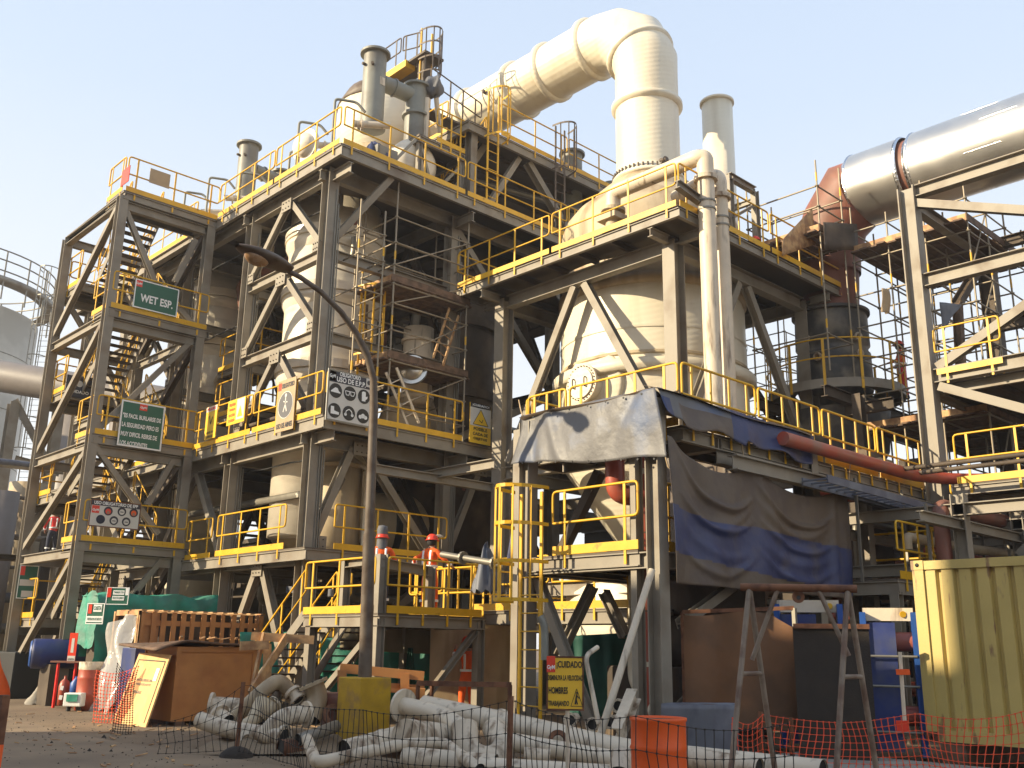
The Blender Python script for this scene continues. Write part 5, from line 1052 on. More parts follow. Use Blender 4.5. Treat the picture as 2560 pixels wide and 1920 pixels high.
# red pipe along the low walkway, then turning right
solo('red_main', MB().tube(bend([(15.7, 9.36, 5.36), (21.4, 9.36, 5.36), (22.7, 8.4, 5.36), (22.7, -8, 5.36)], .9, 8), .13, 20), 'red_pipe', 'dark red main pipe running beside the long walkway and turning along the rack', 'pipe', (15.7, 9.36, 5.36))
t = thing('low_rack', 'lower rack of grey beams, posts and trays filling the right side above the container', 'steel structure', (22, 10, 0))
H('beam', (22.7, 8.6, 4.85), (22.7, -6, 4.85), t, .3, .24)
for z in (4.6, 3.4): H('beam', (17.4, 11.6, z), (29.5, 11.6, z), t, .3, .22)
for x in (19.4, 22.4, 25.4, 28.4): H('column', (x, 11.6, 0), (x, 11.6, 4.8), t, .3, .26, up=(0, 1, 0)); H('column', (x, 7.8, 0), (x, 7.8, 4.6), t, .26, .24, up=(0, 1, 0)); H('beam', (x, 11.5, 4.3), (x, 3.2, 4.3), t, .24, .2); H('beam', (x, 11.5, 3.2), (x, 3.2, 3.2), t, .24, .2)
for y in (10.2, 7.8): H('beam', (17.6, y, 4.0), (29, y, 4.0), t, .2, .16)
for x in range(18, 30, 2): obj('hanger', MB().bar((x, 9.2, 2.9), (x, 9.2, 4.9), .05, .05, (1, 0, 0)), 'galv', t); obj('hanger', MB().bar((x+.8, 8.2, 1.6), (x+.8, 8.2, 4.4), .05, .05, (1, 0, 0)), 'galv', t)
def tray(label, a, b_, w_):
    t = thing('cable_tray', label, 'cable tray', a, 'grey ladder cable trays above the container'); a, b_ = V(a), V(b_); d = (b_-a).normalized(); s_ = d.cross(V((0, 0, 1))).normalized()*w_/2
    for q in (s_, -s_): obj('side_rail', MB().bar(a+q, b_+q, .03, .14), 'bluegrey', t)
    n = int((b_-a).length/.3)
    for i in range(n+1): c = a.lerp(b_, i/n); obj('rung', MB().bar(c-s_, c+s_, .05, .03), 'bluegrey', t)
tray('grey ladder cable tray starting right behind the hanging tarpaulin', (16.1, 9.0, 4.6), (24.6, 9.0, 4.45), .5)
tray('grey ladder cable tray further back above the container', (18.0, 9.35, 4.62), (24.8, 9.35, 4.45), .3)
random.seed(23)
pw2 = thing('pipework', 'dark jumble of pipes, boxes and valves behind the container', 'pipework', (22, 9, 0))
for i in range(44):
    z = random.choice([.8, 1.5, 2.4, 3.0, 3.8, 4.4, 5.4]); 
    if random.random() < .6: x0 = random.uniform(18, 22); y = random.uniform(8, 15); pts = [(x0, y, z-random.uniform(0, 1.5)), (x0, y, z), (x0+random.uniform(3, 9), y, z), (x0+8, y-1, z)]
    else: x0 = random.uniform(18.5, 29); y = random.uniform(9, 15); pts = [(x0, y, z), (x0, y-random.uniform(3, 9), z), (x0, y-9.5, z-.6)]
    obj('pipe', MB().tube(bend(pts, .25, 3), random.choice([.05, .07, .1, .16]), 8), random.choice(['galv', 'red_oxide', 'clutter', 'steel_dark', 'red_pipe', 'cream_dirty']), pw2)
for i in range(40):
    x, y, z = random.uniform(18, 29), random.uniform(5, 15), random.choice([0, 1.2, 2.6, 3.5, 5.2]); s_ = random.uniform(.3, 1.0); obj('control_box', MB().box(x, y, z, x+s_, y+s_*.8, z+s_*random.uniform(.6, 1.6)), random.choice(['clutter', 'steel_dark', 'galv', 'cream_dirty', 'steel']), pw2)
bw = thing('dark_backdrop', 'dark wall and roof standing behind the rack at the right', 'building', (32, 14, 0)); obj('wall', MB().box(33, -8, 0, 33.3, 30, 6.6), 'concrete_dark', bw); obj('roof', MB().box(32.8, -8, 6.6, 38, 30, 6.8), 'steel_dark', bw)  # near-black wall closing the view behind the rack
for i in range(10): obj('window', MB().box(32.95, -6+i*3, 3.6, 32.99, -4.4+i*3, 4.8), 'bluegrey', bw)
t = thing('railed_landing', 'small yellow railed landing to the right of the hanging tarpaulin', 'platform', (19, 9.8, 3))
deck(t, 18.2, 8.6, 20.3, 10.6, 2.95, edge=.25, joist=.8); rail_panel(t, (18.25, 8.6, 2.95), (20.2, 8.6, 2.95), n=3); rail_panel(t, (20.3, 8.6, 2.95), (20.3, 10.4, 2.95), n=2)
for x, y in ((18.3, 8.7), (20.2, 8.7), (18.3, 10.5), (20.2, 10.5)): H('column', (x, y, 0), (x, y, 2.7), t, .2, .18, up=(1, 0, 0))
# ================================================================ CONTAINER
KX, KY0, KY1, KZ0, KZ1 = 14.94, 6.82, .76, .36, 2.95
t = thing('container', 'faded yellow shipping container with corrugated side standing on blocks at the right', 'shipping container', (16.1, 3.8, .36))
n = 22; pts = []; y = KY0-.17; step = (KY0-KY1-.34)/n
vs = []; 
for i in range(n):
    y0 = KY0-.17-i*step
    for dy, dx in ((0, 0), (.165, 0), (.19, .065), (step-.03, .065), (step-.001, 0)): pts.append((KX+.03+(.05-dx if False else dx), y0-dy))
mb = MB()
for (xa_, ya), (xb_, yb) in zip(pts[:-1], pts[1:]): mb.add([(xa_, ya, KZ0+.15), (xb_, yb, KZ0+.15), (xb_, yb, KZ1-.12), (xa_, ya, KZ1-.12)], [(0, 1, 2, 3)])
obj('side_wall', mb, 'container', t); obj('body', MB().box(KX+.12, KY1+.05, KZ0+.1, KX+2.4, KY0-.05, KZ1-.05), 'container', t)
mb = MB(); mb.box(KX, KY1, KZ1-.13, KX+.1, KY0, KZ1).box(KX, KY1, KZ0, KX+.1, KY0, KZ0+.16); obj('rail_beam', mb, 'container', t)
for y in (KY0-.17, KY1): obj('corner_post', MB().box(KX-.005, y, KZ0+.12, KX+.14, y+.17, KZ1-.12), 'container', t)
for y in (KY0-.18, KY1):
    for z in (KZ0-.01, KZ1-.13): obj('corner_casting', MB().box(KX-.015, y, z, KX+.16, y+.19, z+.14), 'rust' if z < 1 else 'container', t); obj('casting_hole', MB().lathe((KX-.02, y+.09, z+.07), [(0, 0), (.03, 0), (.03, .01)], 12, (1, 0, 0)), 'black', t)
obj('end_wall', MB().box(KX+.1, KY0-.06, KZ0+.1, KX+2.4, KY0, KZ1-.02), 'container', t)
for y in (KY0-.3, KY1+.6): solo('timber_block', MB().box(KX+.0, y-.25, 0, KX+2.3, y+.1, KZ0-.01), 'plank', 'timber block under the near end of the container' if y > 3 else 'timber block under the far end of the container', 'block', (KX, y, 0))
solo('kerb', MB().box(12.0, 3.5, 0, 12.4, 8.6, .14).box(12.4, 3.5, 0, 14.6, 8.6, .1), 'concrete', 'low concrete kerb and slab in front of the container', 'kerb', (12, 6, 0), bevel=.02)
# orange drum
DR = ZP(1650, 2016, 0); t = thing('oil_drum', 'bright orange steel drum standing alone at the bottom of the view', 'drum', (DR.x, DR.y, 0)); r0 = .292
prof = [(0, .01), (r0, .01), (r0+.012, .03), (r0, .05)]
for z in (.3, .58): prof += [(r0, z-.03), (r0+.014, z), (r0, z+.03)]
prof += [(r0, .84), (r0+.012, .86), (r0+.012, .885), (r0-.015, .885), (r0-.02, .86)]
obj('shell', MB().lathe((DR.x, DR.y, 0), prof, 48), 'orange', t); obj('lid', MB().lathe((DR.x, DR.y, 0), [(r0-.02, .858), (r0-.04, .862), (0, .862)], 32), 'rust', t)
# grey wrapped block
a = DP(1652, 1790, 15.2); t = solo('covered_block', MB().box(0, 0, 0, 1, 1, 1), 'bluegrey', 'low block covered by a dusty blue grey sheet behind the orange drum', 'covered block', (12.3, 9.1, 0)) if False else None
sheet('covered_block', 'low block covered by a dusty blue grey sheet behind the orange drum', [DP(1652, 1760, 15), DP(1845, 1762, 13.6), DP(1848, 1905, 13.6), DP(1650, 1900, 15)], 'bluegrey', nu=24, nv=10, amp=.015, seed=41, cat='covered block')
sheet('dust_sheet', 'flat dusty sheet lying over the low block behind the orange drum', [DP(1700, 1757, 16), DP(1850, 1758, 14.4), DP(1845, 1762, 13.6), DP(1652, 1760, 15)], 'bluegrey', nu=10, nv=4, amp=.005, seed=42, cat='covered block')
# A-frame trestle
t = thing('pipe_trestle', 'brown grey tubular A-frame trestle with a lifting eye in front of the blue machines', 'trestle', DP(1990, 1900, 12.5))
A = DP(1860, 1468, 12.0); B = DP(2133, 1472, 12.0); ext = (B-A).normalized()*.04
obj('top_bar', MB().tube([A-ext, B+ext], .045, 12), 'rust', t)
for c0, f1, f2 in ((A+ext*1.5, DP(1818, 1985, 11.5), DP(1948, 2020, 12.4)), (B-ext*1.5, DP(2082, 1985, 11.5), DP(2205, 2020, 12.4))):
    for f in (f1, f2): f = V((f.x, f.y, 0)); obj('leg', MB().tube([c0, f], .032, 12), 'trestle', t)
    g1, g2 = c0.lerp(V((f1.x, f1.y, 0)), .42), c0.lerp(V((f2.x, f2.y, 0)), .42); obj('cross_bar', MB().tube([g1, g2], .028, 10), 'trestle', t)
mA = A.lerp(B, .32); mB = A.lerp(B, .68)
obj('stay', MB().tube([mA, DP(1880, 1650, 12.0)], .028, 10), 'trestle', t); obj('stay', MB().tube([mB, DP(2122, 1640, 12.0)], .028, 10), 'trestle', t)
md = A.lerp(B, .5); fr = V((-.69, -.72, 0)); mb = MB().disc(md-V((0, 0, .1)), fr, .07, 18, .02); mb.bar(md-V((0, 0, .02)), md-V((0, 0, .1)), .1, .02, fr); obj('lifting_eye', mb, 'rust', t)
obj('eye_hole', MB().disc(md-V((0, 0, .11))+fr*.012, fr, .025, 12, .004), 'black', t)
# brown screen, grey board, blue exchangers
a, b_ = DP(1706, 1530, 16.4), DP(1985, 1520, 16.4)
t = thing('screen_frame', 'brown sheet screen tied to a rusty rail below the hanging tarpaulin', 'screen', (V(a).x, V(a).y, 0)); obj('rail', MB().bar(a, b_, .05, .06), 'rust', t)
obj('post', MB().bar((a.x, a.y, 0), a, .05, .05, (1, 0, 0)), 'rust', t); obj('post', MB().bar((b_.x, b_.y, 0), b_, .06, .06, (1, 0, 0)), 'galv', t)
fs = lambda u, v: V(a).lerp(V(b_), u)*1 + V((0, 0, -.05-v*1.75-.02*math.sin(u*9)-(.0 if u < .78 else (u-.78)*1.2*(1-v)))) + V((-.69, -.72, 0))*(.03*math.sin(u*14+v*2)+.02)
obj('sheet', MB().grid(fs, 40, 12), 'brown_sheet', t)
a, b_ = DP(1982, 1580, 15.8), DP(2172, 1580, 15.8); mb = MB().bar((a.x, a.y, .98), (b_.x, b_.y, .98), .05, 1.95); fm = MB().bar((a.x-.03, a.y-.03, 1.96), (b_.x-.03, b_.y-.03, 1.96), .07, .07); solo('board_rail', fm, 'rust', 'rusty rail along the top of the dark grey board', 'rail', (a.x, a.y, 1.9))
t = solo('grey_board', mb, 'concrete_dark', 'dark grey board standing behind the tubular trestle', 'board', (a.x, a.y, 0))
def exchanger(label, px0, px1, py, d, h, g='blue plate heat exchangers behind the boards'):
    a, b_ = DP(px0, py, d), DP(px1, py, d); a = V((a.x, a.y, 0)); b_ = V((b_.x, b_.y, 0)); ex = (b_-a).normalized(); dn = V((-ex.y, ex.x, 0)); t = thing('heat_exchanger', label, 'heat exchanger', a, g); up = V((0, 0, 1))
    L_ = (b_-a).length
    for q, m_ in ((0, 'blue'), (L_, 'blue')): obj('end_plate', MB().bar(a+ex*q+dn*.5+up*.1, a+ex*q+dn*.5+up*h, .95, .09, ex), m_, t)
    obj('plate_pack', MB().bar(a+ex*.05+dn*.5+up*(h*.5), a+ex*(L_*.62)+dn*.5+up*(h*.5), .8, h*.86), 'blue_tank', t)
    obj('top_rail', MB().bar(a+dn*.5+up*(h-.02), b_+dn*.5+up*(h-.02), .16, .2), 'whitepipe', t); obj('tag', MB().disc(b_-ex*.15+dn*.4+up*(h-.02), (-.69, -.72, 0), .05, 14, .02), 'yellow', t)
    for z in (h*.8, h*.3): obj('stud', MB().tube([a+ex*(L_*.62)+dn*.4+up*z, b_+dn*.4+up*z], .15, 14), 'red_pipe', t)
    for z in (h*.7, h*.5, h*.2): obj('tie_bar', MB().tube([a+dn*.02+up*z, b_+dn*.02+up*z], .02, 8), 'galv', t)
exchanger('blue plate heat exchanger partly hidden by the tubular trestle', 1945, 2105, 1600, 17.2, 2.35); exchanger('blue plate heat exchanger next to the container', 2160, 2290, 1600, 16.6, 2.2)
# paddle: stick sign with orange head
t = thing('paddle_post', 'orange and white stick with a small cross board standing by the container', 'post', DP(2255, 1800, 14.4)); a = DP(2250, 1630, 14.2); b_ = DP(2262, 1810, 14.2); obj('stick', MB().tube([b_, a], .025, 10), 'whitepipe', t); obj('cross_board', MB().bar(DP(2240, 1680, 14.15), DP(2275, 1680, 14.15), .03, .07), 'orange', t); obj('head', MB().bar(DP(2241, 1815, 14.1), DP(2272, 1815, 14.1), .05, .13), 'sign_red', t)
# ================================================================ LEFT GROUND LEVEL
t = thing('plywood_crate', 'large reddish plywood crate with a battered lid in front of the stair tower', 'crate', (10, 19.9, 0))
x0, x1, y0, y1, hh = 9.12, 10.9, 19.2, 20.7, 1.5
obj('side_panel', MB().box(x0, y0+.03, .08, x1, y0+.05, hh), 'plywood', t); obj('side_panel', MB().box(x0+.03, y0+.05, .08, x0+.05, y1, hh), 'plywood', t)
obj('side_panel', MB().box(x1-.05, y0+.05, .08, x1-.03, y1, hh), 'plywood', t); obj('side_panel', MB().box(x0, y1-.03, .08, x1, y1, hh), 'plywood', t)
for a in ((x0, y0, .08, x0+.1, y0+.03, hh), (x1-.1, y0, .08, x1, y0+.03, hh), (x0+.1, y0, hh-.1, x1-.1, y0+.03, hh), (x0+.1, y0, .08, x1-.1, y0+.03, .18)): obj('batten', MB().box(*a), 'plywood', t)
obj('skid', MB().box(x0+.1, y0, 0, x0+.3, y1, .08).box(x1-.3, y0, 0, x1-.1, y1, .08), 'plank', t)
random.seed(2)
obj('lid', MB().grid(lambda u, v: (x0-.5+u*(x1-x0+.75), y0-.12+v*(y1-y0+.3), hh+.04+.08*math.sin(u*3.1+.5)*(1-v)-.14*max(0, .25-u)*4*(1-v)+.02*math.sin(u*9)), 24, 8), 'plank', t, solid=.04)
for i in range(6): a = (random.uniform(x0, x1), random.uniform(y0, y1)); obj('splinter', MB().bar((a[0], a[1], hh+.16), (a[0]+random.uniform(-.5, .5), a[1]+random.uniform(-.3, .3), hh+.2), .05, .02), 'lumber', t)
A_ = [V((8.62, 20.75, 0)), V((8.62, 19.18, 0)), V((9.02, 19.28, 1.34)), V((8.98, 20.65, 1.36))]
t = thing('leaning_panel', 'pale plywood panel with faint stencilled print leaning on the big crate', 'panel', (8.6, 20, 0))
n_ = (A_[1]-A_[0]).cross(A_[3]-A_[0]).normalized(); n_ = n_ if n_.x < 0 else -n_
obj('panel', MB().add(A_+[p-n_*.03 for p in A_], [(0, 1, 2, 3), (7, 6, 5, 4), (0, 4, 5, 1), (1, 5, 6, 2), (2, 6, 7, 3), (3, 7, 4, 0)]), 'plywood_pale', t)
def onp(u, v, o=.004): return A_[0].lerp(A_[1], u).lerp(A_[3].lerp(A_[2], u), v)+n_*o
for a, b_ in (((.08, .05), (.08, .9)), ((.08, .9), (.92, .9)), ((.92, .9), (.92, .05))): obj('routed_line', MB().bar(onp(*a), onp(*b_), .02, .006, n_), 'letter_black', t)
obj('label', MB().add([onp(.74, .62, .006), onp(.84, .62, .006), onp(.84, .8, .006), onp(.74, .8, .006)], [(0, 1, 2, 3)]), 'white', t)
for tx, u, v, w_, h_ in (('RANFT ALL SIDES FILL ONLY', .5, .62, .5, .035), ('THIS SIDE UP DO NOT TILT', .5, .56, .46, .03), ('FRAGILE', .4, .45, .22, .04)):
    vs, fc = text_mesh(tx); obj('print', MB().add([onp(u-w_/2+a*w_, v-h_/2+b__*h_, .005) for a, b__ in vs], fc), 'hood', t)
# slatted crate row behind
t = thing('slatted_crate', 'long open slatted timber crate with brown uprights behind the plywood crate', 'crate', (11, 23, 0)); zt = 2.28
x0, x1, y0, y1 = 9.85, 12.9, 22.8, 24.2
for x in [x0+i*(x1-x0)/12+random.uniform(-.03, .03) for i in range(13)]: obj('slat', MB().box(x, y0, .1, x+random.uniform(.09, .13), y0+.03, zt-.02), 'plywood', t); obj('slat_end', MB().box(x+.01, y0-.03, zt, x+.13, y1, zt+.03), 'lumber', t)
for z in (.15, 1.1, 1.95): obj('rail', MB().box(x0, y0+.03, z, x1, y0+.08, z+.12), 'plywood', t)
for x in (x0, x1): 
    for y in (y0+.08, y1): obj('post', MB().box(x-.04, y-.04, 0, x+.04, y+.04, zt), 'lumber', t)
obj('side_panel', MB().box(x0+.04, y0+.08, .1, x0+.5, y0+.1, zt-.05), 'plywood', t); obj('end_frame', MB().box(x0-.02, y0, zt-.1, x0+.02, y1, zt).box(x0-.02, y0, 0, x0+.02, y0+.1, zt), 'lumber', t)
obj('back', MB().box(x0, y1, .1, x1, y1+.03, zt), 'clutter', t); obj('load', MB().box(x0+.6, y0+.2, .2, x1-.1, y1-.1, 1.7), 'clutter', t)  # back coloured dark so the gaps between slats look shaded
random.seed(5)
def wrap(u, v):
    z = 2.1*(1-v); y = 22.85+u*1.35; return (9.75-.25*v+.09*math.sin(u*13+v*4)+.07*math.sin(v*11+u*5), y+.12*math.sin(v*7), z+.1*math.sin(u*5))
solo('plastic_wrap', MB().grid(wrap, 30, 30), 'plastic', 'milky crumpled plastic sheet hanging over the end of the slatted crate', 'plastic sheet', (9.6, 23.5, 0))
solo('blue_box', MB().box(9.3, 21.6, 0, 10.6, 22.3, 1.45), 'blue_tank', 'dark blue box between the plywood crate and the slatted crate', 'box', (10, 22, 0), bevel=.02)
def tc(u, v):
    x = 9.7+u*3.3; s_ = v*4
    if s_ < 1: y, z = 25.0, .95+s_*1.8
    elif s_ < 3: y, z = 25.0+(s_-1)*.5, 2.75+.03*math.sin(x*7)
    else: y, z = 26.0, 2.75-(s_-3)*1.5
    return (x+.05*math.sin(z*6), y+.06*math.sin(x*9+z*3), z+.05*math.sin(x*5))
t = thing('teal_cover', 'teal tarpaulin cover stretched over a stack behind the slatted crate', 'cover', (9.7, 25.5, 0)); obj('cover', MB().grid(tc, 30, 24), 'teal', t)
obj('end_flap', MB().grid(lambda u, v: (9.66+.06*math.sin(u*9+v*3), 25+u*1.0, 2.75-v*1.3-.06*math.sin(u*14)), 14, 12), 'teal', t)
solo('stack_base', MB().box(9.9, 25.1, 0, 12.9, 25.9, 2.3), 'steel_dark', 'dark stack hidden below the teal cover', 'stack', (11, 25.5, 0))
t = thing('blue_tank', 'dark blue horizontal cylinder lying behind the red drum', 'tank', (10, 26.8, 1)); obj('shell', MB().lathe((9.0, 27.2, 1.25), [(0, 0), (.36, .03), (.37, .1), (.36, 2.4), (0, 2.45)], 32, (.94, -.34, 0)), 'blue_tank', t); obj('end_cap', MB().lathe((8.98, 27.2, 1.25), [(0, -.01), (.3, -.01), (.33, .03)], 32, (.94, -.34, 0)), 'blue', t)
for q in (.4, 1.8): obj('saddle', MB().box(9.0+.94*q-.08, 26.7-.34*q, 0, 9.0+.94*q+.08, 27.4-.34*q, 1.0), 'steel_dark', t)
def small_drum(label, c, m, h=.92, r=.29, top='oldpipe'):
    t = thing('oil_drum', label, 'drum', (c[0], c[1], 0)); pr = [(0, .01), (r, .01)]
    for z in (h/3, 2*h/3): pr += [(r, z-.03), (r+.012, z), (r, z+.03)]
    obj('shell', MB().lathe((c[0], c[1], 0), pr+[(r, h*.84)], 32), m, t); obj('top_band', MB().lathe((c[0], c[1], 0), [(r, h*.84), (r+.003, h), (r-.02, h), (0, h-.02)], 32), top, t)
c = DP(222, 1745, 26.3); small_drum('dark red drum with a pale upper band beside the plastic wrap', c, 'red_pipe', h=1.1, r=.3)
c = DP(845, 1750, 17.6); small_drum('dull dark red drum tucked against the yellow lamp base', c, 'red_oxide', h=.8, r=.26, top='red_oxide')
# extinguisher stand
q = DP(158, 1740, 27.3); t = thing('extinguisher_stand', 'red stand holding a fire extinguisher at the left of the drum', 'extinguisher stand', (q.x, q.y, 0)); ex = V((.69, -.72, 0))
for s_ in (-.22, .22): p = V((q.x, q.y, 0))+ex*s_; obj('post', MB().bar(p, p+V((0, 0, 1.05)), .07, .05, (1, 0, 0)), 'red', t)
obj('roof', MB().bar(V((q.x, q.y, 1.08))-ex*.36, V((q.x, q.y, 1.08))+ex*.36, .3, .04), 'red_oxide', t); p = V((q.x, q.y, 0)); obj('bottle', MB().lathe(p, [(0, .06), (.12, .06), (.13, .5), (.1, .62), (.03, .68), (.03, .75)], 20), 'red_pipe', t)
for z in (.2, .42): obj('label', MB().bar(p+V((-.1, -.1, z)), p+V((-.09, -.11, z+.1)), .08, .01, (-.69, -.72, 0)), 'white', t)
bd = Board('sign', 'narrow red sign with white bar on a white panel above the extinguisher stand', DP(181, 1620, 27.2), (.69, -.72, 0), .2, .72, 'sign_red'); bd.rect(0, .06, .07, .34, 'sign_white'); bd.rect(0, -.27, .19, .17, 'sign_white')
bd.text('EXTINTOR', 0, -.27, .15, .05, 'letter_black', z=.01)
c = DP(188, 1735, 26.0); t = thing('first_aid_box', 'small pale box with a green top panel on the ground before the drum', 'box', (c.x, c.y, .1)); obj('box', MB().bar(V((c.x, c.y, .26))-ex*.21, V((c.x, c.y, .26))+ex*.21, .25, .3), 'white', t, bevel=.02); obj('green_panel', MB().bar(V((c.x-.1, c.y-.1, .3))-ex*.13, V((c.x-.1, c.y-.1, .3))+ex*.13, .02, .16), 'teal', t)
for s_ in (-.12, .12): p = V((c.x, c.y, 0))+ex*s_; obj('foot', MB().box(p.x-.04, p.y-.04, 0, p.x+.04, p.y+.04, .12), 'black', t)
c = DP(191, 1712, 26.8); solo('water_jug', MB().lathe((c.x, c.y, 0), [(0, .25), (.13, .25), (.14, .6), (.06, .7), (.05, .75), (0, .75)], 20), 'blue', 'small blue jug behind the pale first aid box', 'jug', (c.x, c.y, .25))
heap('rubble', 'grey concrete lump on the ground left of the extinguisher', V((DP(128, 1720, 29).x, DP(128, 1720, 29).y, 0)), .45, .5, 'concrete', cat='rubble', seed=6)
a = DP(75, 1700, 33); solo('skip_bin', MB().box(a.x-.9, a.y-1.2, 0, a.x+2.6, a.y+.8, 1.25), 'black', 'black waste skip at the far left below the stair tower', 'skip', (a.x, a.y, 0), bevel=.03)
# green CASETA style signs
bd = Board('sign', 'upright green sign with large white panels in front of the teal cover reading CASETA', DP(238, 1534, 24.6), (.62, -.78, 0), .42, .46, 'sign_green', border='letter_white'); bd.rect(-.13, .1, .08, .2, 'sign_red', z=.008); bd.rect(.05, .12, .2, .16, 'letter_white', z=.008); bd.text('CASETA', .05, .12, .18, .09, 'sign_green', z=.012); bd.rect(0, -.12, .38, .13, 'letter_white', z=.008); bd.text('PREVENCION DE RIESGOS', 0, -.12, .34, .06, 'sign_green', z=.012)
bd = Board('sign', 'wide green sign with a red corner standing on the teal cover', DP(294, 1490, 25.4), (.75, -.66, 0), .52, .4, 'sign_green', border='letter_white', up=(.05, 0, 1)); bd.rect(-.2, .08, .09, .22, 'sign_red', z=.008); bd.rect(.02, .08, .26, .1, 'letter_white', z=.008); bd.text('TRABAJOS CON', .02, .08, .23, .06, 'sign_green', z=.012); bd.rect(.02, -.05, .28, .1, 'letter_white', z=.008); bd.text('PRODUCTOS QUIMICOS', .02, -.05, .25, .06, 'sign_green', z=.012); bd.rect(.21, .1, .07, .16, 'letter_white', z=.008)
# low building block of clutter behind left ground level
random.seed(17)
lr = thing('low_rack', 'distant rack of dark pipes and beams seen low behind the stair tower', 'steel structure', (14, 40, 0))
for i in range(9): y = 33.5+i*2.2; H('column', (9+i*.5, y+6, 0), (9+i*.5, y+6, 6), lr, .25, .22, up=(1, 0, 0), m='steel_dark')
for z in (2.0, 3.2, 4.4, 5.6, 7.2, 8.6):
    for k in range(3): obj('pipe', MB().tube([(2, 44+k*.7, z+k*.1), (22, 42+k*.7, z)], random.choice([.08, .12, .2]), 8), random.choice(['galv', 'clutter', 'red_oxide', 'steel', 'bluegrey']), lr)
for i in range(34):
    x, y, z = random.uniform(4, 20), random.uniform(43, 48), random.choice([0, 1.5, 3, 4.5]); s_ = random.uniform(.5, 1.8); obj('control_box', MB().box(x, y, z, x+s_, y+s_*.8, z+s_), random.choice(['clutter', 'steel_dark', 'galv', 'cream_dirty', 'steel', 'red_oxide']), lr)
solo('far_shed', MB().box(-2, 52, 0, 30, 53, 7), 'clutter', 'long dim shed far behind the stair tower', 'building', (10, 52, 0))
# ================================================================ FAR LEFT TANK AND DUCT
def tangent_cyl(xr, y, d, r):
    a = ray(xr, y); th = math.atan2(a.y, a.x)+math.asin(r/d); return (d*math.cos(th), d*math.sin(th))
tcx = tangent_cyl(92, 850, 62, 5.0); dpt = DP(40, 765, 57.5); zt_ = dpt.z
t = thing('storage_tank', 'far pale grey storage tank with a railed rim at the left edge', 'tank', (tcx[0], tcx[1], 0)); cc = (tcx[0], tcx[1], 0)
obj('shell', MB().lathe(cc, [(5, 0), (5, zt_), (0, zt_+.8)], 72), 'tank_far', t)
rz = zt_+1.1; obj('rim_walkway', MB().lathe(cc, [(5.05, rz), (5.75, rz), (5.75, rz+.3), (5.6, rz+.3), (5.6, rz+.05), (5.05, rz+.05)], 72), 'steel', t)
for h_ in (.6, 1.2, 1.75): obj('handrail', MB().tube([(cc[0]+5.7*math.cos(a), cc[1]+5.7*math.sin(a), rz+h_) for a in [i*2*math.pi/64 for i in range(64)]], .04, 6, closed=True), 'galv', t)
for i in range(24): a = i*2*math.pi/24; p = (cc[0]+5.7*math.cos(a), cc[1]+5.7*math.sin(a)); obj('post', MB().bar((p[0], p[1], rz-1.0), (p[0], p[1], rz+1.75), .07, .07, (1, 0, 0)), 'galv', t)
for z in (zt_-2.5, zt_-5.5, zt_-8.5): obj('seam', MB().lathe(cc, [(5, z-.03), (5.02, z), (5, z+.03)], 64), 'galv', t)
lc = DP(118, 800, 57.0); ladder(t, (lc.x, lc.y), (-.69, -.72, 0), 8, rz, m='galv', rung='galv', w=.6); cage(t, (lc.x, lc.y), (-.69, -.72, 0), 9, rz+1, r=.6, m='galv', hoops=7)
d1, d2 = DP(-60, 930, 50), DP(150, 965, 47)
t = thing('far_duct', 'wide dull metal duct running level across the far left on grey columns', 'duct', d1)
obj('duct', MB().tube([d1+(d1-d2).normalized()*12, d2+(d2-d1).normalized()*6], .72, 32), 'duct_far', t)
for px_ in (36, -20, 150): q = DP(px_, 1000, 48.5); H('column', (q.x, q.y, 0), (q.x, q.y, d2.z-.7), t, .5, .4, up=(0, 1, 0), m='steel'); 
q0, q1 = DP(36, 1150, 48.5), DP(150, 1180, 48.5); H('beam', (q0.x, q0.y, q0.z), (q1.x, q1.y, q1.z), t, .4, .3); H('brace', DP(36, 1000, 48.4), DP(110, 1140, 48.4), t, .3, .3)
for i, (px_, w_, hy, d) in enumerate(((330, .9, 830, 52), (205, 1.6, 1000, 54), (10, 1.0, 1230, 44), (75, 1.3, 1210, 46))):
    q = DP(px_, hy, d); vessel('far_column', ['far slim metal chimney seen between the stair flights', 'far pale round tank seen through the stair tower', 'far small grey tank at the left edge', 'far cream tank behind the stair tower foot'][i], (q.x, q.y), w_*.6, 0, q.z, (), m='duct_far' if i < 3 else 'cream_dirty')
# near left edge: orange cloth and rusty post
q = DP(2, 1660, 20); t = thing('orange_barrier', 'orange plastic barrier cloth hanging at the left edge of the view', 'barrier', (q.x, q.y, 0))
obj('cloth', MB().grid(lambda u, v: q+V((.69, -.72, 0))*(-.5+u*.75*(.35+.65*v)+.03*math.sin(v*9))+V((0, 0, .55-v*1.1))+V((.7, .7, 0))*.05*math.sin(u*12+v*4), 16, 14), 'orange_cloth', t); obj('pole', MB().bar(V((q.x, q.y, 0))-ex*.35, V((q.x, q.y, 1.8))-ex*.35, .05, .05, (1, 0, 0)), 'lumber', t)
q = DP(8, 1850, 9.5); t = thing('barrier_post', 'rusty red and grey post at the bottom left corner', 'post', (q.x, q.y, 0)); obj('post', MB().bar(V((q.x, q.y, 0))-ex*.04, V((q.x, q.y, DP(8, 1738, 9.5).z))-ex*.04, .1, .06, (1, 0, 0)), 'rust', t); obj('band', MB().bar(V((q.x, q.y, .1))-ex*.04+V((-.01, -.01, 0)), V((q.x, q.y, .75))-ex*.04+V((-.01, -.01, 0)), .12, .07, (1, 0, 0)), 'orange', t)
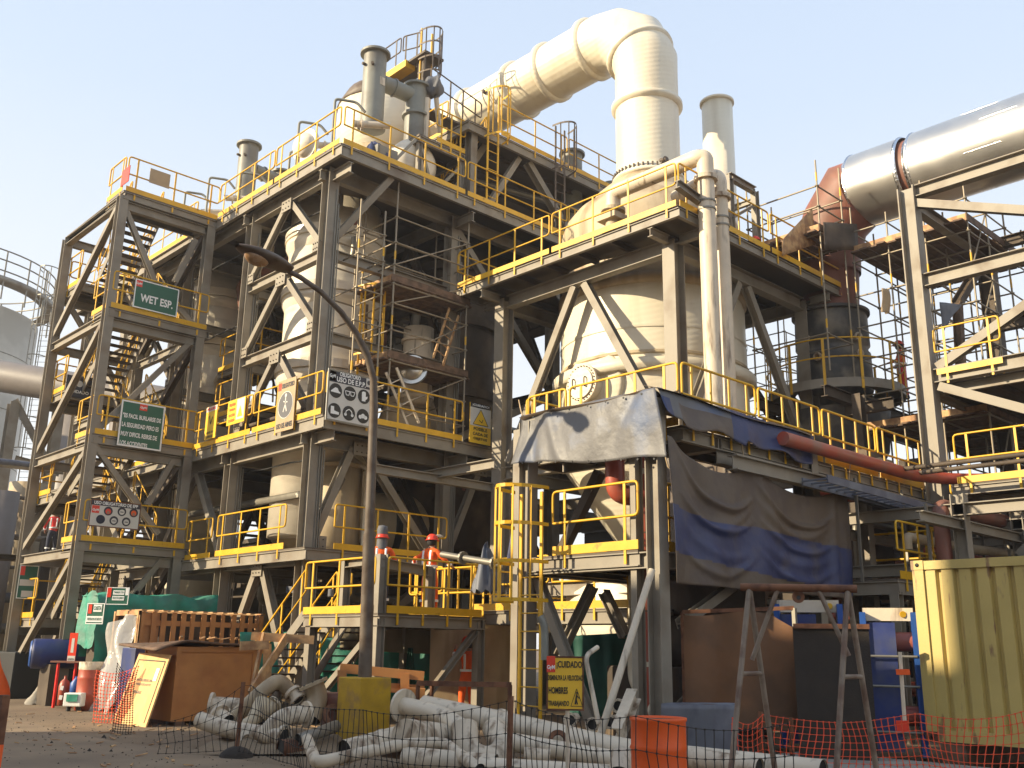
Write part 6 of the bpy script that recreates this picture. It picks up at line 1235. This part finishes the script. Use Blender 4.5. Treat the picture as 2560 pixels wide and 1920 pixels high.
# ================================================================ PIPE PILES IN THE FOREGROUND
def pipe(label, pts, r, m='oldpipe', n=22, fl=(), bendr=.3, cat='pipe', fr=1.45, group='scrap pipes piled behind the black mesh', cap=None):
    ps = [V(p) for p in pts]; t = thing('scrap_pipe', label, cat, ps[0], group)
    obj('pipe_body', MB().tube(bend(ps, bendr, 7) if len(ps) > 2 else ps, r, n, caps=bool(cap)), m, t)
    if not cap:
        for e_, q in ((ps[0], ps[1]), (ps[-1], ps[-2])): obj('bore', MB().disc(e_+(q-e_).normalized()*.03, q-e_, r*.985, n, .01), 'black', t)
    for k in fl:
        e_, q = (ps[0], ps[1]) if k == 0 else (ps[-1], ps[-2]); d = (q-e_).normalized()
        mb = MB().lathe(e_, [(r, -.0), (r*fr, 0), (r*fr, .05), (r, .05)], n, d, smooth=False); obj('flange', mb, m, t)
        mb = MB(); ax = d; e1 = ax.cross(V((0, 0, 1))); e1 = e1.normalized() if e1.length > .05 else V((1, 0, 0)); e2 = ax.cross(e1)
        for j in range(8): a = j*math.pi/4; mb.disc(e_-d*.003+(e1*math.cos(a)+e2*math.sin(a))*r*(fr+1)/2, d, r*.09, 8, .01)
        obj('bolt_holes', mb, 'black', t)
    return t
G = DP
pipe('flanged grey pipe pointing left out of the left pile', [G(525, 1762, 18.2), G(680, 1772, 18.0)], .14, fl=(0,))
pipe('pale elbow arching over the top of the left pile', [G(585, 1795, 17.6), G(655, 1728, 17.6), G(700, 1695, 17.8), G(745, 1760, 17.8)], .12, 'cream_dirty', bendr=.3, fl=(0,))
pipe('pale funnel shaped fitting with an open flange on top of the left pile', [G(782, 1706, 17.4), G(796, 1745, 17.4), G(775, 1800, 17.2)], .17, 'cream_dirty', fl=(0,), bendr=.3)
pipe('long thick pipe lying along the bottom of the left pile', [G(500, 1800, 17.1), G(560, 1822, 16.7), G(712, 1845, 16.0)], .13, bendr=.5, fl=(1,))
pipe('bent flanged elbow resting against the left pile', [G(660, 1840, 16.2), G(705, 1790, 16.2), G(770, 1785, 16.4)], .135, fl=(1,), bendr=.25)
pipe('short broad pipe stub standing in the left pile', [G(640, 1800, 17), G(660, 1755, 17.2)], .15, 'cream_dirty')
pipe('slim bent pipe at the right foot of the left pile', [G(745, 1850, 15.6), G(790, 1835, 15.8), G(840, 1815, 16.4)], .09, 'galv', bendr=.2)
pipe('pipe stub with flange half buried in the left pile', [G(545, 1785, 17.2), G(570, 1805, 17.0)], .12, fl=(0,))
pipe('grey pipe section deep in the left pile', [G(800, 1745, 18.0), G(850, 1760, 18.4)], .15)
pipe('short dark pipe bend low in the left pile', [G(700, 1870, 15.6), G(760, 1868, 15.8)], .12, 'rust')
pipe('slanting pipe across the middle of the left pile', [G(590, 1830, 16.8), G(690, 1760, 17.2)], .1, 'cream_dirty', fl=(0, 1))
pipe('small valve body in the left pile', [G(730, 1728, 17.5), G(748, 1752, 17.4)], .1, fl=(0, 1))
pipe('large pale pipe with an upright flange on top of the right pile', [G(1006, 1764, 15.6), G(1100, 1785, 15.0), G(1175, 1835, 14.2)], .13, 'whitepipe', fl=(0,), fr=1.9, bendr=.2, cap=True)
pipe('very long pale pipe running right across the pile and behind the orange drum', [G(1060, 1765, 16.0), G(1330, 1822, 14.9), G(1560, 1880, 13.8), G(2060, 1935, 12.6)], .16, 'whitepipe', bendr=.6)
pipe('large U bend pipe lying in the front of the right pile', [G(1162, 1812, 13.9), G(1165, 1880, 13.7), G(1215, 1905, 13.6), G(1265, 1880, 13.9), G(1235, 1820, 14.4)], .17, 'oldpipe', bendr=.3)
pipe('pipe closed by a flat round cap in the right pile', [G(1012, 1838, 13.8), G(1130, 1850, 14.8)], .21, 'oldpipe', cap=True)
pipe('long pipe lying left from the capped pipe', [G(860, 1880, 13.6), G(1000, 1842, 14.2)], .15, 'oldpipe')
pipe('thin bent pipe lying lowest in front of the yellow lamp base', [G(768, 1848, 14.2), G(790, 1908, 13.0), G(1000, 1862, 13.4), G(1108, 1856, 13.6), G(1200, 1925, 12.6)], .075, 'oldpipe', bendr=.18)
pipe('thick pipe under the U bend at the bottom edge', [G(1010, 1895, 13.4), G(1240, 1915, 13.0)], .14, 'oldpipe')
pipe('long pipe below the very long one in the right pile', [G(1250, 1850, 14.0), G(1560, 1905, 13.2), G(1700, 1935, 12.9)], .12, 'whitepipe')
pipe('short coupling with dark ends low in the right pile', [G(1310, 1888, 13.2), G(1375, 1893, 13.2)], .1, 'oldpipe')
pipe('lowest long pipe at the bottom edge left of the drum', [G(1200, 1920, 12.8), G(1600, 1945, 12.4)], .13, 'whitepipe')
pipe('broken rough pipe end beside the orange drum', [G(1555, 1885, 12.4), G(1550, 1935, 12.2)], .13, 'oldpipe')
pipe('pale pipe lying right of the orange drum', [G(1725, 1895, 12.8), G(1900, 1925, 12.4)], .13, 'oldpipe')
pipe('small bent pipe loop behind the right pile', [G(1235, 1795, 15.6), G(1255, 1775, 15.6), G(1280, 1800, 15.6)], .05, 'whitepipe', bendr=.15)
for i, (x, y) in enumerate(((1525, 1805), (1545, 1765), (1425, 1800), (1480, 1812))): pipe(['small flanged stub facing out below the leaning pole', 'small flanged stub beside the leaning steel offcut', 'small stub behind the sign post', 'short stub left of the leaning pole foot'][i], [G(x, y, 15.0), G(x+14, y-6, 15.6)], .07, 'whitepipe', fl=(0,))
planks('timber_bearers', 'dark timber bearers below the right pipe pile', [(G(960, 1880, 14.2), G(1100, 1895, 13.6)), (G(1120, 1790, 16.2), G(1085, 1770, 16.5)), (G(1050, 1905, 13.3), G(1180, 1915, 13.0))], 'plank', w=.12, th=.12)
solo('earth_mound', MB().grid(lambda u, v: (V(G(520, 1868, 17)).lerp(V(G(870, 1860, 16.6)), u)+V((.7*(v-.5)*2.4, .7*(v-.5)*2.4, .0))+V((0, 0, -G(520+350*u, 1868, 17-.4*u).z+.22*math.sin(v*math.pi)*math.sin(u*math.pi)**.5*(1+.3*math.sin(u*23)))), 1)[0], 30, 10), 'ground', 'low earth mound under the left pipe pile', 'mound', (8, 15, 0))
for i, (x, y, d_, r_q) in enumerate(((620, 1852, 16.2, .17), (835, 1790, 17.0, .2), (955, 1850, 14.6, .15), (1395, 1850, 13.9, .13))):
    q = G(x, y, d_); mb = MB().lathe(q, [(r_q*.55, -.025), (r_q, -.025), (r_q, .025), (r_q*.55, .025), (r_q*.55, -.025)], 22, (random.uniform(-1, 0), -.8, .5), smooth=False)
    solo('loose_flange', mb, 'rust' if i % 2 else 'oldpipe', ['loose flange ring lying in front of the left pipe pile', 'loose flange ring leaning left of the yellow lamp base', 'loose flange ring between the lamp base and the right pile', 'loose flange ring on the long pipe left of the sign post'][i], 'flange', q)
random.seed(77); db = MB()
for i in range(170):
    x = random.uniform(5.5, 11.5); y = random.uniform(9, 24); l = random.uniform(.04, .22); a = random.uniform(0, 3.14); db.bar((x, y, .012), (x+l*math.cos(a), y+l*math.sin(a), .012+random.uniform(0, .03)), random.uniform(.015, .05), .012)
o = obj('debris', db, 'lumber', None, loc=(8, 14, 0)); o['label'] = 'scattered wood chips and scraps on the dirt ground'; o['category'] = 'debris'; o['kind'] = 'stuff'
# ================================================================ MESH FENCES
def net(name, label, path, cell, thick, m, seed=1, lean=.0, cat='mesh fence', postm='rust', posts=()):
    """path: list of (x, y, z_bottom, z_top)"""
    rr = random.Random(seed); P = [V((p[0], p[1], 0)) for p in path]; cum = [0]
    for a, b_ in zip(P[:-1], P[1:]): cum.append(cum[-1]+(b_-a).length)
    T = cum[-1]; nu = int(T/cell); 
    def at(s_, v):
        for k in range(len(P)-1):
            if s_ <= cum[k+1] or k == len(P)-2:
                u = (s_-cum[k])/(cum[k+1]-cum[k]); p = P[k].lerp(P[k+1], u); zb = path[k][2]+(path[k+1][2]-path[k][2])*u; zt = path[k][3]+(path[k+1][3]-path[k][3])*u
                sag = .1*math.sin(u*math.pi)*v; z = zb+(zt-zb)*v-sag
                nn = (P[k+1]-P[k]).normalized().cross(V((0, 0, 1))); wv = .06*math.sin(s_*2.3+v*2)+.03*math.sin(s_*6.1+v*4)
                return p+nn*wv+(P[k+1]-P[k]).normalized()*(lean*v+.03*math.sin(s_*3+v*5))+V((0, 0, z))
    nv = max(3, int((path[0][3]-path[0][2])/cell)); t = thing(name, label, cat, (P[0].x, P[0].y, 0)); mb = MB(); kn = MB()
    gd = [[at(T*i/nu, j/nv) for j in range(nv+1)] for i in range(nu+1)]
    cam_d = V((-.69, -.72, 0))
    for i in range(nu+1):
        for j in range(nv+1):
            p = gd[i][j]
            if i < nu: mb.bar(p, gd[i+1][j], thick, thick*.8)
            if j < nv: mb.bar(p, gd[i][j+1], thick, thick*.8, (1, 0, 0))
            kn.box(p.x-thick, p.y-thick, p.z-thick, p.x+thick, p.y+thick, p.z+thick)
    o = obj('mesh', mb, m, t); o['kind'] = 'stuff'; o = obj('knots', kn, m, t); o['kind'] = 'stuff'
    for (x, y, z) in posts: obj('stake', MB().bar((x, y, 0), (x+.02, y, z), .045, .045, (1, 0, 0)), postm, t)
    return t
s1 = ZP(590, 1893, 0); s2 = DP(1271, 1950, 11.3)
z1 = DP(590, 1705, math.hypot(s1.x, s1.y)).z
t = net('mesh_fence', 'sagging black plastic mesh strung on rusty stakes before the pipe piles', [(s1.x-.9, s1.y+.6, .05, .45), (s1.x, s1.y, .1, 1.0), (DP(900, 1900, 12.6).x, DP(900, 1900, 12.6).y, .0, .82), (s2.x, s2.y, .0, 1.02), (DP(1600, 1900, 9.7).x, DP(1600, 1900, 9.7).y, .1, .98), (DP(1980, 1900, 10.6).x, DP(1980, 1900, 10.6).y, 0, .9)], .105, .0078, 'net_black', posts=[(s1.x, s1.y, z1), (s2.x, s2.y, DP(1271, 1740, 11.3).z)])
solo('stake_foot', MB().lathe((s1.x, s1.y, 0), [(.24, 0), (.22, .06), (.14, .12), (.05, .15), (0, .15)], 14), 'concrete_dark', 'rough concrete foot of the left mesh stake', 'concrete foot', (s1.x, s1.y, 0))
net('mesh_fence', 'orange plastic mesh barrier in front of the container and trestle', [(DP(1840, 1800, 13.6).x, DP(1840, 1800, 13.6).y, .0, .75), (DP(1910, 1800, 13.3).x, DP(1910, 1800, 13.3).y, 0, .82), (DP(2300, 1800, 12.8).x, DP(2300, 1800, 12.8).y, 0, .92), (DP(2620, 1800, 12.0).x, DP(2620, 1800, 12.0).y, 0, 1.1)], .075, .008, 'net_orange', seed=3, posts=[(DP(1900, 1800, 13.4).x, DP(1900, 1800, 13.4).y, .85), (DP(1975, 1800, 13.2).x, DP(1975, 1800, 13.2).y, .8)])
net('mesh_fence', 'crumpled dark red mesh bunched beside the leaning plywood panel', [(DP(238, 1760, 22.5).x, DP(238, 1760, 22.5).y, 0, 1.0), (DP(330, 1760, 22.0).x, DP(330, 1760, 22.0).y, 0, 1.1)], .07, .01, 'net_orange', seed=5)
q = DP(305, 1820, 19.6)
net('mesh_fence', 'bunch of dark mesh tied at the left edge of the plywood panel', [(q.x-.12, q.y+.12, 0, 1.2), (q.x+.12, q.y-.12, 0, 1.05)], .045, .008, 'net_black', seed=9)
# black mesh hung over panel lower part
# scattered grit and stones on the ground
random.seed(31); st_ = MB()
for i in range(1500):
    x = random.uniform(3.5, 12.5); y = random.uniform(7.5, 24); s_ = random.uniform(.005, .02)*(1+ (random.random() < .04)*1.5)
    st_.add([(x-s_, y, .002), (x+s_*.5, y-s_, .002), (x+s_, y+s_*.6, .002), (x, y, s_*1.1)], [(0, 1, 3), (1, 2, 3), (2, 0, 3)])
o = obj('gravel', st_, 'concrete_dark', None, loc=(8, 14, 0)); o['label'] = 'loose grit and small stones on the dirt ground'; o['category'] = 'gravel'; o['kind'] = 'stuff'
# ================================================================ OFF-FRAME SHADE: unseen blocks added left of the camera to cast foreground shade
t = thing('shade_building', 'unseen stepped building added across the road to shade the foreground', 'building', (-12, 18, 0))
obj('wall', MB().box(-20, -8, 0, -9.0, 18.05, 14.6), 'concrete', t); obj('shade_wing', MB().box(-20, 18.05, 0, -9.3, 22.9, 12.6), 'concrete', t); obj('low_shade_wing', MB().box(-20, 22.9, 0, -9.3, 27.0, 10.3), 'concrete', t)
# ================================================================ PEOPLE
def person(label, base, face, h=1.74, arms=((-.28, .15, 1.05), (.28, .15, 1.05)), elbows=None, top='orange_cloth', legs='orange_cloth', bend_=0.0, helmet='sign_red', visor=None, group=None, stride=.12, shield=None, sit=0, headturn=0, name='person'):
    """face = heading the person looks towards; local +y forward, x right"""
    k = h/1.74; f = V((math.cos(face), math.sin(face), 0)); r = V((f.y, -f.x, 0)); B = V(base)
    def W(x, y, z): return B+(r*x+f*y+V((0, 0, z)))*k
    t = thing(name, label, 'person', B, group)
    vs = []; ed = []; rad = []
    def add(p, rr, par=None):
        vs.append(W(*p)); rad.append(rr*k); i = len(vs)-1
        if par is not None: ed.append((par, i))
        return i
    hy = bend_
    pel = add((0, 0, .95-sit), .15); wa = add((0, .02+hy*.25, 1.12-sit), .135, pel); ch = add((0, .03+hy*.6, 1.32-sit), .165, wa); up_ = add((0, .02+hy*.8, 1.45-sit), .12, ch); nk = add((0, .03+hy*.95, 1.53-sit), .06, up_); hd0 = add((0, .05+hy*1.05, 1.6-sit), .085, nk); hd = add((0, .05+hy*1.1, 1.68-sit), .1, hd0); 
    nose = add((0, .155+hy*1.1, 1.645-sit), .018, hd)
    for s_, (ax, ay, az), eb in ((-1, arms[0], elbows[0] if elbows else None), (1, arms[1], elbows[1] if elbows else None)):
        sh = add((s_*.18, hy*.75, 1.43-sit), .075, up_); sh2 = add((s_*.235, hy*.75, 1.36-sit), .064, sh)
        e_ = eb or (s_*.3+ (ax-s_*.25)*.4, (ay+hy)*.35-.05, (1.36+az)/2-.02); el = add(e_, .05, sh2); wr = add((ax, ay, az), .034, el)
        d = (V((ax, ay, az))-V(e_)).normalized(); pm = V((ax, ay, az))+d*.07; ip = add(tuple(pm), .034, wr)
        sd = d.cross(V((0, 0, 1))); sd = sd.normalized() if sd.length > .1 else V((1, 0, 0)); dn = V((0, .5, -1)).normalized()*.02
        for q in range(4):
            b0 = pm+sd*(q-1.5)*.02; f1 = add(tuple(b0+d*.035), .011, ip); add(tuple(b0+d*(.075-.006*abs(q-1))+dn), .009, f1)
        th = add(tuple(V((ax, ay, az))+d*.03+sd*(-s_)*.035), .013, wr); add(tuple(V((ax, ay, az))+d*.07+sd*(-s_)*.045), .011, th)
        st_ = s_*stride; hp = add((s_*.095, 0, .88-sit), .115, pel)
        kn = add((s_*.12, st_*.6+(.42 if sit else .02), .5 if not sit else .55), .075, hp); an = add((s_*.13, st_+(.3 if sit else 0), .1), .05, kn); hl = add((s_*.13, st_-.04+(.3 if sit else 0), .045), .045, an); add((s_*.15, st_+.15+(.3 if sit else 0), .04), .042, hl)
    me = bpy.data.meshes.new('skel'); me.from_pydata([v for v in vs], ed, []); o = bpy.data.objects.new('skel', me); COL.objects.link(o)
    md = o.modifiers.new('s', 'SKIN'); md.use_smooth_shade = True; md.branch_smoothing = .3
    for i, v in enumerate(me.skin_vertices[0].data): v.radius = (rad[i], rad[i]); v.use_root = (i == 0)
    sb = o.modifiers.new('b', 'SUBSURF'); sb.levels = 1; sb.render_levels = 1
    dg = bpy.context.evaluated_depsgraph_get(); m2 = bpy.data.meshes.new_from_object(o.evaluated_get(dg)); bpy.data.objects.remove(o)
    co = [v.co.copy() for v in m2.vertices]; mb = MB(); fs = [tuple(p.vertices) for p in m2.polygons]; mb.add(co, fs, True); mb.mi = []
    hands = [W(*a) for a in arms]; headp = W(0, .05+hy*1.08, 1.66-sit); zt = B.z+k*(1.0-sit)
    for fc in fs:
        c = sum((co[i] for i in fc), V((0, 0, 0)))/len(fc)
        if (c-headp).length < .165*k or min((c-q).length for q in hands) < .0 or any((c-q).length < .05*k or ((c-q).length < .2*k and (c-W(*((elbows[n] if elbows else (0, 0, 1.2))))).length > (q-W(*((elbows[n] if elbows else (0, 0, 1.2))))).length+.01) for n, q in enumerate(hands)): mb.mi.append(0)
        elif c.z < B.z+.13*k: mb.mi.append(3)
        elif c.z < zt: mb.mi.append(2)
        else: mb.mi.append(1)
    obj('body', mb, ['skin', top, legs, 'navy'], t)
    hc = W(0, .045+hy*1.1, 1.705-sit); ht = bpy.context
    if helmet:
        mb = MB().lathe(hc, [(.135*k, 0), (.13*k, .04*k), (.11*k, .09*k), (.06*k, .13*k), (0, .14*k)], 24); mb.lathe(hc, [(.12*k, 0), (.165*k, -.012*k), (.165*k, -.002*k), (.13*k, .012*k)], 24); mb.add([hc+f*.13*k+r*.08, hc+f*.13*k-r*.08, hc+f*.21*k-r*.05-V((0, 0, .02)), hc+f*.21*k+r*.05-V((0, 0, .02))], [(0, 1, 2, 3)])
        obj('hard_hat', mb, helmet, t)
    obj('hair', MB().lathe(hc-V((0, 0, .09*k))-f*.012, [(.09*k, -.04), (.112*k, 0), (.115*k, .09*k)], 20, a0=math.atan2(-f.x, f.y)+.9 if False else 0, a1=2*math.pi), 'black', t) if not shield == 'hood' else obj('hood', MB().lathe(hc-V((0, 0, .2*k)), [(.14*k, -.06), (.125*k, .05), (.12*k, .2*k)], 20), 'hood', t)
    for s_ in (-.035, .035): obj('eye', MB().disc(W(s_, .145+hy*1.1, 1.67-sit), f, .012, 10, .01), 'white', t)
    if visor == 'up':   # face shield flipped up
        mb = MB().grid(lambda u, v: hc+V((0, 0, .07*k))+f*(.06+v*.22)*k+r*((u-.5)*.24)*k+V((0, 0, (.05-(u-.5)**2*.25)+.03*v)), 10, 6); obj('face_shield', mb, 'oldpipe', t, solid=.01)
    if shield == 'hood': mb = MB().lathe(hc+V((0, 0, .07)), [(.12*k, 0), (.125*k, .1*k), (.1*k, .19*k), (0, .21*k)], 20); obj('welding_mask', mb, 'hood', t)
    # reflective bands
    def band(c0, r0, r1, w_=.05):
        obj('reflective_band', MB().lathe(c0, [(r0, -w_/2), (r1, -w_/2), (r1, w_/2), (r0, w_/2)], 20, smooth=False), 'reflect', t)
    band(W(0, .02+hy*.2, 1.1-sit), .12, .165*k)
    if not sit:
        for s_ in (-1, 1): band(W(s_*.122, s_*stride*.78, .34), .05, .088*k)
    for s_ in (-.1, .1):
        obj('reflective_brace', MB().grid(lambda u, v: W(s_+(u-.5)*.05, -.155+hy*.4*v-.01*math.sin(v*3)+.02*v*v, 1.12+v*.33-sit), 2, 8), 'reflect', t, solid=.006)
    for n, a_ in enumerate(arms):
        e_ = elbows[n] if elbows else None
        if e_: c0 = W(*[e_[i]*.45+a_[i]*.55 for i in range(3)]); ax = W(*a_)-W(*e_); obj('reflective_cuff', MB().lathe(c0, [(.03, -.025), (.058, -.025), (.058, .025), (.03, .025)], 16, ax, smooth=False), 'reflect', t)
    return t
fa = math.radians(46.6)
def foot(px_, py_, z): p = ZP(px_, py_, z); return p
w1 = DP(953, 1400, 21.4); person('worker in orange jacket and dark trousers with a raised grey welding mask', (w1.x, w1.y, PZ), fa+.1, h=1.66, arms=((-.3, .22, 1.12), (.3, .25, 1.15)), elbows=((-.33, .02, 1.15), (.33, .04, 1.15)), legs='navy', shield='hood', stride=.05)
w2 = DP(1076, 1400, 21.6); person('worker in orange coveralls with white braces leaning on the rail, face shield up', (w2.x, w2.y, PZ), fa-.55, h=1.66, arms=((-.52, .12, 1.14), (.36, .34, 1.12)), elbows=((-.42, -.06, 1.28), (.38, .08, 1.22)), visor='up', stride=.06)
w3 = DP(1168, 1700, 22.3); person('worker in red orange coveralls reaching up under the low platform', (w3.x, w3.y, 0), fa+.25, h=1.72, arms=((-.2, .42, 1.55), (.2, .42, 1.5)), elbows=((-.27, .25, 1.3), (.27, .25, 1.3)), top='orange_cloth', legs='orange_cloth', stride=.06)
w4 = DP(2254, 905, 29.0); person('worker in orange standing on the far walkway right of the dark vessel', (w4.x, w4.y, w4.z-1.15), fa+1.2, h=1.7, arms=((-.3, .3, 1.1), (.3, .3, 1.1)), elbows=((-.32, .05, 1.15), (.32, .05, 1.15)), legs='red', stride=.08)
for i, (x, y, dd, lb) in enumerate(((2110, 552, 28.4, 'left of two orange helmets showing above the dark screen at the red elbow'), (2142, 560, 28.6, 'right of two orange helmets showing above the dark screen at the red elbow'))):
    q = DP(x, y, dd); person(lb, (q.x, q.y, q.z-1.3), fa+2.0*i, h=1.65, sit=.42, arms=((-.25, .35, .9), (.25, .35, .9)), elbows=((-.28, .15, .85), (.28, .15, .85)), helmet='orange')
q = DP(1893, 605, 26.3); person('worker hidden behind the tower deck with only a red helmet above the toe board', (q.x, q.y, q.z-1.62), fa+1.0, h=1.7, arms=((-.28, .2, 1.0), (.28, .2, 1.0)), elbows=((-.3, 0, 1.15), (.3, 0, 1.15)))
q = DP(135, 1312, 40); person('distant worker in red and dark clothes behind the stair tower', (q.x, q.y, q.z-1.2), fa+.4, h=1.72, top='red', legs='navy', arms=((-.28, .2, 1.0), (.28, .2, 1.0)), elbows=((-.3, 0, 1.15), (.3, 0, 1.15)))
H('beam', (q.x-2, q.y, q.z-1.3), (q.x+3, q.y, q.z-1.3), lr, .2, .6, m='steel_dark')
# ================================================================ HAZE
hz = MB().box(-60, -60, -1.0, 120, 120, 34); o = obj('haze', hz, 'white', None, loc=(0, 0, -1)); o['kind'] = 'stuff'; o['label'] = 'thin warm haze in the air over the plant'; o['category'] = 'haze'
hm = bpy.data.materials.new('haze'); hm.use_nodes = True; n = hm.node_tree.nodes; n.clear(); pv = n.new('ShaderNodeVolumePrincipled'); pv.inputs['Density'].default_value = .0012; pv.inputs['Color'].default_value = (1, .95, .88, 1); pv.inputs['Anisotropy'].default_value = .4
ou = n.new('ShaderNodeOutputMaterial'); hm.node_tree.links.new(pv.outputs[0], ou.inputs['Volume']); o.data.materials.clear(); o.data.materials.append(hm)
